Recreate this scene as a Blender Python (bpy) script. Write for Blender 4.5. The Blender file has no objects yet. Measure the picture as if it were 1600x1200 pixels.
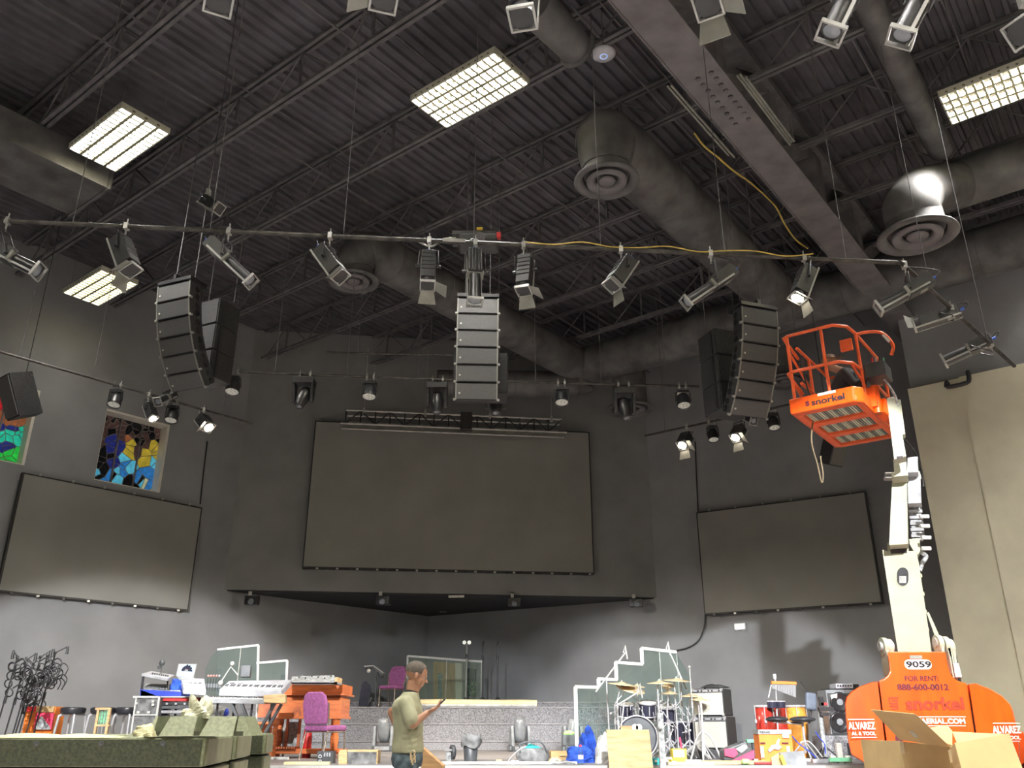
import bpy, math, random
from mathutils import Vector, Matrix
R = random.Random(7)
SC = bpy.context.scene
COL = SC.collection
rad = math.radians
# ---------------------------------------------------------------- camera, world, exposure
F = 1339.0; PIT = rad(21.8); CZ = 1.25
cp, sp = math.cos(PIT), math.sin(PIT)
cam_d = bpy.data.cameras.new('camera'); cam = bpy.data.objects.new('camera', cam_d); COL.objects.link(cam)
cam.location = (0, 0, CZ); cam.rotation_euler = (math.pi/2 + PIT, 0, 0)
cam_d.sensor_fit = 'HORIZONTAL'; cam_d.sensor_width = 36; cam_d.lens = 36*F/1600; cam_d.clip_end = 200
SC.camera = cam
w = bpy.data.worlds.new('world'); SC.world = w; w.use_nodes = True
w.node_tree.nodes['Background'].inputs[0].default_value = (.6, .65, .7, 1)
w.node_tree.nodes['Background'].inputs[1].default_value = .05
SC.view_settings.view_transform = 'Standard'; SC.view_settings.look = 'None'
SC.view_settings.gamma = 1; SC.view_settings.use_curve_mapping = False
SC.view_settings.exposure = 0.0
SC.cycles.max_bounces = 8; SC.cycles.diffuse_bounces = 5; SC.cycles.sample_clamp_indirect = 4
K = 1.37          # ceiling scale
TROFFER_W = 750.0
FRONT_W = 8200.0
SPOT_W = 2200.0

# ---------------------------------------------------------------- pixel -> point helpers
def ray(px, py):
    u = (px-800)/F; v = (600-py)/F
    return Vector((u, cp - v*sp, sp + v*cp))
def P(px, py, Y):
    r = ray(px, py); r = r*(Y/r.y); r.z += CZ; return r
def PZ(px, py, z):
    r = ray(px, py); r = r*((z-CZ)/r.z); r.z += CZ; return r
def PL(px, py, p0, n):
    r = ray(px, py); o = Vector((0, 0, CZ)); k = (Vector(p0)-o).dot(n)/r.dot(n); return o + r*k
def proj(p):
    x, y, z = p[0], p[1], p[2]-CZ
    d = y*cp + z*sp; return (800+F*x/d, 600 - F*(z*cp - y*sp)/d)
def lin(c):
    if isinstance(c, str):
        c = [int(c[i:i+2], 16)/255 for i in (0, 2, 4)]
        return tuple((x/12.92 if x <= .04045 else ((x+.055)/1.055)**2.4) for x in c)
    return tuple(c)

# ---------------------------------------------------------------- materials
MATS = {}
def mat(name, col, rough=.6, metal=0, var=.12, scale=6, bump=.0, emis=None, alpha=None, spec=None, speck=None, streak=None, coat=0):
    if name in MATS: return MATS[name]
    m = bpy.data.materials.new(name); m.use_nodes = True; nt = m.node_tree; N = nt.nodes; L = nt.links
    b = N['Principled BSDF']; c = lin(col)
    b.inputs['Roughness'].default_value = rough; b.inputs['Metallic'].default_value = metal
    if spec is not None: b.inputs['Specular IOR Level'].default_value = spec
    if coat: b.inputs['Coat Weight'].default_value = coat
    tc = N.new('ShaderNodeTexCoord'); nz = N.new('ShaderNodeTexNoise'); nz.inputs['Scale'].default_value = scale
    nz.inputs['Detail'].default_value = 5
    if streak:
        mp = N.new('ShaderNodeMapping'); mp.inputs['Scale'].default_value = streak
        L.new(tc.outputs['Object'], mp.inputs[0]); L.new(mp.outputs[0], nz.inputs['Vector'])
    else: L.new(tc.outputs['Object'], nz.inputs['Vector'])
    mx = N.new('ShaderNodeMix'); mx.data_type = 'RGBA'
    mx.inputs[6].default_value = (*[max(0, x*(1-var*2)) for x in c], 1); mx.inputs[7].default_value = (*[min(1, x*(1+var*2)) for x in c], 1)
    if speck: mx.inputs[7].default_value = (*lin(speck), 1)
    cr = N.new('ShaderNodeMapRange'); cr.inputs[1].default_value = .3; cr.inputs[2].default_value = .7
    L.new(nz.outputs[0], cr.inputs[0]); L.new(cr.outputs[0], mx.inputs[0]); L.new(mx.outputs[2], b.inputs['Base Color'])
    if bump:
        bp = N.new('ShaderNodeBump'); bp.inputs['Strength'].default_value = bump; bp.inputs['Distance'].default_value = .01
        L.new(nz.outputs[0], bp.inputs['Height']); L.new(bp.outputs[0], b.inputs['Normal'])
    if emis:
        b.inputs['Emission Color'].default_value = (*lin(emis[0]), 1); b.inputs['Emission Strength'].default_value = emis[1]
    if alpha is not None: b.inputs['Alpha'].default_value = alpha
    MATS[name] = m; return m
def M(n): return MATS[n]
mat('deck paint', (.098, .092, .104), .75, var=.15, scale=2, bump=.1)
mat('steel paint', (.12, .115, .12), .6, var=.15, scale=5)
mat('beam paint', (.15, .14, .145), .7, var=.12, scale=3)
mat('duct paint', (.105, .102, .102), .65, var=.22, scale=2.5, bump=.1)
mat('black wall paint', (.25, .252, .262), .65, var=.06, scale=1.1, bump=.05)
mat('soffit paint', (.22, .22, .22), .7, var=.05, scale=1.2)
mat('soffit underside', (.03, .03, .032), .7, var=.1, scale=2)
mat('cream wall paint', (.82, .78, .60), .7, var=.04, scale=1.5)
mat('led face', (.235, .23, .212), .55, var=.05, scale=.8)
mat('led frame', (.02, .02, .02), .5)
mat('black metal', (.022, .022, .024), .38, var=.2, scale=10, spec=.6)
mat('black gloss', (.02, .02, .022), .18, var=.1, spec=.7)
mat('bar metal', (.06, .055, .05), .45, metal=.5, var=.3, scale=8)
mat('white metal', (.5, .5, .47), .4, var=.05)
mat('chrome', (.72, .72, .74), .2, metal=.55, var=.05)
mat('dull steel', (.45, .45, .43), .35, metal=.55, var=.1)
mat('flap metal', (.28, .28, .25), .45, metal=.3, var=.1)
mat('grille metal', (.12, .12, .12), .5, metal=.4, var=.15, scale=150, bump=.3)
mat('cabinet black', (.03, .03, .032), .6, var=.2, scale=30, bump=.2)
mat('badge white', (.7, .68, .62), .4)
mat('troffer enamel', (.75, .73, .6), .35, var=.03)
mat('troffer louver', (.62, .60, .42), .25, metal=.6, var=.05)
mat('lamp glow', (1, .97, .85), .5, emis=((1, .95, .78), 14.0))
mat('spot lens lit', (1, .95, .85), .3, emis=((1, .86, .68), 40.0))
mat('par lens', (.55, .55, .5), .2, var=.4, scale=60, emis=((.8, .8, .7), .12))
mat('glass lens', (.25, .27, .3), .08, var=.1, spec=.8)
mat('blue connector', (.05, .12, .5), .4)
mat('red plastic', (.55, .03, .03), .45)
mat('pink red', (.75, .05, .12), .6)
mat('lift orange', 'DC4E08', .38, var=.10, scale=2.5, coat=.2, streak=(3, 3, .5))
mat('lift rail orange', (.80, .12, .03), .4, var=.08)
mat('lift cream', (.37, .37, .27), .45, var=.05, scale=4)
mat('decal black', (.015, .008, .012), .5)
mat('decal maroon', (.09, .01, .02), .5)
mat('decal white', (.80, .78, .68), .5)
mat('emboss orange', (.30, .03, .008), .5, var=.05)
mat('chain grey', (.33, .34, .34), .5, var=.3, scale=20)
mat('hose black', (.03, .03, .03), .5)
mat('cardboard', (.50, .33, .15), .85, var=.06, scale=6, bump=.05)
mat('cardboard inner', (.56, .40, .19), .85, var=.05, scale=6)
mat('tape', (.60, .48, .30), .3)
mat('olive plastic', (.045, .052, .028), .55, var=.22, scale=60, bump=.35, streak=None)  # olive darkened to carry the shade of the case fronts
mat('olive lid', (.20, .22, .13), .5, var=.12, scale=50, bump=.2)  # same olive lightened, the light on the case tops put into colour
mat('olive panel', (.20, .20, .12), .55, var=.08, scale=8)
mat('tan cloth', (.52, .50, .30), .9, var=.12, scale=7, bump=.3)
mat('clear plastic bag', (.70, .70, .50), .35, var=.25, scale=14, bump=.5)
mat('stage planks', (.20, .185, .18), .5, var=.22, scale=9, streak=(.3, 6, 1))
mat('stage fascia', (.42, .41, .39), .6, var=.05)
mat('house carpet', (.36, .34, .34), .95, var=.3, scale=60)
mat('tier carpet', (.10, .10, .108), .95, scale=55, speck=(.36, .35, .365), bump=.4)
mat('tier nosing', (.30, .28, .28), .7)
mat('purple fabric', (.28, .085, .22), .9, var=.12, scale=25, bump=.2)
mat('bronze tube', (.35, .28, .22), .35, metal=.8)
mat('organ wood', (.52, .13, .03), .4, var=.14, scale=4, streak=(1, 1, 7), coat=.2)
mat('organ dark wood', (.35, .085, .025), .45, var=.25, scale=6)
mat('light wood', (.55, .37, .18), .5, var=.14, scale=5, streak=(1, 1, 9))
mat('plywood', (.50, .30, .14), .6, var=.15, scale=5, streak=(.8, 1, 5))
mat('door wood', (.55, .36, .16), .45, var=.1, scale=4, streak=(6, 6, .6))
mat('cream vinyl', (.80, .66, .38), .5, var=.05)
mat('silver plastic', (.30, .30, .31), .35, metal=.2)
mat('white keys', (.6, .6, .6), .3)
mat('white plastic', (.42, .42, .45), .4)
mat('blue plastic', (.03, .06, .45), .4)
mat('blue cloth', (.02, .08, .48), .8, var=.3, scale=9, bump=.4)
mat('teal cloth', (.03, .40, .42), .8, var=.25, scale=9, bump=.4)
mat('grey cloth', (.16, .16, .16), .85, var=.3, scale=10, bump=.3)
mat('dark plastic', (.07, .075, .08), .4, var=.15)
mat('grey plastic', (.20, .21, .22), .35, var=.15)
mat('laptop screen', (.3, .42, .5), .3, emis=((.45, .75, .9), .35))
mat('screen dark', (.03, .03, .05), .2)
mat('brass', (.72, .58, .36), .35, metal=.35, var=.1, scale=20)
mat('amp tolex', (.03, .03, .03), .7, bump=.2, scale=80)
mat('amp cream', (.62, .61, .52), .8, var=.08, scale=120, bump=.2)
mat('amp grey cloth', (.40, .39, .34), .85, var=.1, scale=100, bump=.2)
mat('speaker cone', (.05, .05, .05), .5)
mat('toolbox orange', (.85, .22, .03), .55, var=.05)
mat('yellow', (.80, .60, .05), .5)
mat('green plastic', (.20, .55, .32), .5)
mat('lime', (.35, .8, .2), .6)
mat('drum red', (.35, .03, .02), .25, var=.3, scale=5, streak=(6, 6, 1), coat=.4)
mat('drum amber', (.75, .30, .05), .3, var=.2, coat=.3)
mat('drum head', (.7, .69, .64), .5)
mat('vinyl black', (.03, .03, .035), .3, bump=.1)
mat('seat blue grey', (.10, .12, .16), .6)
mat('skin', (.36, .185, .11), .5, var=.08, scale=12)
mat('hair', (.10, .085, .07), .95, var=.4, scale=220, bump=.6)
mat('tee khaki', (.31, .31, .20), .9, var=.10, scale=9, bump=.25)
mat('jeans', (.06, .085, .10), .9, var=.35, scale=16, bump=.2)
mat('dark clothes', (.03, .028, .03), .9)
mat('cap brown', (.16, .10, .07), .9)
mat('lead came', (.26, .23, .20), .5)
mat('reveal white', (.72, .69, .62), .7, var=.03)
mat('glowing housing white', (.8, .8, .78), .5, emis=((.9, .9, .88), .35))  # white emergency light housing, with a faint glow put into the material
mat('leaf', (.04, .20, .05), .6, var=.5, scale=12)
mat('concrete step', (.45, .44, .42), .8)
mat('paper', (.52, .52, .50), .7)
mat('stick pink', (.65, .25, .22), .6)
mat('tan strap', (.15, .11, .06), .7)
mat('yellow cable', (.62, .45, .10), .55)
g = bpy.data.materials.new('shield glass'); g.use_nodes = True
nt = g.node_tree; nt.nodes.clear()
o_ = nt.nodes.new('ShaderNodeOutputMaterial'); t_ = nt.nodes.new('ShaderNodeBsdfTransparent'); t_.inputs[0].default_value = (.90, .96, .945, 1)
gl = nt.nodes.new('ShaderNodeBsdfGlossy'); gl.inputs['Roughness'].default_value = .06; gl.inputs[0].default_value = (.8, .9, .88, 1)
df = nt.nodes.new('ShaderNodeBsdfDiffuse'); df.inputs[0].default_value = (.25, .36, .33, 1)
m1 = nt.nodes.new('ShaderNodeMixShader'); m1.inputs[0].default_value = .08; m2 = nt.nodes.new('ShaderNodeMixShader'); m2.inputs[0].default_value = .045
nt.links.new(t_.outputs[0], m1.inputs[1]); nt.links.new(gl.outputs[0], m1.inputs[2])
nt.links.new(m1.outputs[0], m2.inputs[1]); nt.links.new(df.outputs[0], m2.inputs[2]); nt.links.new(m2.outputs[0], o_.inputs[0])
MATS['shield glass'] = g

# ---------------------------------------------------------------- mesh builder (world coordinates)
SKEW = 0.0
class MB:
    def __init__(s): s.v = []; s.f = []; s.s = []
    def add(s, vs, fs, sm=False):
        n = len(s.v); s.v += [Vector(v) for v in vs]
        for f in fs: s.f.append([i+n for i in f]); s.s.append(sm)
        return s
    def box(s, c, d, rz=0, m=None):
        c = Vector(c); x, y, z = [k/2 for k in d]
        vs = [Vector(((i & 1 and x or -x), (i & 2 and y or -y), (i & 4 and z or -z))) for i in range(8)]
        r = m.to_3x3() if m is not None else Matrix.Rotation(rz, 3, 'Z')
        return s.add([c + r @ v for v in vs], [(0, 2, 3, 1), (4, 5, 7, 6), (0, 1, 5, 4), (2, 6, 7, 3), (0, 4, 6, 2), (1, 3, 7, 5)])
    def beam(s, a, b, wdt, h, up=(0, 0, 1)):
        a = Vector(a); b = Vector(b); d = (b-a); L = d.length; d.normalize(); upv = Vector(up)
        x = d.cross(upv)
        if x.length < 1e-3: x = Vector((1, 0, 0))
        x.normalize(); z = x.cross(d)
        m = Matrix((x, d, z)).transposed()
        return s.box((a+b)/2, (wdt, L, h), m=m)
    def cyl(s, a, b, r0, r1=None, n=12, caps=True):
        if r1 is None: r1 = r0
        a = Vector(a); b = Vector(b); d = (b-a).normalized()
        x = d.orthogonal().normalized(); y = d.cross(x)
        vs = []
        for c, r in ((a, r0), (b, r1)):
            for k in range(n):
                t = 2*math.pi*k/n; vs.append(c + (x*math.cos(t) + y*math.sin(t))*r)
        s.add(vs, [(k, (k+1) % n, n+(k+1) % n, n+k) for k in range(n)], True)
        if caps: s.add(vs, [tuple(range(n-1, -1, -1)), tuple(range(n, 2*n))])
        return s
    def tube(s, pts, r, n=8):
        pts = [Vector(p) for p in pts]; N = len(pts); vs = []; px_ = None
        for i, p in enumerate(pts):
            d = (pts[min(i+1, N-1)] - pts[max(i-1, 0)]).normalized()
            if px_ is None: x = d.orthogonal().normalized()
            else:
                x = px_ - d*px_.dot(d)
                x = x.normalized() if x.length > 1e-6 else d.orthogonal().normalized()
            px_ = x; y = d.cross(x)
            rr = r[i] if isinstance(r, (list, tuple)) else r
            for k in range(n):
                t = 2*math.pi*k/n; vs.append(p + (x*math.cos(t)+y*math.sin(t))*rr)
        fs = [(i*n+k, i*n+(k+1) % n, (i+1)*n+(k+1) % n, (i+1)*n+k) for i in range(N-1) for k in range(n)]
        s.add(vs, fs, True); s.add(vs, [tuple(range(n-1, -1, -1)), tuple(range((N-1)*n, N*n))])
        return s
    def lathe(s, prof, c, axis=(0, 0, 1), n=24, smooth=True):
        c = Vector(c); d = Vector(axis).normalized(); x = d.orthogonal().normalized(); y = d.cross(x); vs = []
        for (r, z) in prof:
            for k in range(n):
                t = 2*math.pi*k/n; vs.append(c + d*z + (x*math.cos(t)+y*math.sin(t))*max(r, 1e-4))
        fs = [(i*n+k, i*n+(k+1) % n, (i+1)*n+(k+1) % n, (i+1)*n+k) for i in range(len(prof)-1) for k in range(n)]
        return s.add(vs, fs, smooth)
    def ball(s, c, r, n=12, m=8, rot=None):
        if not isinstance(r, (tuple, list)): r = (r, r, r)
        c = Vector(c); vs = []; rt = rot or Matrix.Identity(3)
        for i in range(m+1):
            a = math.pi*i/m - math.pi/2
            for k in range(n):
                t = 2*math.pi*k/n
                vs.append(c + rt @ Vector((math.cos(a)*math.cos(t)*r[0], math.cos(a)*math.sin(t)*r[1], math.sin(a)*r[2])))
        return s.add(vs, [(i*n+k, i*n+(k+1) % n, (i+1)*n+(k+1) % n, (i+1)*n+k) for i in range(m) for k in range(n)], True)
    def loft(s, rings, cap=True, smooth=True):
        n = len(rings[0]); vs = [v for r_ in rings for v in r_]
        s.add(vs, [(i*n+k, i*n+(k+1) % n, (i+1)*n+(k+1) % n, (i+1)*n+k) for i in range(len(rings)-1) for k in range(n)], smooth)
        if cap: s.add(vs, [tuple(range(n-1, -1, -1)), tuple(range((len(rings)-1)*n, len(rings)*n))])
        return s
    def poly(s, pts, ext):      # polygon of world points, extruded by vector
        pts = [Vector(p) for p in pts]; n = len(pts); e = Vector(ext)
        return s.add(pts + [p+e for p in pts], [tuple(range(n)), tuple(range(2*n-1, n-1, -1))] + [(k, n+k, n+(k+1) % n, (k+1) % n) for k in range(n)])
    def pp(s, px, Y, depth):    # outline at distance Y given a real depth
        return s.poly([P(x, y, Y) for x, y in px], (depth*SKEW, depth, 0))
    def build(s, name, m, parent=None, bevel=0, kind=None, label=None, seg=2):
        me = bpy.data.meshes.new(name)
        inv = None
        if parent is not None:
            root = parent
            while root.parent: root = root.parent
            inv = root.matrix_basis.inverted()
        vs = [inv @ v for v in s.v] if inv else s.v
        me.from_pydata([tuple(v) for v in vs], [], s.f); me.update()
        me.polygons.foreach_set('use_smooth', s.s)
        me.materials.append(M(m) if isinstance(m, str) else m)
        import bmesh
        b = bmesh.new(); b.from_mesh(me); bmesh.ops.recalc_face_normals(b, faces=b.faces); b.to_mesh(me); b.free()
        o = bpy.data.objects.new(name, me); COL.objects.link(o)
        if parent is not None: o.parent = parent
        if bevel:
            md = o.modifiers.new('bevel', 'BEVEL'); md.width = bevel; md.segments = seg; md.limit_method = 'ANGLE'
        if kind: o['kind'] = kind
        if label: o['label'] = label
        return o
def tag(o, label, cat, group=None, kind=None):
    o['label'] = label; o['category'] = cat
    if group: o['group'] = group
    if kind: o['kind'] = kind
    return o
def thing(name, label, cat, loc, rz=0, group=None):
    o = bpy.data.objects.new(name, None); COL.objects.link(o); o.empty_display_size = .1
    o.matrix_basis = Matrix.Translation(Vector(loc)) @ Matrix.Rotation(rz, 4, 'Z')
    return tag(o, label, cat, group)
def struct(name, mb, m, parent=None, **k):
    o = mb.build(name, m, parent, **k)
    if parent is None: o['kind'] = 'structure'
    return o
def text(name, s, m, parent, tl, tr, height, back, bold=.0, ext=.004, centre=None):
    """lettering between two world points, on the surface whose outward normal is back"""
    cu = bpy.data.curves.new(name, 'FONT'); cu.body = s; cu.size = 1; cu.offset = bold; cu.extrude = .02; cu.resolution_u = 3
    to = bpy.data.objects.new(name, cu); COL.objects.link(to)
    bpy.context.view_layer.update()
    me = bpy.data.meshes.new_from_object(to.evaluated_get(bpy.context.evaluated_depsgraph_get()))
    bpy.data.objects.remove(to); bpy.data.curves.remove(cu)
    xs = [v.co.x for v in me.vertices]; ys = [v.co.y for v in me.vertices]
    x0, x1, y0, y1 = min(xs), max(xs), min(ys), max(ys)
    tl = Vector(tl); tr = Vector(tr); X = tr-tl; n = Vector(back).normalized(); Z = n.cross(X).normalized()
    if Z.z < 0: Z = -Z
    root = parent
    while root.parent: root = root.parent
    inv = root.matrix_basis.inverted()
    for v in me.vertices:
        a = (v.co.x-x0)/(x1-x0); b = (v.co.y-y1)/(y1-y0)
        v.co = inv @ (tl + X*a + Z*b*height + n*(ext*(1 if v.co.z > 0 else 0)))
    me.materials.clear(); me.materials.append(M(m))
    o = bpy.data.objects.new(name, me); COL.objects.link(o); o.parent = parent
    return o
def bez(pts, n=6):
    """smooth catmull-rom through points"""
    pts = [Vector(p) for p in pts]; out = []
    q = [pts[0]*2-pts[1]] + pts + [pts[-1]*2-pts[-2]]
    for i in range(1, len(q)-2):
        for k in range(n):
            t = k/n; a, b, c, d = q[i-1:i+3]
            out.append(.5*((2*b) + (c-a)*t + (2*a-5*b+4*c-d)*t*t + (3*b-a-3*c+d)*t**3))
    return out + [pts[-1]]
def cloth(mb, c, sx, sy, h, n=12, seed=1, rz=0):
    """crumpled heap of fabric with a closed underside"""
    r = random.Random(seed); c = Vector(c); vs = []; rot = Matrix.Rotation(rz, 3, 'Z')
    ph = [(r.uniform(2, 9), r.uniform(2, 9), r.uniform(0, 6)) for _ in range(6)]
    for i in range(n+1):
        for j in range(n+1):
            a = i/n*2-1; b = j/n*2-1; q = max(0, 1-max(abs(a), abs(b))**3)
            wob = sum(math.sin(a*p[0]+b*p[1]+p[2]) for p in ph)/6
            z = h*q*(.62+.55*wob) + (.004 if q > 0 else 0)
            k = 1+.15*math.sin(4*math.atan2(b, a)+ph[0][2])
            vs.append(c + rot @ Vector((a*sx/2*k, b*sy/2*k, max(z, 0))))
    m = n+1; fs = [(i*m+j, i*m+j+1, (i+1)*m+j+1, (i+1)*m+j) for i in range(n) for j in range(n)]
    mb.add(vs, fs, True)
    rim = [i*m for i in range(m)] + [n*m+j for j in range(1, m)] + [i*m+n for i in range(n-1, -1, -1)] + [j for j in range(n-1, 0, -1)]
    mb.add([vs[i]-Vector((0, 0, .004)) for i in rim], [tuple(range(len(rim)))])
    return mb
def crumple(mb, c, rx, ry, rz, seed=1, n=18, m=12, amp=.22):
    """crumpled rounded heap resting flat on c.z"""
    r = random.Random(seed); c = Vector(c); vs = []; ph = [(r.uniform(2, 8), r.uniform(2, 8), r.uniform(0, 6.28)) for _ in range(7)]
    for i in range(m+1):
        a = (math.pi/2)*i/m
        for k in range(n):
            t = 2*math.pi*k/n; d = Vector((math.cos(a)*math.cos(t), math.cos(a)*math.sin(t), math.sin(a)))
            q = 1+amp*sum(math.sin(d.x*p[0]+d.z*p[1]+d.y*p[0]*.7+p[2]) for p in ph)/3 + r.uniform(-.05, .05)
            vs.append(c+Vector((d.x*rx*q, d.y*ry*q, max(0, d.z*rz*q))))
    mb.add(vs, [(i*n+k, i*n+(k+1) % n, (i+1)*n+(k+1) % n, (i+1)*n+k) for i in range(m) for k in range(n)], False)
    mb.add([vs[k] for k in range(n)], [tuple(range(n-1, -1, -1))]); return mb
UH, VH = rad(38), rad(-52)
U = Vector((math.sin(UH), math.cos(UH), 0)); V = Vector((math.sin(VH), math.cos(VH), 0)); ZV = Vector((0, 0, 1))
# ================================================================ THE SETTING
DECK = CZ+7.42*K; JB = CZ+6.8*K
LB = Vector((-7.06, 21.4, 0)); RB = Vector((3.77, 22.8, 0))
dL = Vector((math.sin(rad(41)), math.cos(rad(41)), 0)); nL = Vector((dL.y, -dL.x, 0))     # along / into the room
dR = Vector((-math.sin(rad(58.7)), math.cos(rad(58.7)), 0)); nR = Vector((-dR.y, dR.x, 0))
def isect(p, d, q, e):
    k = ((q.x-p.x)*e.y-(q.y-p.y)*e.x)/(d.x*e.y-d.y*e.x); return p + d*k
COR = isect(LB, dL, RB, dR)
L_END = LB - dL*15.0; R_END = RB - dR*15.0
fl = MB().poly([(-18, -9, -.1), (18, -9, -.1), (18, 30, -.1), (-18, 30, -.1)], (0, 0, .1))
struct('floor', fl, 'house carpet')
def wall_holes(mb, p0, d, n, s0, s1, z0, z1, holes, th=.35):
    """wall along d from p0; holes = (sa, sb, za, zb); the solid is behind the face (-n)"""
    ss = sorted({s0, s1} | {h[0] for h in holes} | {h[1] for h in holes}); zs = sorted({z0, z1} | {h[2] for h in holes} | {h[3] for h in holes})
    for a, b in zip(ss, ss[1:]):
        for c, e in zip(zs, zs[1:]):
            if any(h[0] <= (a+b)/2 <= h[1] and h[2] <= (c+e)/2 <= h[3] for h in holes): continue
            q = [p0+d*a+ZV*c, p0+d*b+ZV*c, p0+d*b+ZV*e, p0+d*a+ZV*e]
            mb.poly(q, -n*th)
    return mb
def sL(px, py):
    p = PL(px, py, LB, nL); return (p-LB).dot(dL), p.z
def sR(px, py):
    p = PL(px, py, RB, nR); return (p-RB).dot(dR), p.z
# stained glass openings in the left wall
w2a, zb2 = sL(150, 750); w2b, _ = sL(258, 715); _, zt2 = sL(163, 637); w2a = (sL(156, 700)[0])
w1b, _ = sL(50, 672); _, zt1 = sL(60, 604); _, zb1 = sL(36, 731)
w1a = w1b - (w2b-w2a)
holesL = [(w2a, w2b, zb2, zt2), (w1a, w1b, zb2, zt2)]
lw = wall_holes(MB(), LB, dL, nL, -15, (COR-LB).dot(dL)+.3, 0, DECK+.1, holesL)
struct('wall_left', lw, 'black wall paint')
# right wall with a doorway near the corner
da = sR(712, 1060)[0]; db = sR(676, 1060)[0]; LCOR = (COR-RB).dot(dR)
STG = CZ-.47; UPS = CZ+.43
doorh = [(min(da, LCOR-.35), LCOR-.2, UPS, UPS+2.05)] if False else []
rw = wall_holes(MB(), RB, dR, nR, -15, LCOR+.2, 0, DECK+.1, doorh)
struct('wall_right', rw, 'black wall paint')
cr0 = P(1457, 820, 17.0); cr0.z = 0
zc = P(1440, 608, 17.0).z
q1 = cr0 - V*1.02; q2 = cr0 - V*2.9; q3 = cr0-V*9.5
cw = MB()
cw.poly([cr0, q1, q1+ZV*zc, cr0+ZV*zc], U*.3)
q1b = q1 - U*.07
cw.poly([q1b, q2-U*.07, q2-U*.07+ZV*zc, q1b+ZV*zc], U*.37)
cw.poly([q2-U*.02, q3-U*.02, q3-U*.02+ZV*zc, q2-U*.02+ZV*zc], U*.32)
struct('wall_cream', cw, 'cream wall paint')
b2 = MB().poly([cr0+ZV*(zc+.005)+U*.3, q3+ZV*(zc+.005)+U*.3, q3+ZV*(DECK+.1)+U*.3, cr0+ZV*(DECK+.1)+U*.3], U*.3)
struct('wall_bulkhead', b2, 'black wall paint')
# rest of the room, behind the camera
rest = MB()
wl = [L_END, Vector((L_END.x, -8, 0))]
rest.poly([L_END, Vector((L_END.x, -8, 0)), Vector((L_END.x, -8, DECK)), L_END+ZV*DECK], (-.3, 0, 0))
struct('wall_west', rest, 'black wall paint')
rs = MB(); rs.poly([q3, Vector((q3.x, -8, 0)), Vector((q3.x, -8, DECK)), q3+ZV*DECK], (.3, 0, 0))
struct('wall_east', rs, 'cream wall paint')
rs = MB(); rs.poly([(L_END.x, -8, 0), (q3.x, -8, 0), (q3.x, -8, DECK), (L_END.x, -8, DECK)], (0, -.3, 0))
struct('wall_south', rs, 'cream wall paint')
# ---- ceiling: ribbed steel deck, ribs run along U
ce = MB(); pit = .205; W0 = -24; n = int(50/pit)
sec = [(0, 0), (.06, 0), (.08, .065), (.185, .065), (.205, 0)]
def dk(u, vv, z): return U*u + V*vv + ZV*(DECK+z)
row = []
for i in range(n):
    for k in range(4):
        row.append((W0+i*pit+sec[k][0], sec[k][1]))
vs = [dk(-14, a, z) for a, z in row] + [dk(40, a, z) for a, z in row]; m_ = len(row)
ce.add(vs, [(k, k+1, m_+k+1, m_+k) for k in range(m_-1)])
ce.poly([dk(-14, W0, .1), dk(40, W0, .1), dk(40, 26, .1), dk(-14, 26, .1)], (0, 0, .05))
ceil_o = struct('ceiling', ce, 'deck paint')
# joists along V
def inside(p):
    if p.y < -7.7 or p.x < L_END.x+.1 or p.x > q3.x-.1: return False
    if (p-LB).dot(nL) < .05 and p.y > L_END.y: return False
    if (p-RB).dot(nR) < .05: return False
    if (p-cr0).dot(-U) < -.25 and (p-cr0).dot(-V) > 0: return False
    return True
for k in range(-7, 12):
    s = (3.21+1.524*k)*K
    ts = [t/10 for t in range(-220, 220) if inside(U*s+V*(t/10))]
    if len(ts) < 10: continue
    t0, t1 = min(ts), max(ts)
    if t1-t0 < 2: continue
    tc_ = MB(); bc = MB(); wb = MB()
    for sd in (-.048, .048):
        tc_.beam(U*(s+sd)+V*t0+ZV*(DECK-.03), U*(s+sd)+V*t1+ZV*(DECK-.03), .055, .065)
        bc.beam(U*(s+sd)+V*t0+ZV*(JB+.02), U*(s+sd)+V*t1+ZV*(JB+.02), .06, .065)
    t = t0; up = False
    while t < t1-.95:
        a = U*s+V*t+ZV*(JB+.03); b = U*s+V*(t+.84)+ZV*(DECK-.05); c = U*s+V*(t+1.68)+ZV*(JB+.03)
        wb.cyl(a, b, .019, n=5, caps=False); wb.beam(U*s+V*(t+.84)+ZV*(JB+.03), b, .04, .04, up=U)
        if t+1.68 < t1: wb.cyl(b, c, .019, n=5, caps=False)
        t += 1.68
    j = bc.build('joist', 'steel paint', ceil_o)
    tc_.build('top_chord', 'steel paint', j); wb.build('web', 'steel paint', j)
# bridging rods along U between joists
for vv in (-9.5, -6.6, -3.7, -.8, 2.1, 5.0, 7.9, 10.8):
    ts = [t/5 for t in range(-50, 140) if inside(U*(t/5)+V*vv)]
    if not ts: continue
    a, b = min(ts), max(ts)
    MB().beam(U*a+V*vv+ZV*(JB+.06), U*b+V*vv+ZV*(JB+.06), .025, .025).beam(U*a+V*vv+ZV*(DECK-.06), U*b+V*vv+ZV*(DECK-.06), .025, .025).build('bridging_rod', 'steel paint', ceil_o)
for vv in (-2.4, .9, 4.1):
    for k in range(0, 9):
        s = (3.21+1.524*k)*K
        if inside(U*s+V*vv) and inside(U*(s+1.5*K)+V*vv):
            MB().cyl(U*s+V*vv+ZV*(JB+.04), U*(s+1.524*K)+V*vv+ZV*(DECK-.06), .011, n=5).cyl(U*s+V*vv+ZV*(DECK-.06), U*(s+1.524*K)+V*vv+ZV*(JB+.04), .011, n=5).build('cross_brace', 'steel paint', ceil_o)
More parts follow.
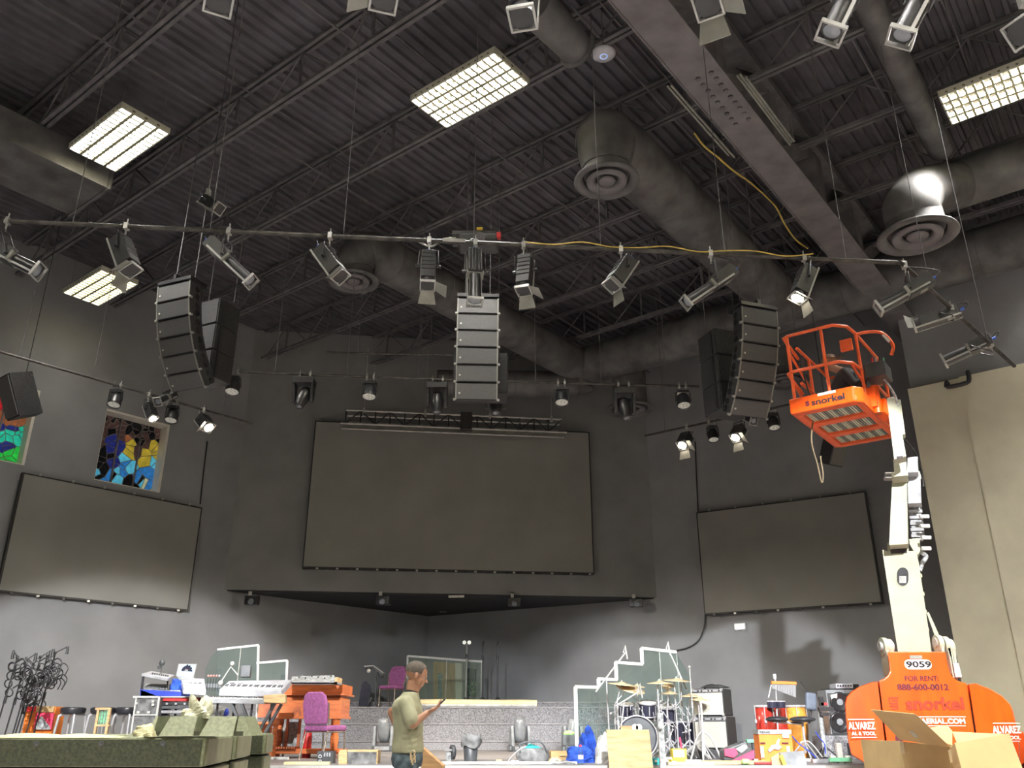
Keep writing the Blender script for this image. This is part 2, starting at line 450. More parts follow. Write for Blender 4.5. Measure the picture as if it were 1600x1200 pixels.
# ---- soffit box across the corner
dB = (RB-LB).normalized(); nB = Vector((dB.y, -dB.x, 0))
zB = P(351, 921, 21.4).z
sx = MB().poly([LB+ZV*zB, RB+ZV*zB, COR+ZV*zB], ZV*(DECK-zB))
sof = struct('wall_soffit', sx, 'soffit paint')
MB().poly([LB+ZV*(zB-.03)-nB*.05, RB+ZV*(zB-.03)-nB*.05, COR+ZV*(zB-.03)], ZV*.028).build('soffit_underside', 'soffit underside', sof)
def onB(px, py, off=0): return PL(px, py, LB+nB*off, nB)
# ---- stage
stg = MB().poly([(-10, 12.3, 0), (8, 12.3, 0), (8, 19.6, 0), (3.5, 22.3, 0), (-2.4, 25.9, 0), (-7.5, 20.6, 0), (-10, 17.6, 0)], (0, 0, STG))
so = struct('floor_stage', stg, 'stage planks')
MB().box((-1, 12.28, STG-.07), (18, .05, .14)).build('stage_edge', 'stage fascia', so)
for i, (y0, z, x0, x1) in enumerate(((20.2, CZ-.28, -6.6, 4.6), (20.75, CZ+.07, -6.3, 4.6), (21.3, UPS, -6.2, 4.6), (22.9, CZ+.58, -5.2, 3.2))):
    def clip(x, y):
        p = Vector((x, y, 0)); return p
    zlow = STG+.001 if i == 0 else (CZ-.28, CZ+.07, UPS)[i-1]
    # polygon clipped by both walls
    la = isect(LB, dL, Vector((0, y0, 0)), Vector((1, 0, 0))); ra = isect(RB, dR, Vector((0, y0, 0)), Vector((1, 0, 0)))
    xa = max(x0, la.x+.15); xb = min(x1, ra.x-.15)
    pa = isect(LB+nL*.1, dL, Vector((xa, 0, 0)), Vector((0, 1, 0))); pb = isect(RB+nR*.1, dR, Vector((xb, 0, 0)), Vector((0, 1, 0)))
    cc = isect(LB+nL*.1, dL, RB+nR*.1, dR)
    tr_ = MB().poly([(xa, y0, zlow), (xb, y0, zlow), (xb, max(pb.y, y0+.01), zlow), (cc.x, cc.y, zlow), (xa, max(pa.y, y0+.01), zlow)], (0, 0, z-zlow))
    st = struct('trim_%d' % (i+1), tr_, 'tier carpet')
    MB().box(((xa+xb)/2, y0-.005, z-.012), (xb-xa, .03, .02)).build('nosing', 'tier nosing', st)

# ---- stained glass windows
def clip_poly(poly, a, b, c):      # keep a*x+b*y<=c
    out = []
    for i in range(len(poly)):
        p, q = poly[i], poly[(i+1) % len(poly)]; fp = a*p[0]+b*p[1]-c; fq = a*q[0]+b*q[1]-c
        if fp <= 0: out.append(p)
        if fp*fq < 0:
            t = fp/(fp-fq); out.append((p[0]+(q[0]-p[0])*t, p[1]+(q[1]-p[1])*t))
    return out
def gmat(name, c, e): return mat('stained glass '+name, c, .25, var=.25, scale=8, emis=(c, e*.55))
G = dict(brown=gmat('brown', (.10, .055, .05), .35), black=gmat('black', (.012, .012, .014), .2), navy=gmat('navy', (.02, .03, .22), .5), blue=gmat('blue', (.03, .20, .55), .7),
         sky=gmat('sky', (.10, .50, .72), .8), yellow=gmat('yellow', (.50, .38, .04), .7), pale=gmat('pale', (.62, .62, .38), .7), rust=gmat('rust', (.35, .12, .05), .6),
         green=gmat('green', (.02, .48, .06), .9), teal=gmat('teal', (.02, .48, .33), .9), red=gmat('red', (.50, .02, .03), .7))
def window(idx, s0, s1, z0, z1, colour, seed):
    r = random.Random(seed); W = s1-s0; H = z1-z0
    p0 = LB+dL*s0+ZV*z0 - nL*.33
    wf = MB()
    for a in ((s0, s0+.01), (s1-.06, s1)):
        wf.poly([LB+dL*a[0]+ZV*z0, LB+dL*a[1]+ZV*z0, LB+dL*a[1]+ZV*z1, LB+dL*a[0]+ZV*z1], -nL*.33)
    wf.poly([LB+dL*s0+ZV*(z1-.05), LB+dL*s1+ZV*(z1-.05), LB+dL*s1+ZV*z1, LB+dL*s0+ZV*z1], -nL*.33)
    wf.poly([LB+dL*s0+ZV*z0, LB+dL*s1+ZV*z0, LB+dL*s1+ZV*(z0+.02), LB+dL*s0+ZV*(z0+.02)], -nL*.33)
    wo = struct('window_%d' % idx, wf, 'reveal white')
    MB().poly([p0, p0+dL*W, p0+dL*W+ZV*H, p0+ZV*H], -nL*.02).build('leading', 'lead came', wo)
    for k in (.32, .66):
        MB().beam(p0+dL*W*k+nL*.03, p0+dL*W*k+nL*.03+ZV*H, .035, .04, up=nL).build('mullion', 'beam paint', wo)
    pts = [(r.random()*W, r.random()*H) for _ in range(95)]
    for i, p in enumerate(pts):
        poly = [(.01, .01), (W-.01, .01), (W-.01, H-.01), (.01, H-.01)]
        for j, q in enumerate(pts):
            if i == j: continue
            dx, dy = q[0]-p[0], q[1]-p[1]
            dx *= 1.0; L_ = math.hypot(dx, dy)
            c = ((p[0]+q[0])/2*dx + (p[1]+q[1])/2*dy)/L_ - .010
            poly = clip_poly(poly, dx/L_, dy/L_, c)
            if len(poly) < 3: break
        if len(poly) < 3: continue
        MB().poly([p0+dL*a+ZV*b for a, b in poly], nL*.012).build('glass_pane', G[colour(p[0]/W, p[1]/H, r)], wo)
def colW2(x, y, r):
    if x > .8 and y < .3: return 'pale' if r.random() < .6 else 'blue'
    if y > .85: return r.choice(['brown', 'black', 'black'])
    if y > .68: return 'yellow' if x > .78 and r.random() < .6 else ('rust' if .38 < x < .55 and r.random() < .5 else r.choice(['brown', 'brown', 'black']))
    if y > .48: return 'yellow' if x > .5 and r.random() < .8 else ('navy' if x > .25 and r.random() < .5 else 'brown')
    if y > .28: return r.choice(['sky', 'blue', 'sky', 'navy']) if x > .4 else ('navy' if x > .3 and r.random() < .5 else 'black')
    return r.choice(['blue', 'black', 'blue', 'black', 'sky'])
def colW1(x, y, r):
    if y > .75: return 'red' if x < .8 else 'rust'
    if y > .55: return 'red' if x < .6 else 'rust'
    if y > .3: return 'teal' if r.random() < .7 else 'navy'
    if y > .18: return 'navy'
    return 'green'
window(1, *holesL[1], colW1, 3)
window(2, *holesL[0], colW2, 5)

# ================================================================ TROFFERS
def troffer(c, label, power=1.0):
    """2x4 parabolic troffer: long side along V; hangs below the joists"""
    c = Vector(c); t = thing('ceiling_light', label, 'ceiling light', c, group='fluorescent troffers')
    L, W = 1.22*K, .61*K
    f = MB()
    for sd in (-1, 1):
        f.beam(c+U*sd*(W/2-.012)-V*L/2, c+U*sd*(W/2-.012)+V*L/2, .024, .11); f.beam(c+V*sd*(L/2-.012)-U*W/2, c+V*sd*(L/2-.012)+U*W/2, .024, .11)
    f.build('frame', 'troffer enamel', t)
    MB().beam(c-V*L/2+ZV*.06, c+V*L/2+ZV*.06, W, .01).build('housing', 'beam paint', t)
    lv = MB()
    for k in range(1, 4): lv.beam(c+U*(-W/2+W*k/4)-V*L/2-ZV*.025, c+U*(-W/2+W*k/4)+V*L/2-ZV*.02, .05, .07)
    for k in range(1, 14): lv.beam(c+V*(-L/2+L*k/14)-U*W/2-ZV*.025, c+V*(-L/2+L*k/14)+U*W/2-ZV*.02, .034, .06)
    lv.build('louver', 'troffer louver', t)
    for k in range(4):
        MB().cyl(c+U*(-W/2+W*(k+.5)/4)-V*(L/2-.04)+ZV*.03, c+U*(-W/2+W*(k+.5)/4)+V*(L/2-.04)+ZV*.03, .016, n=8).build('tube_lamp', 'lamp glow', t)
    for a in (-1, 1):
        for b in (-1, 1):
            q = c+U*a*W*.4+V*b*L*.4
            MB().cyl(q+ZV*.06, Vector((q.x, q.y, DECK-.01)), .004, n=5).build('hanger_wire', 'steel paint', t)
    ld = bpy.data.lights.new('troffer light', 'AREA'); ld.shape = 'RECTANGLE'; ld.size = W-.06; ld.size_y = L-.06
    ld.spread = rad(126); ld.energy = TROFFER_W*power; ld.color = (1, .965, .91)
    lo = bpy.data.objects.new('lamp', ld); COL.objects.link(lo); lo.parent = t
    lo.matrix_local = Matrix.Translation((0, 0, .012)) @ Matrix.Rotation(-VH, 4, 'Z')
    return t
TZ = CZ+6.56*K
def tz(px, py): return PZ(px, py, TZ)
def cen(a, b): return (a+b)/2
L2 = cen(tz(640, 152), tz(828, 128)); L3 = cen(tz(108, 228), tz(265, 205)); L4 = cen(tz(103, 458), tz(212, 437))
L5 = tz(1465, 148) + U*.41 - V*.84; L6 = tz(1588, 352)+U*.41-V*.84
troffer(L2, 'bright fluorescent troffer at the top of the photo, just left of centre')
troffer(L3, 'bright fluorescent troffer in the upper left beside the square duct end')
troffer(L4, 'small distant fluorescent troffer directly below the barndoored spotlight at left', .1)
troffer(L5, 'bright fluorescent troffer cut by the right edge at the upper right', 2.0)
troffer(L6, 'fluorescent troffer whose corner shows at the right edge beside the big round diffuser', 1.6)
for i, (x, y) in enumerate(((-7.5, 3.5), (-2.4, 4.6), (2.6, 4.4), (7.2, 4.6), (-8.5, -3.5), (-2.8, -3.2), (3, -3.2), (9, -3.2), (-12, 6.5), (99, 99), (-4.6, .4), (.2, .6), (5.2, .4))):
    if i == 9: continue
    troffer((x, y, TZ), 'fluorescent troffer above the seats, outside the top of the picture')
# ================================================================ SCREENS
def screen(label, p, d, n, corners, th, frame=True, clips=8):
    """corners: px of TL, TR, BR, BL projected on the plane p + n*off; made rectangular"""
    q = [PL(x, y, p, n) for x, y in corners]
    s = [(k-p).dot(d) for k in q]; z = [k.z for k in q]
    s0, s1 = (s[0]+s[3])/2, (s[1]+s[2])/2; z1, z0 = (z[0]+z[1])/2, (z[2]+z[3])/2
    def at(a, b, o=0): return p+d*a+ZV*b+n*o
    c = at((s0+s1)/2, z0); c.z = z0
    t = thing('led_screen', label, 'screen', c-n*th/2)
    MB().poly([at(s0, z0), at(s1, z0), at(s1, z1), at(s0, z1)], -n*(th-.03)).build('cabinet', 'led frame', t)
    e = .035*(1 if s1 > s0 else -1)
    MB().poly([at(s0+e, z0+.035, .01), at(s1-e, z0+.035, .01), at(s1-e, z1-.035, .01), at(s0+e, z1-.035, .01)], -n*.02).build('screen_face', 'led face', t)
    for k in range(clips):
        a = s0+(s1-s0)*(k+.5)/clips
        MB().poly([at(a-.03, z0-.03, 0), at(a+.03, z0-.03, 0), at(a+.03, z0+.01, 0), at(a-.03, z0+.01, 0)], n*.03).build('mounting_clip', 'dull steel' if k % 2 else 'black metal', t)
    if not frame:
        return t, s0, s1, z0, z1
    for k in range(6):
        a = s0+(s1-s0)*(k+.5)/6
        MB().poly([at(a-.02, z1-.01, 0), at(a+.02, z1-.01, 0), at(a+.02, z1+.04, 0), at(a-.02, z1+.04, 0)], n*.02).build('top_clip', 'dull steel', t)
    return t, s0, s1, z0, z1
pc = LB+nB*.28
screen('huge centre screen, switched off dark grey, on the black soffit', pc, dB, nB, [(493, 657), (921, 675), (929, 897), (471, 887)], .26, False, 30)
pl = LB+nL*.16
screen('switched-off dark screen on the left wall under the stained glass', pl, dL, nL, [(30, 740), (316, 790), (295, 952), (0, 928)], .14)
pr = RB+nR*.20
screen('switched-off dark screen on the right wall left of the white boom', pr, -dR, nR, [(1088, 800), (1352, 768), (1380, 943), (1100, 960)], .18)

# ================================================================ ROOF TRUSS GIRDER, DUCTS
gz = CZ+6.15*K
ga, gb = PZ(1205, 283, gz), PZ(1440, 520, gz)
gd = U
gc = (ga+gb)/2; g0 = gc-gd*18; g1 = isect(Vector((gc.x, gc.y, 0)), gd, RB, dR); g1.z = gz; g1 = g1-gd*.3
t = thing('roof_girder', 'wide dark boxed steel truss girder crossing the right half of the ceiling', 'beam', (gc.x, gc.y, gz-.0))
MB().beam(g0, g1, .60, .03).beam(g0+ZV*.012+V*.28, g1+ZV*.012+V*.28, .02, .10).build('bottom_flange', 'beam paint', t)
MB().beam(g0+ZV*.15, g1+ZV*.15, .30, .26).build('bottom_chord', 'steel paint', t)
MB().beam(g0+ZV*1.35, g1+ZV*1.35, .50, .16).build('top_chord', 'steel paint', t)
L_ = (g1-g0).length; k = 0; a = 1.0
while a < L_-2.0:
    p = g0+gd*a; MB().beam(p+ZV*.2, p+ZV*1.3, .34, .32, up=gd).build('web_post', 'beam paint', t)
    MB().beam(p+gd*.2+ZV*.22, p+gd*1.85+ZV*1.3, .32, .26).build('web_diagonal', 'beam paint', t); a += 2.1
for a in (L_*.0+0,):
    pa = PZ(1065, 150, gz)
    s_ = (pa-g0).dot(gd)
    for j in range(9):
        for side in (-.16, .04):
            q = g0+gd*(s_-.2+j*.155)+V*(side)+ZV*(-.0125)
            MB().cyl(q, q-ZV*.03, .036, n=8).build('bolt_head', 'steel paint', t)
for side, o0, o1 in ((-.41, .1, 2.05), (-.45, .1, 2.0), (-.49, .2, 2.0), (.41, -.3, 1.8), (.46, -.3, 1.7)):
    q = g0+gd*(s_+o0)+V*side; e = g0+gd*(s_+o1)+V*side
    tag(MB().cyl(q-ZV*.0, e-ZV*.0, .018, n=6).cyl(e, e+ZV*.4, .008, n=5).build('conduit', 'flap metal'), 'thin grey conduit beside the boxed girder at the top, %s' % {-.41: 'left side, closest to the girder', -.45: 'left side, middle one', -.49: 'left side, outermost', .41: 'right side, closest', .46: 'right side, outermost'}[side], 'pipe', 'conduits beside the girder')
# yellow cable beside the girder
yc = [PZ(x, y, gz+z*K) for x, y, z in ((1085, 208, .12), (1100, 228, -.02), (1122, 246, -.05), (1145, 266, -.05), (1172, 285, .05), (1200, 310, .12), (1214, 326, .0), (1226, 350, -.04), (1243, 374, -.1), (1262, 388, -.3))]
tag(MB().tube(bez(yc), .015, 6).build('cable', 'yellow cable'), 'yellow cable looping along the left edge of the boxed girder', 'cable')

def duct(name, label, a, b, r, m='duct paint', seams=1.2, elbow=None, n=32):
    a = Vector(a); b = Vector(b); d = (b-a).normalized(); seams = seams*K
    t = thing(name, label, 'duct', (a+b)/2-ZV*r)
    mb = MB().cyl(a, b, r, n=n); mb.build('shell', m, t)
    L = (b-a).length; k = seams
    while k < L:
        MB().lathe([(r, -.015), (r+.012, -.008), (r+.012, .008), (r, .015)], a+d*k, d, n).build('seam', m, t); k += seams*1.6
    k = .6
    while k < L:
        p = a+d*k; MB().cyl(p+ZV*r, Vector((p.x, p.y, JB+.3)), .01, n=5).build('hanger_rod', 'steel paint', t); k += 2.4
    return t
def diffuser(label, c, r, up_r=None, h=.3, to=None):
    c = Vector(c); t = thing('round_diffuser', label, 'air diffuser', c, group=None)
    MB().lathe([(r*.72, .06), (r*.80, .0), (r*.93, -.01), (r, .015), (r*.98, .04), (r*.72, .10)], c, n=40).build('outer_ring', 'duct paint', t)
    MB().lathe([(r*.62, .02), (r*.60, -.02), (r*.42, .0), (r*.34, .06), (r*.38, .08), (r*.6, .05)], c, n=36).build('middle_cone', 'beam paint', t)
    MB().lathe([(.001, .0), (r*.20, -.012), (r*.27, .01), (r*.24, .04), (.001, .05)], c, n=28).build('centre_cone', 'beam paint', t)
    MB().lathe([(r*.76, .05), (r*.72, .12), (r*.70, h)], c, n=36).lathe([(r*.7, .12), (.001, .12)], c, n=36).build('neck', 'duct paint', t)
    return t
# duct A, big one over the centre right
ZA = CZ+6.3*K
a0 = PZ(965, 232, ZA); a1 = a0 + U*7.0
duct('round_duct', 'thick round duct running down from the diffuser near the top centre', a0, a1, .49)
dA = PZ(948, 285, CZ+5.62*K)
diffuser('round diffuser at the top centre under the elbow of the thick duct', dA, .50, h=.27)
pts = [dA+ZV*.25, dA+ZV*.44, dA+ZV*.66+(a0-dA)*.12, a0-U*.34-ZV*.07, a0+U*.1]
tag(MB().tube(bez(pts, 4), [K*x for x in (.27, .27, .28, .29, .3, .31, .32, .33, .34, .35, .355, .36, .36, .36, .36, .36, .36)], 28).build('duct_elbow', 'duct paint'), 'round duct elbow feeding the top centre diffuser', 'duct')
# duct B, lower left to centre
ZB = CZ+6.4*K
b0 = PZ(600, 405, ZB); b1 = PZ(905, 575, ZB); b1 = b0+U*(b1-b0).length
duct('round_duct', 'round duct running from the diffuser left of centre down towards the centre', b0, b1, .45)
dBf = PZ(552, 441, CZ+5.85*K)
diffuser('round diffuser left of centre with a small flap light in front of it', dBf, .50, h=.27)
pts = [dBf+ZV*.25, dBf+ZV*.41, (dBf+ZV*.62)*.75+b0*.25, b0-U*.27-ZV*.03, b0+U*.1]
tag(MB().tube(bez(pts, 4), [K*x for x in (.27, .27, .28, .285, .29, .3, .3, .31, .32, .325, .33, .33, .33, .33, .33, .33, .33)], 28).build('duct_elbow', 'duct paint'), 'round duct elbow feeding the diffuser left of centre', 'duct')
# duct C along -V from the end of B
c1 = b1 - V*14.0
duct('round_duct', 'long round duct behind the arrays running from the centre to the far right', b1, c1, .50)
tag(MB().ball(b1, (.525, .525, .525), 24, 14).cyl(b1, b1-ZV*.62, .41, .30, n=24).build('duct_joint', 'duct paint'), 'rounded duct joint where two ducts meet in a corner at the centre', 'duct')
# lower left continuation of C (behind the array)
e0 = b1-U*.1+V*.1-ZV*.48; e1 = e0-dB*3.6-ZV*.15
duct('round_duct', 'short dark duct behind the bottom of the centre array', e0, e1, .34)
# duct D right
ZD = CZ+6.42*K
d0 = PZ(1462, 300, ZD); d1 = d0-V*7.0
duct('round_duct', 'fat dark duct at the right edge feeding the big round diffuser', d0, d1, .42)
dD = PZ(1434, 371, CZ+5.05*K)
diffuser('big round diffuser at the right under the fat dark duct', dD, .59, h=.4)
tag(MB().tube(bez([dD+ZV*.34, dD+ZV*.55, (dD+ZV*.82)*.5+d0*.5, d0-V*.4], 5), .41, 24).build('duct_elbow', 'duct paint'), 'round duct elbow above the big diffuser at the right', 'duct')
for px, py, z, r, lab in ((985, 641, 5.45*K, .62, 'dark round diffuser low behind the hanging moving head, right of centre'), (1228, 597, 5.7*K, .56, 'dark round diffuser beside the orange basket, half hidden')):
    c = PZ(px, py, CZ+z); diffuser(lab, c, r, h=.3)
    tag(MB().cyl(c+ZV*.3, Vector((c.x, c.y, CZ+6.3*K)), r*.7, n=24).build('duct_drop', 'duct paint'), 'vertical duct drop above the %s' % lab.split(',')[0], 'duct')
# small round duct from top right
f0 = PZ(1345, -20, CZ+6.6*K); f1 = PZ(1470, 235, CZ+6.6*K)
duct('round_duct', 'slim round duct slanting down at the top right', f0-(f1-f0)*.4, f1, .19)
# flat plate and duct in the top left
u0 = PZ(168, 282, CZ+6.55*K)
t = thing('square_duct', 'broad rectangular duct end at the upper left edge', 'duct', u0)
w_ = .62
MB().beam(u0+V*.48, u0+V*.48-U*9, 1.37, .55).build('shell', 'duct paint', t)
MB().beam(u0+V*.48-U*.04, u0+V*.48-U*.07, 1.42, .6).build('flange', 'steel paint', t)
# dark round boot at the very top centre
tc0 = PZ(900, 75, CZ+6.5*K)
tag(MB().cyl(tc0, tc0-U*1.0, .24, .28, n=20).lathe([(.24, 0), (.29, -.02), (.29, -.05), (.001, -.05)], tc0, -U, 20).build('duct_boot', 'duct paint'), 'dark round duct boot above the white access disc', 'duct')
# access point
ap = PZ(943, 84, CZ+6.3*K)
t = thing('wireless_access_point', 'white round wireless disc hung from the ceiling at top centre', 'access point', ap)
MB().lathe([(.001, -.05), (.08, -.048), (.14, -.03), (.168, .0), (.15, .015), (.001, .02)], ap, n=32).build('housing', 'white plastic', t)
MB().lathe([(.04, -.051), (.048, -.056), (.056, -.051)], ap, n=24).build('status_ring', mat('ring blue', (.3, .45, .9), .3, emis=((.4, .55, 1), .6)), t)
MB().cyl(ap, Vector((ap.x, ap.y, JB+.1)), .01, n=6).build('hanger_rod', 'steel paint', t)

# ================================================================ LIGHTING BARS
def bar(label, a, b, r=.024, drops=5, m='bar metal', top=None):
    a = Vector(a); b = Vector(b); t = thing('lighting_bar', label, 'pipe', (a+b)/2)
    MB().cyl(a, b, r, n=10).build('pipe', m, t)
    for k in range(drops):
        p = a.lerp(b, (k+.5)/drops)
        MB().cyl(p, Vector((p.x, p.y, top or JB)), .006, n=5).build('drop_wire', 'steel paint', t)
    return (a, b)
def onbar(B, px):
    a, b = B; lo, hi = -.3, 1.3
    for _ in range(50):
        m_ = (lo+hi)/2
        if proj(a.lerp(b, m_))[0] < px: lo = m_
        else: hi = m_
    return a.lerp(b, (lo+hi)/2)
B1 = bar('long front lighting pipe crossing the picture under the ceiling', PZ(4, 345, CZ+5.2), PZ(1415, 411, CZ+5.2), .026, 7)
B1c = MB().tube(bez([onbar(B1, x)+ZV*(.03+.03*math.sin(x*.05))-Vector((0, .03, 0)) for x in range(820, 1290, 45)], 4), .008, 5)
tag(B1c.build('cable', 'yellow cable'), 'yellow cable strapped along the right half of the front pipe', 'cable')
tag(MB().beam(onbar(B1, 692)+Vector((0, -.04, .0)), onbar(B1, 728)+Vector((0, -.04, 0)), .02, .035).build('junction_strip', 'dull steel'), 'short pale metal strip on the front pipe left of the middle spotlight', 'bracket')
B3a = bar('left half of the rear pipe carrying moving heads', PZ(372, 581, CZ+5.7), PZ(708, 594, CZ+5.7), .022, 3)
B3b = bar('right half of the rear pipe carrying moving heads', PZ(785, 596, CZ+5.7), PZ(1092, 604, CZ+5.7), .022, 3)
BL0 = bar('slanting side pipe along the left wall holding four lamps', P(-30, 541, 13.0), P(394, 662, 15.8), .022, 4)
BR0 = bar('slanting side pipe at the right carrying two lit lamps', P(1008, 681, 17.0), P(1300, 618, 13.9), .022, 4)
BT = bar('short thin pipe hung high left of the centre array', PZ(510, 551, CZ+6.2), PZ(706, 555, CZ+6.2), .02, 2)
BR1 = bar('short dark pipe cluster end at the right carrying four spotlights', P(1405, 408, 9.0), P(1585, 572, 10.6), .026, 2)

def clamp(mb, p, s=1.0, Yf=0):
    mb.box(p+ZV*.0, (.045*s, .07*s, .075*s)); mb.cyl(p+ZV*.03, p+ZV*.10*s, .008, n=6); mb.cyl(p-ZV*.03, p-ZV*.13*s, .010, n=6)
    mb.cyl(p+Vector((-.035*s, 0, -.01)), p+Vector((.035*s, 0, -.01)), .007, n=6)
def aim(tail, nose, Y, L, far=False):
    T = P(*tail, Y); r = ray(*nose); o = Vector((0, 0, CZ)); w_ = o-T
    A = r.dot(r); B = 2*r.dot(w_); Cc = w_.dot(w_)-L*L; D = B*B-4*A*Cc
    k = (-B + (math.sqrt(D) if D > 0 else 0)*(1 if far else -1))/(2*A)
    return T, o+r*k
def fixture(label, B, px, tail, nose, L=.6, far=False, rb=.085, doors=(), lit=False, kind='ellipsoidal', tophat=False, group=None, Yoff=0, hook=None, spot=None):
    """stage spotlight hung from pipe B at picture column px, its body from tail to nose"""
    H = onbar(B, px) if B else hook
    T, N_ = aim(tail, nose, H.y+Yoff, L, far); d = (N_-T).normalized(); L = (N_-T).length
    x = d.cross(ZV); x = (x if x.length > .05 else Vector((1, 0, 0))).normalized(); z = x.cross(d); m_ = Matrix((x, d, z)).transposed()
    t = thing('spotlight', label, 'stage light', H, group=group)
    mb = MB(); clamp(mb, H); mb.build('clamp', 'dull steel', t)
    mid = T.lerp(N_, .42)
    # yoke from the clamp to both sides of the body
    yk = MB(); top = mid+(H-mid)*.45 if (H-mid).length > .3 else H-ZV*.13
    hb = H-ZV*.12; w_ = rb+.035
    yk.tube([hb, hb+x*w_*.9-ZV*.01, mid+x*w_], .009, 6).tube([hb, hb-x*w_*.9-ZV*.01, mid-x*w_], .009, 6)
    yk.cyl(mid+x*(w_-.02), mid+x*(w_+.03), .018, n=8).cyl(mid-x*(w_-.02), mid-x*(w_+.03), .018, n=8)
    yk.build('yoke', 'black metal', t)
    hs = MB()
    if kind == 'ellipsoidal':
        hs.box(T.lerp(N_, .24), (rb*1.9, L*.46, rb*1.9), m=m_)
        for k in (-.8, -.4, 0, .4, .8): hs.box(T.lerp(N_, .24)+z*rb*1.0+x*rb*k, (.006, L*.44, .03), m=m_)
        hb_ = hs.build('lamp_housing', 'black metal', t, bevel=.012)
        MB().cyl(T.lerp(N_, .44), T.lerp(N_, .97), rb*.78, rb*.85, n=18).build('lens_barrel', 'black metal', t)
        gt = MB(); gt.box(T.lerp(N_, .47), (rb*2.3, .035, rb*1.5), m=m_); gt.build('shutter_gate', 'flap metal', t)
        rail = MB()
        for sd in (-1, 1): rail.beam(T.lerp(N_, .1)+x*rb*sd*1.0-z*rb*.6, T.lerp(N_, .98)+x*rb*sd*.92-z*rb*.6, .012, .022, up=z)
        rail.build('side_rail', 'dull steel', t)
    else:
        hs.box(T.lerp(N_, .45), (rb*2, L*.8, rb*2), m=m_)
        for k in range(5): hs.box(T.lerp(N_, .15+.12*k)+z*rb, (rb*1.9, .012, .02), m=m_)
        hs.build('lamp_housing', 'black metal', t, bevel=.02)
        rail = MB().beam(T+x*rb-z*rb, N_+x*rb-z*rb, .012, .02, up=z).beam(T-x*rb-z*rb, N_-x*rb-z*rb, .012, .02, up=z); rail.build('side_rail', 'dull steel', t)
        MB().cyl(T.lerp(N_, .85), N_, rb*.9, rb*1.0, n=18).build('lens_barrel', 'black metal', t)
    # gel frame holder, label plate, connector
    fr = MB(); 
    for sd in (-1, 1):
        fr.box(N_+x*rb*sd, (.012, .03, rb*2.1), m=m_); fr.box(N_+z*rb*sd, (rb*2.1, .03, .012), m=m_)
    fr.build('colour_frame', 'dull steel', t)
    if lit: MB().cyl(N_-d*.01, N_+d*.004, rb*.82, n=20).build('lens', 'spot lens lit', t)
    else: MB().lathe([(.001, -.035), (rb*.5, -.04), (rb*.8, -.05)], N_+d*.03, d, 18).build('lens', 'glass lens', t)
    MB().box(T.lerp(N_, .22)-z*rb*1.0, (rb*1.0, .09, .006), m=m_).build('rating_plate', 'flap metal', t)
    MB().cyl(T-d*.005, T-d*.05, .02, n=8).build('connector', 'blue connector', t)
    MB().tube(bez([T-d*.05, T-d*.1+ZV*.06, T-d*.02+(H-T)*.5+ZV*.08+x*.05, H+x*.06+ZV*.02], 5), .009, 6).build('power_cable', 'black metal' if not lit else 'dull steel', t)
    # barn doors: letters l r t b in the frame of the lens
    for ch in doors:
        sx_, sz_ = {'l': (-1, 0), 'r': (1, 0), 't': (0, 1), 'b': (0, -1)}[ch]
        e = x*sx_+z*sz_; f = z if sx_ else x; a_ = N_+e*rb*1.05; out = (d*.55+e*.85).normalized() if ch in 'lr' else (d*.8+e*.6).normalized()
        w0, w1 = rb*.9, rb*1.25
        MB().poly([a_-f*w0, a_+f*w0, a_+f*w1+out*rb*1.9, a_-f*w1+out*rb*1.9], (d.cross(f))*.004).build('barn_door', 'flap metal', t)
    if tophat: MB().lathe([(rb*.95, 0), (rb*1.0, .0), (rb*1.0, .13), (rb*.95, .13), (rb*.95, 0)], N_, d, 20).build('top_hat', 'black gloss', t)
    if lit and spot:
        ld = bpy.data.lights.new('spot light', 'SPOT'); ld.energy = spot[0]; ld.spot_size = rad(spot[1]); ld.spot_blend = .6; ld.color = (1, .9, .76); ld.shadow_soft_size = .05
        lo = bpy.data.objects.new('lamp', ld); COL.objects.link(lo); lo.parent = t
        dd = Vector(spot[2]).normalized() if len(spot) > 2 else d
        q = N_+dd*.03
        lo.matrix_local = t.matrix_basis.inverted() @ (Matrix.Translation(q) @ (-dd).to_track_quat('Z', 'Y').to_matrix().to_4x4())
    return t
fixture('leftmost spotlight on the front pipe, chrome edged, cut by the left edge', B1, 12, (-12, 388), (60, 424), .62)
fixture('front pipe spotlight with pale barn doors above the small distant troffer', B1, 198, (186, 372), (204, 422), .5, rb=.09, doors='rb', kind='fresnel')
fixture('front pipe spotlight right of the barndoored one, tilted down to the right', B1, 358, (326, 378), (392, 440), .78, rb=.075)
fixture('front pipe spotlight with one pale flap in front of the left diffuser', B1, 516, (500, 388), (532, 432), .52, rb=.085, doors='r', kind='fresnel')
fixture('short front pipe spotlight with a grey flap, just left of the projector', B1, 671, (670, 395), (668, 446), .5, rb=.08, doors='bl', kind='fresnel')
fixture('front pipe spotlight with long black tube hanging straight over the centre array', B1, 743, (742, 393), (742, 472), .72, rb=.085, far=False)
fixture('short front pipe spotlight with a grey flap, just right of the centre array', B1, 818, (822, 402), (818, 454), .5, rb=.08, doors='bl', kind='fresnel')
fixture('front pipe spotlight with two tan flaps, right of centre', B1, 970, (984, 405), (956, 446), .5, rb=.085, doors='lb', kind='fresnel')
fixture('front pipe spotlight lying slanted down to the left, right of centre', B1, 1110, (1147, 423), (1072, 473), .78, rb=.075)
fixture('lit front pipe spotlight with glowing flap beside the boxed girder', B1, 1256, (1264, 418), (1246, 466), .48, rb=.085, doors='lb', kind='fresnel', lit=True, spot=(SPOT_W*.25, 70))
fixture('chrome-nosed spotlight at the front pipe right end, pointing left', BR1, 1413, (1456, 436), (1372, 482), .72, rb=.08)
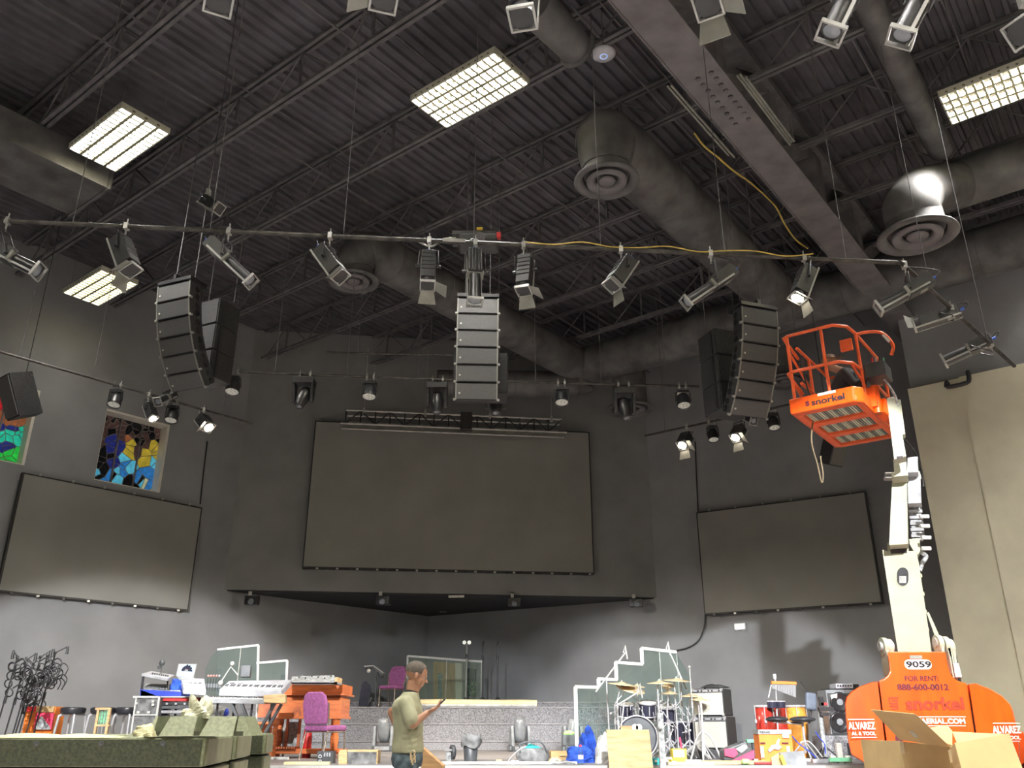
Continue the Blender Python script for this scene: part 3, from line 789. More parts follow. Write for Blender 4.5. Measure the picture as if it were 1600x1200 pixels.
fixture('white-lens spotlight in the middle of the right cluster', BR1, 1486, (1500, 484), (1428, 508), .5, rb=.075, doors='l', kind='fresnel')
fixture('lowest chrome-nosed spotlight of the right cluster, above the cream wall', BR1, 1548, (1550, 530), (1475, 564), .62, rb=.08)
# top edge fixtures
hk = PZ(1310, -60, CZ+6.3)
for px, tl, ns, lab, dr, kd in ((1335, (1345, -45), (1298, 52), 'left one of the two big spotlights cut by the top edge', '', 'ellipsoidal'), (1450, (1462, -45), (1408, 58), 'right one of the two big spotlights cut by the top edge', '', 'ellipsoidal'),
                        (1100, (1110, -50), (1106, 8), 'white-flapped spotlight cut by the top edge', 'bl', 'fresnel'), (598, (598, -55), (600, -2), 'dark spotlight just showing at the top edge left of the bright troffer', 'r', 'fresnel'),
                        (340, (350, -50), (342, 2), 'dark spotlight nose just showing at the top edge in the upper left', '', 'fresnel'), (818, (822, -50), (816, 28), 'dark spotlight hanging at the top edge beside the bright troffer', '', 'fresnel'),
                        (1600, (1640, 20), (1596, 50), 'spotlight flap just showing at the right edge near the top', 'l', 'fresnel')):
    q = P(px, -80 if px < 1600 else 0, 4.0)
    fixture(lab, None, px, tl, ns, .55, False, rb=.075, doors=dr, kind=kd, hook=q)
TB = bar('lighting pipe just above the top edge of the picture', P(300, -84, 4.0), P(1520, -84, 4.0), .024, 4)
# upper left dark fixture and projector
fixture('small dark spotlight up in the joists above the left part of the front pipe', None, 0, (318, 312), (342, 326), .35, False, rb=.07, kind='fresnel', hook=P(326, 300, 9.4))
MB().cyl(P(326, 300, 9.4), Vector((P(326, 300, 9.4).x, 9.4, DECK)), .006, n=6).build('hanger_rod', 'black metal', [o for o in COL.objects if o.get('label', '').startswith('small dark spotlight up')][0])
pj = onbar(B1, 745)+Vector((0, .35, .20))
t = thing('projector', 'dark projector with a red knob hung above the middle of the front pipe', 'projector', pj)
MB().box(pj, (.48, .34, .11)).build('body', 'black metal', t, bevel=.03)
MB().box(pj+Vector((-.03, .05, .10)), (.56, .3, .05)).cyl(pj+Vector((0, .05, .10)), onbar(B1, 745)+Vector((0, 0, .02)), .018, n=8).cyl(pj+Vector((0, 0, .1)), pj+Vector((0, 0, .22)), .03, n=8).build('bracket', 'black metal', t)
MB().cyl(pj+Vector((.03, -.16, -.02)), pj+Vector((.03, -.24, -.05)), .06, n=16).build('lens_hood', 'beam paint', t)
MB().box(pj+Vector((.25, -.15, .02)), (.05, .05, .07)).build('knob', 'red plastic', t)
MB().box(pj+Vector((.02, -.12, .135)), (.07, .02, .03)).build('warning_label', 'yellow', t)
MB().tube(bez([pj+Vector((-.26, -.1, .02)), pj+Vector((-.42, -.1, 0)), pj+Vector((-.55, -.1, -.1)), pj+Vector((-.7, -.1, -.04))], 5), .012, 6).build('power_cable', 'flap metal', t)


# moving heads and pars on the rear pipe
def mover(label, p, tilt=(0, -.3, -1), s=1.0, group=None, up=False, yaw=0):
    p = Vector(p); t = thing('moving_head', label, 'stage light', p, group=group)
    k = -1 if not up else 1
    def q(x, y, z): return p+Matrix.Rotation(yaw, 3, 'Z') @ Vector((x*s, y*s, k*z*s))
    if not up:
        m = MB(); clamp(m, p+Vector((-.09*s, 0, 0)), .8); clamp(m, p+Vector((.09*s, 0, 0)), .8); m.build('clamp', 'dull steel', t)
    z0 = .10 if not up else 0
    R_ = Matrix.Rotation(yaw, 3, 'Z')
    MB().box(q(0, 0, z0+.05), (.36*s, .28*s, .10*s), m=R_).build('base', 'black metal' if not up else 'dark plastic', t, bevel=.012)
    if up:
        MB().box(q(0, -.145, z0+.05), (.26*s, .01, .06*s), m=R_).build('control_panel', 'silver plastic', t)
        for sd in (-1, 1): MB().box(q(sd*.19, 0, z0+.05), (.04*s, .18*s, .07*s), m=R_).build('handle', 'grey plastic', t)
    ym = 'black metal' if not up else 'grey plastic'
    for sd in (-1, 1):
        y = MB(); y.loft([[q(sd*(.13+a), b, z) for a, b in ((0, -wd), (.05, -wd), (.05, wd), (0, wd))] for z, wd in ((z0+.10, .11), (z0+.2, .10), (z0+.34, .07), (z0+.42, .045))], smooth=False)
        y.build('yoke_arm', ym, t, bevel=.01)
    c = q(0, 0, z0+.34); d = Vector(tilt).normalized()
    r = .105*s
    MB().lathe([(.001, -.20*s), (r*.75, -.19*s), (r*1.0, -.12*s), (r*1.08, .0), (r*1.0, .08*s), (r*.82, .15*s), (r*.78, .20*s), (r*.6, .205*s), (r*.55, .17*s), (.001, .17*s)], c, d, 20).build('head', 'black metal' if not up else 'grey plastic', t)
    MB().lathe([(.001, 0), (r*.5, -.004), (r*.52, -.03)], c+d*.2*s, d, 16).build('lens', 'glass lens', t)
    return t
def par(label, p, s=1.0, group=None, d=(0, -.25, -1)):
    p = Vector(p); t = thing('par_light', label, 'stage light', p, group=group); d = Vector(d).normalized()
    m = MB(); clamp(m, p+Vector((-.06, 0, 0)), .8); clamp(m, p+Vector((.06, 0, 0)), .8); m.build('clamp', 'dull steel', t)
    MB().box(p-ZV*.12, (.22*s, .14*s, .05)).build('bracket', 'black metal', t)
    c = p-ZV*.30; r = .13*s
    MB().lathe([(.001, -.14), (r*.75, -.13), (r*.95, -.06), (r, .06), (r*1.04, .09), (r*.92, .09), (r*.9, .075), (.001, .07)], c, d, 22).build('body', 'black metal', t)
    MB().lathe([(.001, 0), (r*.88, 0)], c+d*.078, d, 22).build('lens', 'par lens', t)
    yk = MB().tube([p-ZV*.12+Vector((r, 0, 0)), c+Vector((r*1.1, 0, 0))], .01, 6).tube([p-ZV*.12-Vector((r, 0, 0)), c-Vector((r*1.1, 0, 0))], .01, 6); yk.build('yoke', 'black metal', t)
    return t
GM = 'moving heads on the rear pipe'; GP = 'round led pars hung from the pipes'
mover('hanging moving head third lamp left of the centre array, head tilted left', onbar(B3a, 477), (-.25, -.3, -1), 1.0, GM)
mover('hanging moving head immediately left of the centre array', onbar(B3a, 684), (.05, -.2, -1), 1.0, GM)
mover('hanging moving head immediately right of the centre array', onbar(B3b, 775), (.02, -.3, -1), 1.0, GM)
mover('hanging moving head in front of the dark round diffuser right of centre', onbar(B3b, 974), (.1, -.25, -1), 1.05, GM)
par('round led par directly right of the left array', onbar(B3a, 367), .95, GP)
par('round led par between two moving heads left of the centre array', onbar(B3a, 579), .95, GP)
par('round led par first to the right of the centre array and moving head', onbar(B3b, 877), .95, GP)
par('round led par on the right end of the rear pipe, beside the right array', onbar(B3b, 1066), .95, GP)
# side pipes
par('round led par on the left side pipe above the stained glass left edge', onbar(BL0, 184), .9, GP)
par('round led par on the left side pipe just right of the stained glass', onbar(BL0, 272), .9, GP)
fixture('lit spotlight on the left side pipe in front of the stained glass', BL0, 234, (232, 632), (239, 654), .36, rb=.075, lit=True, kind='fresnel', spot=(SPOT_W*.3, 70, (.6, .1, -.9)))
fixture('bright lit spotlight with an open flap right of the stained glass', BL0, 319, (314, 652), (326, 668), .34, rb=.10, lit=True, kind='fresnel', doors='r', spot=(SPOT_W*1.5, 66, (.8, .40, -.66)))
fixture('dark tilted cylinder lamp on the left side pipe above the stained glass', BL0, 262, (272, 615), (246, 628), .5, rb=.08)
fixture('lit spotlight with two pale flaps, left one on the right side pipe', BR0, 1073, (1074, 680), (1066, 696), .36, rb=.10, lit=True, kind='fresnel', doors='lb', spot=(SPOT_W*1.2, 66, (-.9, .18, -.70)))
fixture('lit spotlight with two pale flaps, right one on the right side pipe', BR0, 1154, (1158, 668), (1149, 684), .34, rb=.095, lit=True, kind='fresnel', doors='lb', spot=(SPOT_W*1.0, 66, (-.85, .40, -.72)))
par('round led par between the two lit lamps on the right side pipe', onbar(BR0, 1112), .8, GP)
par('round led par on the right side pipe left of the orange basket', onbar(BR0, 1206), .8, GP)
fixture('dark tilted cylinder lamp on the right side pipe below the right array', BR0, 1160, (1158, 648), (1178, 658), .45, rb=.08)

# ================================================================ LINE ARRAYS
def array(label, top, yaw, n=6, w_=.67, h=.285, dep=.42, tilt0=2, dt=3.0, subs=None, side_ports=True):
    """top = point at the top centre of the front; yaw turns the front"""
    t = thing('line_array', label, 'loudspeaker array', top)
    f = Matrix.Rotation(yaw, 3, 'Z'); X = f @ Vector((1, 0, 0)); FW = f @ Vector((0, -1, 0))
    p = Vector(top); 
    fr = MB().box(p-FW*dep*.4+ZV*.05, (w_*1.0, dep*.9, .06), m=f).box(p-FW*dep*.5+ZV*.12, (.05, dep*1.1, .08), m=f); fr.build('rigging_frame', 'black metal', t)
    for sx in (-.2, .2): 
        a = p-FW*dep*.5+X*sx+ZV*.1; MB().cyl(a, Vector((a.x, a.y, DECK)), .008, n=5).build('rigging_chain', 'steel paint', t)
    for k in range(n):
        ang = rad(tilt0+dt*k); dn = (-ZV*math.cos(ang)-FW*math.sin(ang)).normalized(); fw = (FW*math.cos(ang)-ZV*math.sin(ang)).normalized()
        m_ = Matrix((X, -fw, -dn)).transposed()
        c = p+dn*h/2-fw*dep/2
        hb = h*.5-.008
        def q(x, y, z): return c+X*x+fw*y-dn*z
        # trapezoid cabinet, narrower at the back
        b = MB(); fy, by = dep/2, -dep/2
        b.loft([[q(-w_/2, fy, z), q(w_/2, fy, z), q(w_/2, -.02, z*1), q(w_*.30, by, z*.8), q(-w_*.30, by, z*.8), q(-w_/2, -.02, z*1)] for z in (-hb, hb)], smooth=False)
        mod = b.build('speaker_module', 'cabinet black', t)
        MB().box(q(0, fy+.006, 0), (w_*.93, .012, h*.84), m=m_).build('grille', 'grille metal', mod)
        MB().box(q(-w_*.40, fy+.015, -h*.1), (.028, .006, .026), m=m_).build('badge', 'badge white', mod)
        for sd in (-1, 1):
            MB().box(q(sd*(w_/2-.012), fy+.002, 0), (.02, .03, h*.97), m=m_).build('side_rail', 'flap metal', mod)
            MB().cyl(q(sd*(w_/2+.012), fy-.03, -h*.46), q(sd*(w_/2+.012), fy+.02, -h*.46), .02, n=8).build('rigging_pin', 'dull steel', mod)
            if side_ports:
                for zz in (-.28, .12):
                    pc_ = q(sd*(w_/2+.002), .02, h*zz)
                    MB().lathe([(.045, 0), (.05, .006), (.056, 0)], q(sd*w_/2, .05, h*zz), X*sd, 16).lathe([(.001, .002), (.045, .001)], q(sd*w_/2, .05, h*zz), X*sd, 16).build('side_handle', 'black gloss', mod)
        p = p+dn*h
    return t, p
ct = P(747, 466, 12.4)
array('centre line array of six black speaker boxes hanging above the big screen', ct, rad(3), tilt0=1, dt=2.6)
lt = P(273, 443, 12.2)
array('left line array of six grey speaker boxes, curved and turned left', lt, rad(-22), h=.295, tilt0=5, dt=6.8)
rt = P(1186, 482, 12.2)
array('right line array of six grey speaker boxes beside the orange basket', rt, rad(19), h=.295, tilt0=5, dt=6.2)
def subs(label, p, yaw, n=2, w_=.75, h=.6, d=.6):
    t = thing('hung_subwoofer', label, 'loudspeaker', p); m_ = Matrix.Rotation(yaw, 3, 'Z')
    for k in range(n):
        q = Vector(p)-ZV*(h*(k+.5)); mo = MB().box(q, (w_, d, h-.012), m=m_).build('speaker_module', 'cabinet black', t, bevel=.01)
        MB().box(q+m_ @ Vector((0, -d/2-.01, 0)), (w_*.94, .02, h*.92), m=m_).build('grille', 'cabinet black', mo)
        for sd in (-1, 1): MB().box(q+m_ @ Vector((sd*w_/2, -d*.3, 0)), (.03, .04, h*.9), m=m_).build('rigging_rail', 'black metal', mo)
    for sx in (-.3, .3):
        a = Vector(p)+m_ @ Vector((sx, 0, 0)); MB().cyl(a, Vector((a.x, a.y, DECK)), .008, n=5).build('rigging_chain', 'steel paint', t)
subs('black subwoofer stack hanging behind the right line array', P(1127, 525, 13.3), rad(20), 3, .62, .48, .5)
subs('black subwoofer stack hanging behind the left line array', P(345, 478, 13.4), rad(-25), 3, .45, .48, .5)
subs('black subwoofer hanging behind the centre line array', P(752, 560, 13.6), rad(0), 1, .9, .75, .5)
# hanging side speakers
for lab, p, yaw, s in (('black speaker hanging before the stained glass at the left edge', P(33, 618, 14.0), rad(-38), 1.0), ('black speaker hanging below the orange basket near the right wall', P(1300, 703, 16.5), rad(30), .8)):
    t = thing('hanging_speaker', lab, 'loudspeaker', p+ZV*.4)
    m_ = Matrix.Rotation(yaw, 3, 'Z') @ Matrix.Rotation(rad(25), 3, 'X')
    MB().loft([[p+m_ @ Vector((a*s, b*s, z*s)) for a, b in ((-.24, -.22), (.24, -.22), (.15, .22), (-.15, .22))] for z in (-.38, .38)], smooth=False).build('cabinet', 'cabinet black', t, bevel=.01)
    MB().box(p+m_ @ Vector((0, -.235*s, 0)), (.44*s, .02, .7*s), m=m_).build('grille', 'grille metal', t)
    q = p+ZV*.3; MB().cyl(q, Vector((q.x, q.y, JB if p.x < 0 else JB)), .008, n=6).tube([q+m_ @ Vector((-.26*s, 0, 0)), q+ZV*.15, q+m_ @ Vector((.26*s, 0, 0))], .012, 6).build('bracket', 'black metal', t)
# lighting truss above the centre screen
def onT(px, py): return PL(px, py, LB+nB*1.1, nB)
a, b = onT(541, 641), onT(878, 655)
t = thing('box_truss', 'black lattice truss hung directly above the big centre screen', 'truss', (a+b)/2)
h_ = .36; dd = (b-a); dd.z = 0; Ltr = dd.length; dd.normalize(); az = (a.z+b.z)/2
a = Vector((a.x, a.y, az)); back = -nB*.42
for z_, o in ((0, Vector()), (-h_, Vector()), (0, back), (-h_, back)):
    MB().cyl(a+o+ZV*z_-dd*(.12 if z_ else 0), a+o+ZV*z_+dd*(Ltr+(.12 if z_ else 0)), .028, n=8).build('chord', 'dull steel', t)
nn = 15
for k in range(nn):
    s0_, s1_ = Ltr*k/nn, Ltr*(k+1)/nn
    MB().cyl(a+dd*s0_, a+dd*(s1_)-ZV*h_, .018, n=6).build('lattice_brace', 'black metal', t) if k % 2 else MB().cyl(a+dd*s0_-ZV*h_, a+dd*s1_, .018, n=6).build('lattice_brace', 'black metal', t)
    MB().cyl(a+dd*s0_, a+dd*s0_-ZV*h_, .018, n=6).cyl(a+dd*s0_, a+dd*s0_+back, .014, n=6).build('lattice_post', 'black metal', t)
tag(MB().poly([a+back*1.4-ZV*h_*.9, a+dd*Ltr+back*1.4-ZV*h_*.9, a+dd*Ltr+back*1.4-ZV*.12, a+back*1.4-ZV*.12], nB*.03).build('backing_panel', 'flap metal'), 'pale strip panel behind the truss over the big screen', 'panel')
for f_ in (.08, .36, .66, .95):
    q = a+dd*Ltr*f_; MB().cyl(q, Vector((q.x, q.y, JB)), .008, n=5).box(q, (.06, .08, .14)).build('rigging_clamp', 'dull steel', t)
MB().box(a+dd*Ltr*.55-ZV*h_*.5, (.3, .2, h_*1.3)).build('motor_block', 'black metal', t)

# small things on the soffit edge and wall
for px, py, lab in ((394, 938, 'small dark camera light under the left corner of the soffit'), (598, 938, 'small dark fixture under the soffit edge left of its middle'), (804, 941, 'small dark fixture under the soffit edge right of its middle'), (994, 942, 'small dark camera light under the right corner of the soffit')):
    p = onB(px, py, .12)
    t = thing('soffit_fixture', lab, 'light fixture', p)
    MB().box(p, (.34, .16, .22), rz=-.12).build('housing', 'black metal', t, bevel=.02)
    MB().cyl(p+Vector((0, -.08, -.02)), p+Vector((0, -.12, -.06)), .07, n=14).build('lens', 'glass lens', t)
    MB().box(p+Vector((-.06, -.02, .15)), (.08, .04, .12)).build('bracket', 'white metal', t)
p = onB(713, 932, .03)
tag(MB().box(p, (.40, .03, .055), rz=-.13).build('light_strip', 'badge white'), 'small pale strip on the soffit bottom edge below the big screen', 'sign')
for px, py in ((605, 945), (692, 956)):
    q = PZ(px, py, zB-.03); t = thing('downlight', 'small recessed downlight in the soffit underside %s' % ('left of middle' if px < 650 else 'near its middle'), 'ceiling light', q)
    MB().lathe([(.06, .0), (.10, -.005), (.11, .01)], q, n=18).build('trim_ring', 'white metal', t)
    MB().lathe([(.001, 0), (.06, .0)], q, n=18).build('lens', 'par lens', t)
p = PL(1156, 979, RB+nR*.06, nR)
t = thing('emergency_light', 'small white emergency light box on the wall under the right screen', 'light fixture', p)
mm = Matrix((-dR, -nR, ZV)).transposed()
MB().box(p, (.26, .06, .15), m=mm).build('housing', 'glowing housing white', t, bevel=.01)
for sd in (-.09, .09): MB().cyl(p+dR*sd-ZV*.09, p+dR*sd+nR*.02-ZV*.06, .035, n=12).build('lamp_head', 'white plastic', t)
# cables hanging near the walls
def wallcab(name, label, pts, n, p0, r=.016, m='hose black'):
    tag(MB().tube(bez([PL(x, y, p0, n) for x, y in pts], 4), r, 6).build(name, m), label, 'cable')
wallcab('cable', 'thin dark cable running down the left wall beside the screen', [(324, 690), (318, 740), (313, 788)], nL, LB+nL*.03)
wallcab('cable', 'thin dark cable on the right wall above the right screen corner', [(1086, 690), (1088, 740), (1091, 800)], nR, RB+nR*.03)
wallcab('cable', 'cable bundle sagging from the right screen corner to the drum shield', [(1102, 958), (1100, 980), (1092, 1000), (1075, 1012), (1050, 1018)], nR, RB+nR*.05, .018)
q = P(1385, 790, 12.0)

hp_ = [PL(x, y, cr0+ZV*5, -U) for x, y in ((1481, 600), (1483, 607), (1512, 601), (1516, 594), (1514, 584))]
tag(MB().tube(bez([p-U*.12 for p in hp_], 3), .045, 8).cyl(hp_[0]-U*.12, hp_[0]+U*.3, .045, n=8).cyl(hp_[-1]-U*.12, hp_[-1]+U*.3, .045, n=8).build('pipe_bracket', 'black metal'), 'black bent pipe at the top edge of the cream wall', 'pipe')
# ================================================================ BOOM LIFT
YT = 11.2
SKEW = .45
def T3(x, y, dy=0): return P(x, y, YT+dy)
base = P(1456, 1150, YT+.6); base.z = 0
t = thing('boom_lift', 'orange and cream aerial boom lift at the right, counterweight towards us and basket raised', 'boom lift', base)
ctr = [(1386, 1018), (1477, 1018), (1480, 1035), (1484, 1051), (1489, 1059), (1497, 1064), (1511, 1068), (1535, 1228), (1394, 1228), (1373, 1063), (1380, 1061), (1387, 1055), (1390, 1049), (1389, 1036)]
ctr_o = MB().pp(ctr, YT, .9).build('counterweight', 'lift orange', t, bevel=.018, seg=3)
lw_ = [(1371, 1064), (1391, 1228), (1372, 1212), (1347, 1190), (1331, 1180), (1326, 1158), (1322, 1120), (1321, 1100), (1323, 1089), (1330, 1080), (1343, 1072), (1362, 1065)]
rw_ = [(1514, 1068), (1538, 1228), (1588, 1222), (1600, 1195), (1600, 1167), (1594, 1130), (1589, 1110), (1584, 1100), (1570, 1087), (1549, 1076), (1525, 1067)]
def wing(px, side):
    mb = MB(); pts = [P(x, y, YT+.03) for x, y in px]; xi = pts[0].x
    # curved: outer points swept back in two layers
    cx = sum(p.x for p in pts)/len(pts); cz = sum(p.z for p in pts)/len(pts)
    def lay(y, k): return [Vector(((xi+(p.x-xi)*k if abs(p.x-xi) > .25 else p.x)+y*.45, YT+.03+y + abs(p.x-xi)**2*.25, cz+(p.z-cz)*(1-(1-k)*.5))) for p in pts]
    mb.loft([lay(0, .95), lay(.04, .985), lay(.12, 1.0), lay(.9, 1.0)], smooth=False)
    return mb.build('side_cover', 'lift orange', t, bevel=.01)
wing(lw_, -1); wing(rw_, 1)
base.x += .35
MB().box((base.x+.2, YT+1.4, .95), (1.5, 1.2, .5)).build('turntable', 'lift orange', t, bevel=.03)
MB().box((base.x, YT+1.5, .55), (1.3, 2.2, .4)).build('chassis', 'black metal', t, bevel=.03)
for sx in (-.95, .95):
    for sy in (.6, 2.6):
        w_ = MB().cyl((base.x+sx-.14, YT+sy, .42), (base.x+sx+.14, YT+sy, .42), .42, n=24).build('wheel', 'black metal', t, bevel=.03)
        MB().cyl((base.x+sx-.15, YT+sy, .42), (base.x+sx+.15, YT+sy, .42), .2, n=16).build('hub', 'lift cream', w_)
f_ = Vector((0, -1, 0)); y_ = YT-.003
def lt(s, m, x0, x1, yt, yb, par=None, bold=.02, Y=y_, name='lettering'):
    a, b, c = P(x0, yt, Y), P(x1, yt, Y), P(x0, yb, Y); b.z = a.z
    return text(name, s, m, par or t, a, b, abs(a.z-c.z), f_, bold)
def pill(x0, x1, y0, y1, m, name, parent=None, Y=YT, rnd=True):
    a, b = P(x0, y0, Y), P(x1, y1, Y); r = (a.z-b.z)/2 if rnd else .004; pts = []
    for cx_, a0_ in ((b.x-r, -90), (a.x+r, 90)):
        for k in range(7):
            an = rad(a0_+30*k); pts.append((cx_+r*math.cos(an), Y-.001, (a.z+b.z)/2+(a.z-b.z)/2*math.sin(an)))
    return MB().poly(pts, (0, -.003, 0)).build(name, m, parent or t)
pill(1411.5, 1457, 1030.5, 1046, 'decal white', 'number_plate'); lt('9059', 'decal black', 1415, 1454, 1033, 1043, Y=YT-.006, bold=.03)
pill(1421, 1441, 1024, 1029.5, 'flap metal', 'small_label', rnd=False)
lt('FOR RENT:', 'decal maroon', 1413, 1466, 1056, 1064); lt('888-600-0012', 'decal maroon', 1401, 1481, 1068.5, 1078.5, bold=.03)
# embossed maker's mark: letters and the striped S
lt('snorkel', 'emboss orange', 1413, 1504, 1089, 1109.5, bold=.035)
for (a, b, c, d) in ((1389, 1404, 1089, 1091.5), (1388, 1391, 1091, 1100), (1393, 1403, 1093.5, 1096), (1391, 1401, 1098, 1100.5), (1401, 1404, 1097, 1108), (1390, 1402, 1102, 1104.5), (1392, 1403, 1106.5, 1109)):
    A_, B_ = P(a, c, YT), P(b, d, YT); MB().poly([(A_.x, YT-.001, A_.z), (B_.x, YT-.001, A_.z), (B_.x, YT-.001, B_.z), (A_.x, YT-.001, B_.z)], (0, -.004, 0)).build('emblem_bar', 'emboss orange', t)
lt('AERIAL.COM', 'decal white', 1438, 1507, 1122.5, 1131, bold=.03)
for y0 in (1119.5, 1133.5): pill(1392, 1509, y0, y0+1.0, 'decal white', 'decal_line', rnd=False)
YW = YT+.05
def lw2(s, x0, x1, yt, yb, Y): return lt(s, 'decal white', x0, x1, yt, yb, Y=Y, bold=.03)
lw2('ALVAREZ', 1324.5, 1366.5, 1128, 1140, YT+.022); lw2('AL & TOOL', 1330, 1368, 1143, 1149, YT+.022)
pill(1325, 1366, 1123.5, 1124.7, 'decal white', 'decal_line', Y=YT+.03, rnd=False); pill(1330, 1370, 1151.5, 1152.7, 'decal white', 'decal_line', Y=YT+.03, rnd=False)
lw2('ALVAREZ', 1549.5, 1594, 1134, 1146, YT+.022); lw2('AL & TOOL', 1553, 1594, 1149.5, 1155.5, YT+.022)
pill(1551, 1594, 1129.5, 1130.7, 'decal white', 'decal_line', Y=YT+.03, rnd=False); pill(1553, 1594, 1157.5, 1158.7, 'decal white', 'decal_line', Y=YT+.03, rnd=False)
# pivot lugs and pins beside the boom foot
for x, y in ((1381, 1010), (1388, 1012), (1466, 1006), (1476, 1008), (1483, 1012)):
    c = T3(x, y, .35); MB().cyl(c+Vector((-.03, 0, 0)), c+Vector((.03, 0, 0)), .11, n=16).box(c+Vector((0, 0, -.18)), (.035, .2, .36)).build('pivot_lug', 'lift cream', t)
for x, y in ((1384, 1010), (1471, 1004)):
    c = T3(x, y, .35); MB().cyl(c+Vector((-.09, 0, 0)), c+Vector((.09, 0, 0)), .06, n=14).build('pivot_pin', 'dull steel', t)
MB().tube(bez([T3(1476, 1000, .4), T3(1486, 1004, .4), T3(1491, 1018, .4), T3(1490, 1042, .4)]), .022, 8).build('hose', 'chain grey', t)
MB().pp([(1481, 1012), (1487, 1010), (1497, 1062), (1489, 1058)], YT+.25, .12).build('side_post', 'lift cream', t)
MB().pp([(1489, 1036), (1498, 1036), (1503, 1058), (1493, 1058)], YT+.2, .1).build('side_box', 'white plastic', t)
MB().pp([(1463, 1000), (1448, 958), (1451, 956), (1470, 998)], YT+.5, .06).build('lift_strut', 'lift cream', t)
# boom sections
Y1 = YT+.45
b1o = [(1378, 858), (1380, 859), (1385, 861), (1432, 861), (1436, 880), (1456, 1020), (1403, 1020), (1392, 950)]
def slot(cx_, cy_, w_, h_, Y, n=8):
    return [(cx_+w_*math.cos(rad(a)), cy_-h_+(-w_*math.sin(rad(a)))) for a in range(0, 181, 30)] + [(cx_+w_*math.cos(rad(a)), cy_+h_-(w_*math.sin(rad(a)))) for a in range(180, 361, 30)]
MB().pp(b1o, Y1, .42).build('boom_base_section', 'lift cream', t, bevel=.01)
sl = slot(1410.5, 901, 9, 5.5, Y1)
MB().pp([(1410.5+(x-1410.5)*1.18, 901+(y-901)*1.1) for x, y in sl], Y1-.008, .012).build('slot_rim', 'lift cream', t)
so_ = MB().pp(sl, Y1-.012, .008).build('slot_opening', 'black metal', t)
MB().pp([(1405, 900), (1416, 900), (1416, 911), (1405, 911)], Y1-.016, .006).build('slot_block', 'dull steel', so_)
MB().pp([(1386, 848), (1419, 846), (1420, 862), (1387, 863)], Y1+.02, .38).build('boom_collar', 'lift cream', t, bevel=.008)
MB().pp([(1391, 856), (1417, 855), (1417, 864), (1392, 865)], Y1-.01, .03).build('collar_opening', 'decal black', t)
MB().pp([(1394, 742), (1417, 740), (1419, 850), (1389, 852)], Y1-.30, .34).build('boom_middle_section', 'lift cream', t, bevel=.01)
MB().pp([(1392, 738), (1418, 736), (1419, 743), (1393, 745)], Y1-.62, .4).build('boom_collar', 'lift cream', t, bevel=.006)
MB().pp([(1395, 718), (1416, 716), (1417, 738), (1397, 739)], Y1-.62, .3).build('boom_upper_section', 'lift cream', t, bevel=.008)
MB().pp([(1385, 622), (1400, 619), (1416, 713), (1397, 718)], Y1-1.15, .24).build('boom_fly_section', 'lift cream', t, bevel=.008)
MB().pp([(1401, 625), (1407, 624), (1414.5, 678), (1408, 680)], Y1-1.13, .16).build('fly_side_box', 'lift cream', t, bevel=.006)
MB().pp([(1397, 696), (1409, 695), (1409.5, 697), (1397.5, 698)], Y1-1.155, .004).build('warning_label', 'stick pink', t)
MB().pp([(1401, 713), (1411, 712), (1411, 716), (1401, 717)], Y1-1.16, .01).build('slot_opening', 'decal black', t)
MB().pp([(1418, 741), (1438, 739), (1440, 786), (1419, 787)], Y1-.25, .22).build('carrier_box', 'silver plastic', t, bevel=.006)
MB().pp([(1418, 715), (1434, 713), (1435, 738), (1417, 739)], Y1-.5, .2).build('carrier_box', 'silver plastic', t, bevel=.006)
MB().pp([(1418, 738), (1437, 736), (1440, 748), (1434, 748), (1433, 742), (1418, 743)], Y1-.22, .05).build('carrier_bracket', 'lift cream', t)
for k in range(6):
    y0 = 787+k*9.5; x0 = 1419+k*.9
    MB().pp([(x0, y0), (x0+21, y0-.5), (x0+21.5, y0+4), (x0+.5, y0+4.5)], Y1+.1, .2).build('chain_link', 'silver plastic', t)
    MB().pp([(x0+2, y0+4), (x0+19, y0+4), (x0+19, y0+9), (x0+2, y0+9)], Y1+.14, .12).build('chain_link', 'chain grey', t)
MB().pp([(1420, 842), (1437, 841), (1438, 860), (1433, 871), (1421, 850)], Y1+.1, .2).build('chain_guide', 'lift cream', t, bevel=.006)
for x, y in ((1391, 741), (1390, 748), (1445, 807), (1446, 822), (1448, 840), (1448, 857)):
    c = P(x, y, Y1-.12); MB().cyl(c+Vector((-.07, 0, 0)), c+Vector((.05, 0, 0)), .028, n=10).build('roller', 'white metal', t)
MB().tube(bez([P(x, y, Y1+.3) for x, y in ((1436, 862), (1447, 869), (1441, 880), (1437, 892))]), .03, 8).build('hose', 'chain grey', t)
MB().tube(bez([P(x, y, Y1+.3) for x, y in ((1410, 684), (1420, 694), (1430, 708), (1440, 735), (1443, 760))]), .014, 6).build('hose', 'hose black', t)
for k in range(5):
    c = P(1438+k*3.6, 900+k*28, Y1+.4); MB().box(c, (.03, .05, .05)).build('hose_clip', 'lift cream', t)
SKEW = 0.0
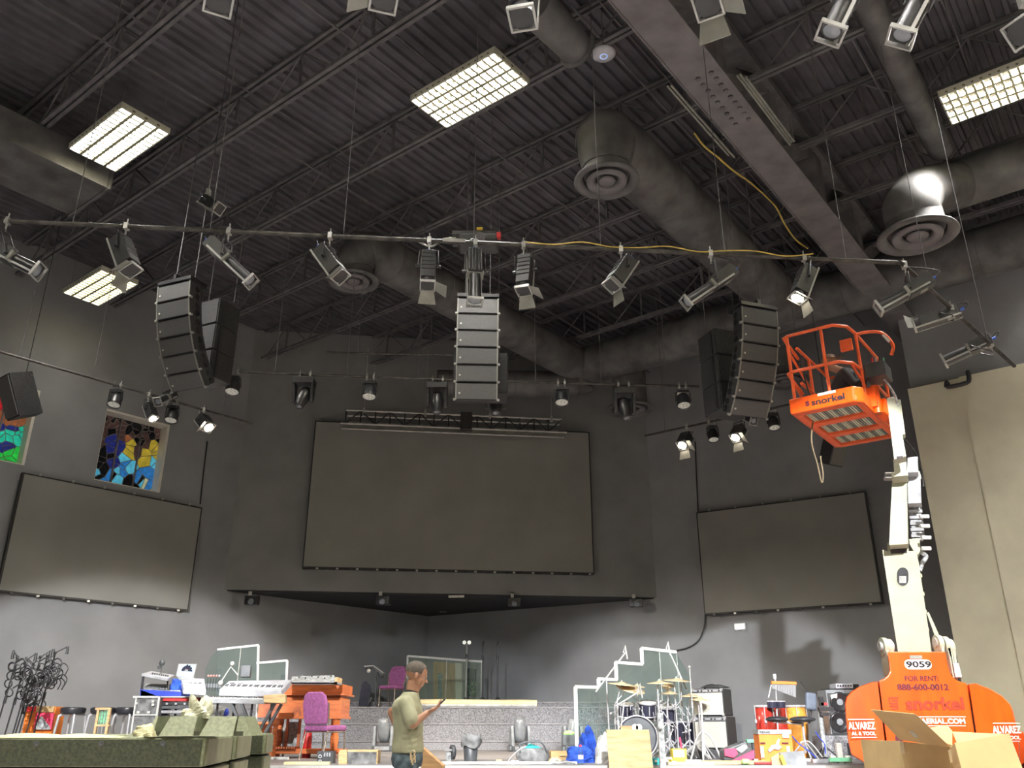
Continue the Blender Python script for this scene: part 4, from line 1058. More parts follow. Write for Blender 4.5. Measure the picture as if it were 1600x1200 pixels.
# jib between boom head and basket
ZF = CZ+3.80
def Z3(x, y, dz=0): return PZ(x, y, ZF+dz)
A_ = Z3(1243, 646); B_ = Z3(1337, 623); Wb = (B_-A_).length; X_ = Vector((.80, -.60, 0)); Dv = Vector((-X_.y, X_.x, 0))
if Dv.y < 0: Dv = -Dv
Lb = 1.80
print('basket', A_, B_, Wb, math.degrees(math.atan2(X_.y, X_.x)), proj(A_+Dv*Lb), proj(B_+Dv*Lb))
bp = A_ + Dv*Lb*0
def bq(a, b, z=0): return A_ + X_*a + Dv*b + ZV*z
hx = P(1397, 652, Y1-.95); far = bq(Wb, Lb*.75, .15)
MB().beam(hx+Vector((0, 0, .0)), bq(Wb+.10, Lb*.36, .10), .14, .22).build('jib_arm', 'lift orange', t, bevel=.01)
MB().cyl(bq(Wb+.08, Lb*.33, -.02), bq(Wb+.08, Lb*.33, .36), .06, n=14).box(bq(Wb+.05, Lb*.33, .18), (.12, .22, .26), rz=math.atan2(X_.y, X_.x)).build('rotator', 'lift orange', t)
# basket: its own thing? it moves with the boom, so parts of the lift
rzb = math.atan2(X_.y, X_.x)
fr = MB(); RM = Matrix.Rotation(rzb, 3, 'Z')
bw = .085
for a0, b0, a1, b1 in ((0, 0, Wb, 0), (0, Lb, Wb, Lb), (0, Lb*.36, Wb, Lb*.36), (0, Lb*.69, Wb, Lb*.69)):
    fr.beam(bq(a0, b0, .03), bq(a1, b1, .03), .10 if b0 in (0, Lb) else .15, .06)
for a0 in (.02, Wb-.02): fr.beam(bq(a0, 0, .03), bq(a0, Lb, .03), .07, .08)
fr.build('basket_frame', 'lift rail orange', t, bevel=.006)
MB().poly([bq(-.05, -.06, -.02), bq(Wb-.02, -.06, -.02), bq(Wb+.06, .05, -.02), bq(Wb+.06, .12, -.02), bq(-.05, .1, -.02)], ZV*.21).build('basket_bumper', 'lift orange', t, bevel=.02)
for a0 in (-.03, Wb+.02): MB().beam(bq(a0, .05, .08), bq(a0, Lb, .08), .05, .17).build('toe_board', 'lift orange', t, bevel=.006)
MB().poly([bq(0, .03, .065), bq(Wb, .03, .065), bq(Wb, Lb, .065), bq(0, Lb, .065)], ZV*.01).build('deck_plate', 'flap metal', t)
for k in range(3):
    b0 = (.06, Lb*.36+.09, Lb*.69+.09)[k]; b1 = (Lb*.36-.09, Lb*.69-.09, Lb-.07)[k]
    for j in range(20):
        a = .06+(Wb-.12)*(j+.5)/20
        MB().beam(bq(a, b0, .045), bq(a, b1, .045), (Wb-.12)/20*.6, .035).build('deck_slat', 'troffer enamel' if j % 4 < 2 else 'flap metal', t)
# letters on the bumper
yb_ = bq(0, -.0615, 0); nf = -Dv
def bf(a, z): return bq(a, -.062, z)
text('lettering', 'snorkel', 'decal black', t, bf(.24, .118), bf(.66, .118), .085, nf, .03)
text('lettering', 'S', 'decal maroon', t, bf(.16, .11), bf(.215, .11), .07, nf, .06)
MB().poly([bf(.33, .145), bf(.56, .145), bf(.56, .18), bf(.33, .18)], nf*.003).build('small_label', 'decal white', t)
# rails
rl = MB(); H1, H2 = .56, 1.08; r_ = .022
def corner_rail(z, drop=None):
    c = .16
    pts = [bq(-.02+c*.2, Lb*.55, z) if False else bq(0, .35, z-.10), bq(-.03, .02, z), bq(.03, -.03, z), bq(Wb*.62, -.03, z)]
    return pts
for z in (H1, H2):
    pts = [bq(0, .42, z-.16), bq(-.03, .10, z-.03), bq(-.03, .0, z), bq(.04, -.04, z+.005), bq(Wb*.6, -.04, z), bq(Wb*.8, -.03, z), bq(Wb*.97, .12, z), bq(Wb, .4, z), bq(Wb, Lb*.9, z-.0)]
    MB().tube(pts, r_, 8).build('guard_rail', 'lift rail orange', t)
    MB().tube([bq(0, .42, z), bq(0, Lb, z), bq(Wb*.4, Lb, z)], r_, 8).build('guard_rail', 'lift rail orange', t)
for a, b in ((.02, -.02), (Wb*.60, -.03), (Wb, .42), (0, Lb*.5), (0, Lb-.03), (Wb, Lb-.05), (Wb*.4, Lb)):
    MB().cyl(bq(a, b, .1), bq(a, b, H2), r_, n=8).build('rail_post', 'lift rail orange', t)
MB().cyl(bq(0, .08, H2-.2), bq(0, Lb*.5, .55), r_*.8, n=8).build('rail_brace', 'lift rail orange', t)
MB().cyl(bq(0, .05, H1-.1), bq(0, Lb*.45, .15), r_*.8, n=8).build('rail_brace', 'lift rail orange', t)
MB().cyl(bq(Wb*.95, .1, H1), bq(Wb+.02, Lb*.7, .12), r_*.8, n=8).build('rail_brace', 'lift rail orange', t)
# side loop with a white band, and the control box
lp = [bq(Wb, .45, H2), bq(Wb+.12, .5, H2+.02), bq(Wb+.30, .55, H2-.02), bq(Wb+.40, .6, H2-.2), bq(Wb+.36, .6, H2-.34)]
MB().tube(bez(lp, 4), r_, 8).build('control_guard', 'lift rail orange', t)
MB().cyl(lp[2].lerp(lp[3], .15), lp[2].lerp(lp[3], .75), r_*1.1, n=8).build('reflective_band', 'decal white', t)
cb = bq(Wb+.16, .6, H2-.55)
MB().box(cb, (.26, .34, .2), rz=rzb).build('control_box', 'black metal', t, bevel=.01)
for i in range(4): MB().cyl(cb+Vector((-.08+.05*i, -.06, .1)), cb+Vector((-.08+.05*i, -.07, .19)), .012, n=6).build('control_lever', ('red plastic', 'dull steel', 'black gloss', 'green plastic')[i], t)
MB().box(bq(Wb-.12, .35, H2-.16), (.16, .04, .17), rz=rzb).build('manual_holder', 'lift rail orange', t, bevel=.01)
MB().tube(bez([bq(.1, .3, .9), bq(.06, .4, .6), bq(.1, .5, .3), bq(.25, .6, .1)], 5), .012, 6).build('hose', 'hose black', t)
MB().tube(bez([bq(Wb+.2, .6, H2-.6), bq(Wb+.3, .7, .2), bq(Wb+.25, .9, .0), hx+Vector((0, 0, -.2))], 5), .014, 6).build('hose', 'chain grey', t)
# tan strap dangling under the basket
sp_ = [P(x, y, 10.9) for x, y in ((1264, 662), (1268, 690), (1277, 725), (1284, 754), (1286, 740), (1282, 716), (1283, 713))]
sp_[0] = bq(.06, .5, .03); sp_[-1] = sp_[-1]
tag(MB().tube(bez(sp_, 4), .011, 6).build('strap', 'tan strap'), 'tan strap dangling below the orange basket', 'strap')

# ================================================================ PEOPLE
def ringo(c, rx, ry, n=20, ax=Vector((1, 0, 0)), ay=Vector((0, 1, 0))):
    return [Vector(c)+ax*(rx*math.cos(2*math.pi*k/n))+ay*(ry*math.sin(2*math.pi*k/n)) for k in range(n)]
def limb(mb, pts, rs, n=12):
    for i in range(len(pts)-1):
        mb.cyl(pts[i], pts[i+1], rs[i], rs[i+1], n=n); mb.ball(pts[i], rs[i], n, 8)
    mb.ball(pts[-1], rs[-1], n, 8)
def remesh(o, vs, it=6, fac=.5):
    md = o.modifiers.new('remesh', 'REMESH'); md.mode = 'VOXEL'; md.voxel_size = vs; md.use_smooth_shade = True
    sm = o.modifiers.new('smooth', 'SMOOTH'); sm.factor = fac; sm.iterations = it
def head(mb, c, fwd, up=Vector((0, 0, 1)), s=1.0):
    """c = centre of the skull; fwd = the way the face looks"""
    side = up.cross(fwd).normalized(); up = fwd.cross(side).normalized()
    def q(a, b, z): return c+(fwd*a+side*b+up*z)*s
    rt = Matrix((fwd, side, up)).transposed()
    mb.ball(q(-.012, 0, .028), (.100*s, .078*s, .088*s), 18, 14, rt)
    mb.ball(q(.030, 0, -.035), (.062*s, .060*s, .080*s), 16, 12, rt)      # face and jaw
    mb.ball(q(.052, 0, -.092), (.030*s, .034*s, .024*s), 10, 8, rt)       # chin
    mb.ball(q(.074, 0, .018), (.022*s, .050*s, .014*s), 10, 8, rt)        # brow
    mb.loft([ringo(q(.080, 0, .010), .010*s, .010*s, 8, fwd, side), ringo(q(.112, 0, -.026), .015*s, .016*s, 8, fwd, side), ringo(q(.086, 0, -.034), .012*s, .018*s, 8, fwd, side)])
    mb.ball(q(.084, 0, -.056), (.013*s, .026*s, .008*s), 10, 6, rt); mb.ball(q(.081, 0, -.068), (.012*s, .023*s, .008*s), 10, 6, rt)
    for sd in (-1, 1):
        mb.ball(q(-.008, sd*.080, -.012), (.020*s, .010*s, .032*s), 10, 8, rt)
        mb.ball(q(.058, sd*.040, -.030), (.022*s, .020*s, .024*s), 8, 6, rt)
    return q
def eyes(q, s, parent):
    for sd in (-1, 1):
        e = MB().ball(q(.069, sd*.031, -.002), .012*s, 10, 8).build('eye', 'badge white', parent)
        MB().ball(q(.079, sd*.031, -.003), .005*s, 8, 6).build('iris', 'decal black', e)
def hand(mb, w_, d, palm_n, s=1.0, curl=.9, thumb_side=1):
    """w_ wrist, d direction of the fingers, palm_n direction the palm faces"""
    d = d.normalized(); pn = (palm_n-d*palm_n.dot(d)).normalized(); sd = d.cross(pn)*thumb_side
    rt = Matrix((d, sd, pn)).transposed()
    mb.ball(w_+d*.050*s, (.052*s, .042*s, .017*s), 12, 8, rt)
    for i, (off, L) in enumerate(((.030, .078), (.011, .086), (-.009, .080), (-.028, .064))):
        p = w_+(d*.085+sd*off)*s; dd = d.copy(); pts = [p]
        for k, fr_ in enumerate((.45, .32, .25)):
            an = curl*(.35+.45*k); dd = (d*math.cos(an)+pn*math.sin(an)).normalized(); p = p+dd*L*fr_*s; pts.append(p)
        limb(mb, pts, [.0095*s, .009*s, .008*s, .007*s], 8)
    p = w_+(d*.025+sd*.034)*s; limb(mb, [p, p+(d*.03+sd*.022+pn*.012)*s, p+(d*.058+sd*.022+pn*.030)*s], [.013*s, .011*s, .009*s], 8)
YP = 8.4
def J(x, y, dy=0): return P(x, y, YP+dy)
pb = J(640, 1190); 
t = thing('person', 'man in khaki t-shirt and jeans standing side-on, looking down at a phone in his hand', 'person', (pb.x, YP, 0))
hc = J(651, 1055); neck0 = J(644, 1085)
body = MB()
hf = Vector((.93, .18, -.36)).normalized()
qh = head(body, hc, hf, Vector((0, 0, 1)), 1.02)
limb(body, [J(643, 1090), J(646, 1068)], [.066, .058])
pelv = J(636, 1182); chest = J(636, 1108)
rsh, rel, rwr = J(634, 1099, -.16), J(645, 1131, -.22), J(668, 1114, -.16)
lsh, lel, lwr = J(640, 1099, .16), J(612, 1113, .30), J(625, 1148, .22)
body.loft([ringo(pelv, .12, .17), ringo(J(637, 1150), .10, .15), ringo(chest, .11, .17), ringo(J(640, 1092), .06, .12)])
limb(body, [rsh, rel, rwr], [.052, .042, .028]); limb(body, [lsh, lel, lwr], [.052, .042, .028])
hand(body, rwr, Vector((1, .1, .55)), Vector((-.3, .2, 1)), 1.0, .8, -1)
hand(body, lwr, Vector((.5, -.5, -.5)), Vector((1, -.3, .2)), 1.0, .4, 1)
legs = []
for sd, fx in ((-1, .04), (1, -.10)):
    hip = pelv+Vector((.0, sd*.095, -.04)); kn = Vector((hip.x+fx*.6+.02, YP+sd*.11, .50)); an = Vector((hip.x+fx, YP+sd*.12, .09)); legs.append((hip, kn, an))
    limb(body, [hip, kn, an], [.085, .055, .04]); limb(body, [an+Vector((-.03, 0, -.05)), an+Vector((.15, 0, -.06))], [.035, .03])
bo = body.build('body', 'skin', t); remesh(bo, .0065, 3)
eyes(qh, 1.02, bo)
hr = MB(); rt = Matrix((hf, ZV.cross(hf).normalized(), hf.cross(ZV.cross(hf).normalized()))).transposed()
# close-cropped hair cap: an open shell over the skull, cut at the hairline
cap = []; NN = 22
for i in range(9):
    el = rad(88-i*13)
    ring = []
    for k in range(NN):
        a = 2*math.pi*k/NN; front = math.cos(a)
        lim = rad(36) if front > .55 else (rad(-8) if front > -.1 else rad(-32))
        e_ = max(el, lim); ring.append(hc+rt @ (Vector((-.012, 0, .028))+Vector((math.cos(e_)*math.cos(a)*.106, math.cos(e_)*math.sin(a)*.083, math.sin(e_)*.095)))*1.02)
    cap.append(ring)
hr.loft(cap, cap=True); hr.build('hair', 'hair', t)
sh = MB()
sh.loft([ringo(J(637, 1176), .142, .19, 24), ringo(J(637, 1168), .146, .195, 24), ringo(J(638, 1150), .134, .185, 24), ringo(J(638, 1125), .138, .195, 24), ringo(J(636, 1104), .140, .205, 24), ringo(J(637, 1094), .115, .185, 24), ringo(J(640, 1087), .085, .12, 24), ringo(J(642, 1081), .068, .075, 24)])
sm1 = rsh.lerp(rel, .80); sm2 = lsh.lerp(lel, .55)
limb(sh, [rsh+Vector((0, .01, 0)), rsh.lerp(rel, .45), sm1], [.070, .066, .070]); limb(sh, [lsh, lsh.lerp(lel, .45), sm2], [.070, .066, .070])
for k in range(5):      # folds at the waist
    y0 = 1140+k*8; sh.tube(bez([J(620, y0, -.12), J(632, y0+4, -.185), J(648, y0+2, -.16), J(659, y0-5, -.05)], 5), .010, 6)
so2 = sh.build('tshirt', 'tee khaki', t); remesh(so2, .011, 5)
je = MB()
je.loft([ringo(J(637, 1172), .135, .175, 20), ringo(J(636, 1186), .145, .185, 20), ringo(J(636, 1198), .13, .18, 20)])
for hip, kn, an in legs: limb(je, [hip, kn, an+Vector((0, 0, .0))], [.105, .078, .07])
jo = je.build('jeans', 'jeans', t); remesh(jo, .012, 4)
MB().lathe([(.062, 0), (.07, .01), (.06, .02)], J(643, 1082), (.12, 0, 1), 20).build('collar', 'dark clothes', t)
for hip, kn, an in legs: MB().box(an+Vector((.07, 0, -.045)), (.29, .10, .09)).build('shoe', 'black metal', t, bevel=.03)
kk = J(646, 1176, -.17); 
k_ = MB()
for i in range(5): k_.box(kk+Vector((.01*i-.02, -.03, -.03-.02*(i % 3))), (.012, .008, .06), rz=.5*i)
k_.lathe([(.018, -.003), (.022, 0), (.018, .003)], kk+Vector((0, -.03, .0)), (0, 1, 0), 12).build('key_bunch', 'brass', t)
ph = J(688, 1106, -.13)
pm = Matrix.Rotation(-.75, 3, 'Y')
pt = thing('phone', 'dark phone held in the hand of the man in the khaki t-shirt', 'phone', ph)
MB().box(ph+Vector((.0, 0, .035)), (.115, .065, .011), m=pm).build('case', 'black gloss', pt, bevel=.004)
MB().box(ph+Vector((.0, 0, .035))+pm @ Vector((0, 0, .0055)), (.105, .058, .001), m=pm).build('screen', 'screen dark', pt)
cab = [ph+Vector((-.04, -.02, 0)), J(671, 1122, -.1), J(670, 1130, -.1), J(664, 1134, -.06), J(658, 1120, -.05)]
tag(MB().tube(bez(cab, 5), .003, 5).build('earphone_cord', 'chain grey'), 'thin cord looping from the hand of the man in khaki', 'cord')
# second person, crouching inside the raised basket
c0 = bq(.42, 1.05, .09)
t = thing('person', 'worker in dark clothes and brown cap crouching inside the raised orange basket', 'person', c0)
hd = P(1297, 566, (c0.y)+.15)
fw2 = Vector((.85, -.45, .1)).normalized()
print('worker head', hd, c0)
body = MB(); q2_ = head(body, hd, fw2, ZV, 1.0)
ch = Vector((c0.x+.02, c0.y, hd.z-.34)); pe = Vector((c0.x-.1, c0.y+.1, c0.z+.38))
limb(body, [hd+ZV*-.08, ch+ZV*.12], [.055, .06]); limb(body, [ch, pe], [.13, .14])
sdv = Vector((-fw2.y, fw2.x, 0)).normalized()
hs_ = []
for sd in (-1, 1):
    s_ = ch+sdv*sd*.17+ZV*.06; e_ = s_+fw2*.12+ZV*-.24+sdv*sd*.05; w_ = e_+fw2*.24+ZV*.08; hs_.append((s_, e_, w_)); limb(body, [s_, e_, w_], [.048, .04, .027]); hand(body, w_, fw2+ZV*.2, -ZV, 1, .8, sd)
lg = []
for sd in (-1, 1):
    h_ = pe+sdv*sd*.10; k2 = h_+fw2*.36+ZV*.10; a2 = Vector((k2.x-fw2.x*.12, k2.y-fw2.y*.12, c0.z+.08)); lg.append((h_, k2, a2)); limb(body, [h_, k2, a2], [.08, .055, .04])
b_ = body.build('body', 'skin', t); remesh(b_, .010, 4); eyes(q2_, 1, b_)
cl = MB(); limb(cl, [ch+ZV*.06, ch, pe], [.13, .165, .165])
for s_, e_, w_ in hs_: limb(cl, [s_, e_, e_.lerp(w_, .85)], [.07, .055, .042])
cl.build('jacket', 'dark clothes', t); remesh(bpy.data.objects[t.children[-1].name] if False else [o for o in t.children if o.name.startswith('jacket')][0], .013, 4)
tr_ = MB()
for h_, k2, a2 in lg: limb(tr_, [h_, k2, a2], [.10, .072, .06])
jo = tr_.build('trousers', 'dark clothes', t); remesh(jo, .013, 3)
for h_, k2, a2 in lg: MB().box(a2+Vector((fw2.x*.06, fw2.y*.06, -.035)), (.26, .10, .08), rz=math.atan2(fw2.y, fw2.x)).build('shoe', 'dark clothes', t, bevel=.02)
rt = Matrix((fw2, sdv, ZV)).transposed()
cpm = MB(); cpm.loft([[hd+rt @ Vector((-.012+.106*math.cos(a)*math.cos(e), .085*math.sin(a)*math.cos(e), .035+.093*math.sin(e))) for a in [2*math.pi*k/18 for k in range(18)]] for e in [rad(x) for x in (0, 20, 40, 60, 80)]])
cpm.poly([hd+rt @ Vector(v) for v in ((.08, -.06, .04), (.16, -.045, .035), (.18, 0, .035), (.16, .045, .035), (.08, .06, .04))], ZV*.008)
cpm.build('cap', 'cap brown', t)
# ================================================================ STAGE ITEMS
def pb(mb, x0, x1, y0, y1, Y, d, rz=0):
    ym = (y0+min(y1, max(1140, y0+4)))/2; a, b = P(x0, y0, Y), P(x1, y1, Y); a.x = P(x0, ym, Y).x; b.x = P(x1, ym, Y).x; c = Vector(((a.x+b.x)/2, Y+d/2, (a.z+b.z)/2))
    return mb.box(c, (abs(b.x-a.x), d, abs(a.z-b.z)), rz=rz)
def at(px, Y, z=None):
    p = P(px, 1135, Y); p.z = STG if z is None else z; return p
def micstand(label, px, Y, h, boom, group, z=STG, m='black metal', name='microphone_stand', lean=0):
    p = at(px, Y, z); t = thing(name, label, 'microphone stand', p, group=group)
    tp = p+Vector((lean, 0, h))
    MB().cyl(p+ZV*.15, tp, .012, n=6).build('pole', m, t)
    for k in range(3):
        a = k*2.1+px; MB().tube([p+ZV*.22, p+Vector((.30*math.cos(a), .30*math.sin(a), .012))], .010, 6).build('leg', m, t)
    MB().cyl(p.lerp(tp, .55), p.lerp(tp, .62), .022, n=8).ball(tp, .025, 8, 6).build('clutch', m, t)
    if boom:
        b0 = tp-Vector(boom)*.3; b1 = tp+Vector(boom); MB().tube([b0, b1], .009, 6).build('boom_arm', m, t)
        MB().cyl(b1, b1+Vector((0, 0, -.12)), .018, .024, n=8).build('clip', m, t)
    return t
GS = 'black microphone stands in the cluster at the left edge'
for i, (px, h, bx) in enumerate(((-8, 1.42, -.1), (8, 1.40, .1), (20, 1.36, -.15), (30, 1.48, .12), (41, 1.52, .05), (53, 1.58, .16), (24, 1.2, -.2))):
    lab = 'black microphone stand at the left edge, %s' % ('cut by the frame edge', 'first from the left with a short boom', 'second from the left', 'third from the left, taller', 'fourth from the left, very tall', 'rightmost and tallest with arms to the right', 'lowest one with a boom to the left')[i]
    p = at(px, 13.2+.25*i); s = micstand(lab, px, 13.2+.25*i, h, (bx, .05, .10), GS, lean=.12)
    for j in range(6):
        q = p+Vector((.12+R.uniform(-.02, .12), R.uniform(-.1, .1), h-R.uniform(.05, .45)))
        MB().tube(bez([q, q+Vector((.09, 0, .05)), q+Vector((.17, 0, -.02)), q+Vector((.14, 0, -.13))], 3), .010, 5).build('hook_arm', 'black metal', s)
        MB().lathe([(.05, -.012), (.065, 0), (.05, .012)], q+Vector((-.04, 0, -.06)), (0, 1, .2), 12).build('cable_loop', 'black metal', s)
# printed carton
t = thing('printed_carton', 'red and orange printed cardboard carton beside the microphone stands', 'box', at(61, 14.5))
pb(MB(), 38, 83, 1104, 1185, 14.5, .35, .05).build('carton', 'toolbox orange', t)
pb(MB(), 55, 84, 1103.5, 1113, 14.47, .02).build('printed_panel', 'cardboard', t); pb(MB(), 41, 56, 1104, 1112, 14.46, .02).build('printed_panel', 'red plastic', t)
pb(MB(), 54, 82, 1114, 1140, 14.46, .02).build('printed_panel', 'pink red', t); MB().pp([(56, 1135), (64, 1118), (78, 1136), (78, 1140), (56, 1140)], 14.44, .01).build('printed_motif', 'chain grey', t)
# drum thrones
def stool(label, px, Y, group=None, w_=.38, zt=None):
    p = at(px, Y); zt = zt or P(px, 1106, Y).z; t = thing('round_stool', label, 'stool', p, group=group); r = w_/2
    MB().lathe([(.001, -.10), (r*.85, -.10), (r*.97, -.07), (r, -.02), (r*.96, .0), (r*.8, .008), (.001, .01)], (p.x, p.y, zt), n=26).build('seat', 'vinyl black', t)
    for k in range(4):
        a = k*math.pi/2+.6; o = Vector((math.cos(a), math.sin(a), 0)); q = Vector((p.x, p.y, zt-.1))
        MB().tube(bez([q+o*.04, q+o*.17-ZV*.01, q+o*.20-ZV*.10, Vector((p.x, p.y, STG+.01))+o*.24], 5), .02, 8).build('leg', 'chrome', t)
    MB().lathe([(.17, -.006), (.182, 0), (.17, .006)], (p.x, p.y, STG+.3), n=20).build('foot_ring', 'chrome', t)
    return t
stool('round black stool with chrome legs, next to the printed carton', 110, 14.5)
stool('round black stool with chrome legs, behind the small framed lantern', 157, 14.6)
stool('round black stool with chrome legs, beside the white-edged road case', 196, 14.7)
t = thing('framed_lantern', 'small wooden framed wire panel standing before the middle stool', 'lantern', at(159, 13.9))
for a, b, c, d in ((149, 152.5, 1106, 1185), (166.5, 170, 1106, 1185), (149, 170, 1105.5, 1109), (149, 170, 1132, 1135)): pb(MB(), a, b, c, d, 13.9, .06, .1).build('frame', 'light wood', t)
g_ = MB()
for k in range(4): pb(g_, 152+k*4, 152.7+k*4, 1108, 1134, 13.92, .01); pb(g_, 152, 167, 1111+k*6, 1111.6+k*6, 13.92, .01)
g_.build('wire_mesh', 'dull steel', t)
pb(MB(), 152, 167, 1108, 1134, 13.94, .01).build('panel', 'green plastic', t)
# white-edged road case + rack
t = thing('road_case', 'small dark road case with white metal edges on the left of the stage', 'case', at(228, 14.2))
pb(MB(), 209, 246, 1090, 1185, 14.2, .5, .05).build('body', 'grey cloth', t)
for a, b, c, d in ((208, 210.5, 1088, 1185), (243.5, 246.5, 1088, 1185), (208, 246.5, 1087.5, 1090.5), (209, 246, 1116, 1118)): pb(MB(), a, b, c, d, 14.17, .04, .05).build('edge', 'white metal', t)
for x, y in ((213, 1099), (239, 1096), (239, 1101), (216, 1113), (232, 1113)): pb(MB(), x-2.2, x+2.2, y-1.8, y+1.8, 14.16, .02).build('corner_plate', 'white metal', t)
t = thing('equipment_rack', 'open low equipment rack with red and black gear under the mixing desk', 'rack', at(270, 14.3))
for a, b, c, d in ((247, 249, 1089, 1185), (311, 313, 1089, 1185), (247, 313, 1088, 1090)): pb(MB(), a, b, c, d, 14.3, .5).build('frame', 'white metal', t)
for i, (y, m_) in enumerate(((1093, 'red plastic'), (1099, 'black metal'), (1105, 'dark plastic'), (1112, 'silver plastic'), (1120, 'black metal'), (1130, 'dark plastic'))): pb(MB(), 249.5, 310.5, y-2, y+2.4, 14.33, .4).build('rack_unit', m_, t)
for i in range(8): pb(MB(), 252+i*7, 255+i*7, 1098 if i % 2 else 1111, 1101 if i % 2 else 1114, 14.31, .02).build('knob', 'chrome', t)
# mixing desk with the upper shelf
t = thing('mixing_desk', 'mixing desk with bright blue side panel and a sloped upper deck on the left stage', 'mixer', at(255, 14.6))
MB().pp([(220, 1078), (246, 1087.5), (220, 1087.5)], 14.3, .03).pp([(219, 1077), (283, 1081), (283, 1088), (219, 1088)], 14.3, .5).build('base', 'blue plastic', t)
MB().poly([P(225, 1079, 14.32), P(282, 1082.5, 14.32), P(276, 1070, 15.0), P(228, 1070, 15.0)], (0, 0, .02)).build('control_surface', 'chain grey', t)
for i in range(11):
    a = P(229+i*4.4, 1078, 14.5); MB().cyl(a, a+ZV*.03, .012, n=6).build('fader_knob', 'white plastic', t)
MB().poly([P(221, 1056, 14.4), P(262, 1064, 14.2), P(272, 1058, 14.9), P(236, 1052, 15.0)], (0, 0, .035)).build('upper_deck', 'white plastic', t)
for i in range(8): a = P(238+i*3.4, 1056+i*.6, 14.5); MB().cyl(a, a+ZV*.05, .014, n=6).build('knob', 'dark plastic', t)
for x, y in ((224, 1057), (262, 1064)): MB().cyl(P(x, y, 14.4), P(x-3 if x < 240 else x+2, 1080, 14.4), .02, n=6).build('side_post', 'black metal', t)
MB().cyl(P(230, 1088, 14.55), at(230, 14.55), .02, n=6).cyl(P(276, 1088, 14.55), at(276, 14.55), .02, n=6).build('stand_leg', 'black metal', t)
q = P(251, 1053, 14.6); s = MB().cyl(q, q+ZV*.16, .008, n=6).ball(q+ZV*.17, .05, 8, 6).ball(q+ZV*.10+Vector((-.04, 0, 0)), .03, 8, 6); tag(s.build('desk_microphone', 'dark plastic'), 'tiny black gooseneck microphone clipped on top of the mixing desk', 'microphone')
tq = MB(); crumple(tq, P(273, 1081, 14.5), .10, .09, .20, 3); tag(tq.build('blue_cloth', 'blue cloth'), 'crumpled bright blue cloth on the mixing desk below the laptop', 'cloth')
# laptop
t = thing('laptop', 'open silver laptop with a round dark picture on its lit screen', 'laptop', P(295, 1066, 14.9))
lc = [P(279, 1037, 14.95), P(307.5, 1037.5, 14.95), P(302, 1060, 14.85), P(274.5, 1057, 14.85)]
MB().poly(lc, (0, .03, 0)).build('lid', 'silver plastic', t)
ins = [lc[0].lerp(lc[2], .06)+Vector((0, -.006, 0)), lc[1].lerp(lc[3], .06)+Vector((0, -.006, 0)), lc[2].lerp(lc[0], .06)+Vector((0, -.006, 0)), lc[3].lerp(lc[1], .06)+Vector((0, -.006, 0))]
MB().poly(ins, (0, .004, 0)).build('screen', 'laptop screen', t)
sc_ = (ins[0]+ins[2])/2+Vector((.01, -.004, 0)); MB().cyl(sc_, sc_+Vector((0, .003, 0)), .085, n=20).build('screen_disc', 'screen dark', t)
MB().cyl(sc_+Vector((0, -.002, 0)), sc_, .03, n=14).build('screen_disc', 'silver plastic', t)
for k in range(6):
    a = .5+k*.5-1.5; MB().cyl(sc_+Vector((.085*math.cos(a), -.001, .085*math.sin(a))), sc_+Vector((.085*math.cos(a), .002, .085*math.sin(a))), .018, n=8).build('screen_disc', 'screen dark', t)
MB().poly([P(275, 1058, 14.84), P(303, 1061, 14.84), P(309, 1065.5, 14.5), P(280, 1063, 14.5)], (0, 0, .02)).build('keyboard_base', 'silver plastic', t)
t = thing('sampler_unit', 'white drum machine in front of the laptop', 'instrument', P(305, 1085, 14.0))
MB().poly([P(286, 1084, 14.0), P(321, 1086, 14.0), P(318, 1068, 14.6), P(282, 1066, 14.6)], (0, 0, .07)).build('body', 'white plastic', t)
for i in range(4):
    for j in range(3):
        a = P(291+i*7, 1081-j*4, 14.15+j*.1)+ZV*.05; MB().box(a, (.045, .045, .02)).build('pad', 'dark plastic', t)
MB().cyl(P(303, 1086, 14.3), at(303, 14.3), .03, n=8).build('stand_leg', 'black metal', t)
for i in range(5):
    a = P(324+i*4.3, 1069, 14.5); t = thing('mallet', 'one of the %s mallet in the row behind the white keyboard' % ('first', 'second', 'third', 'fourth', 'fifth, white-tipped')[i] if False else '%s mallet from the left in the upright row behind the keyboards' % ('first', 'second', 'third', 'fourth', 'fifth white-headed')[i], 'mallet', a, group='mallets upright behind the keyboards')
    MB().cyl(a-ZV*.1, a+ZV*.10, .006, n=6).build('shaft', 'black metal', t); MB().ball(a+ZV*.125, .018, 8, 6).build('mallet_head', 'stick pink' if i < 4 else 'white plastic', t)
tag(pb(MB(), 321, 345, 1068, 1074, 14.5, .12).build('mallet_holder', 'grey plastic'), 'small grey holder block for the upright mallets', 'holder')
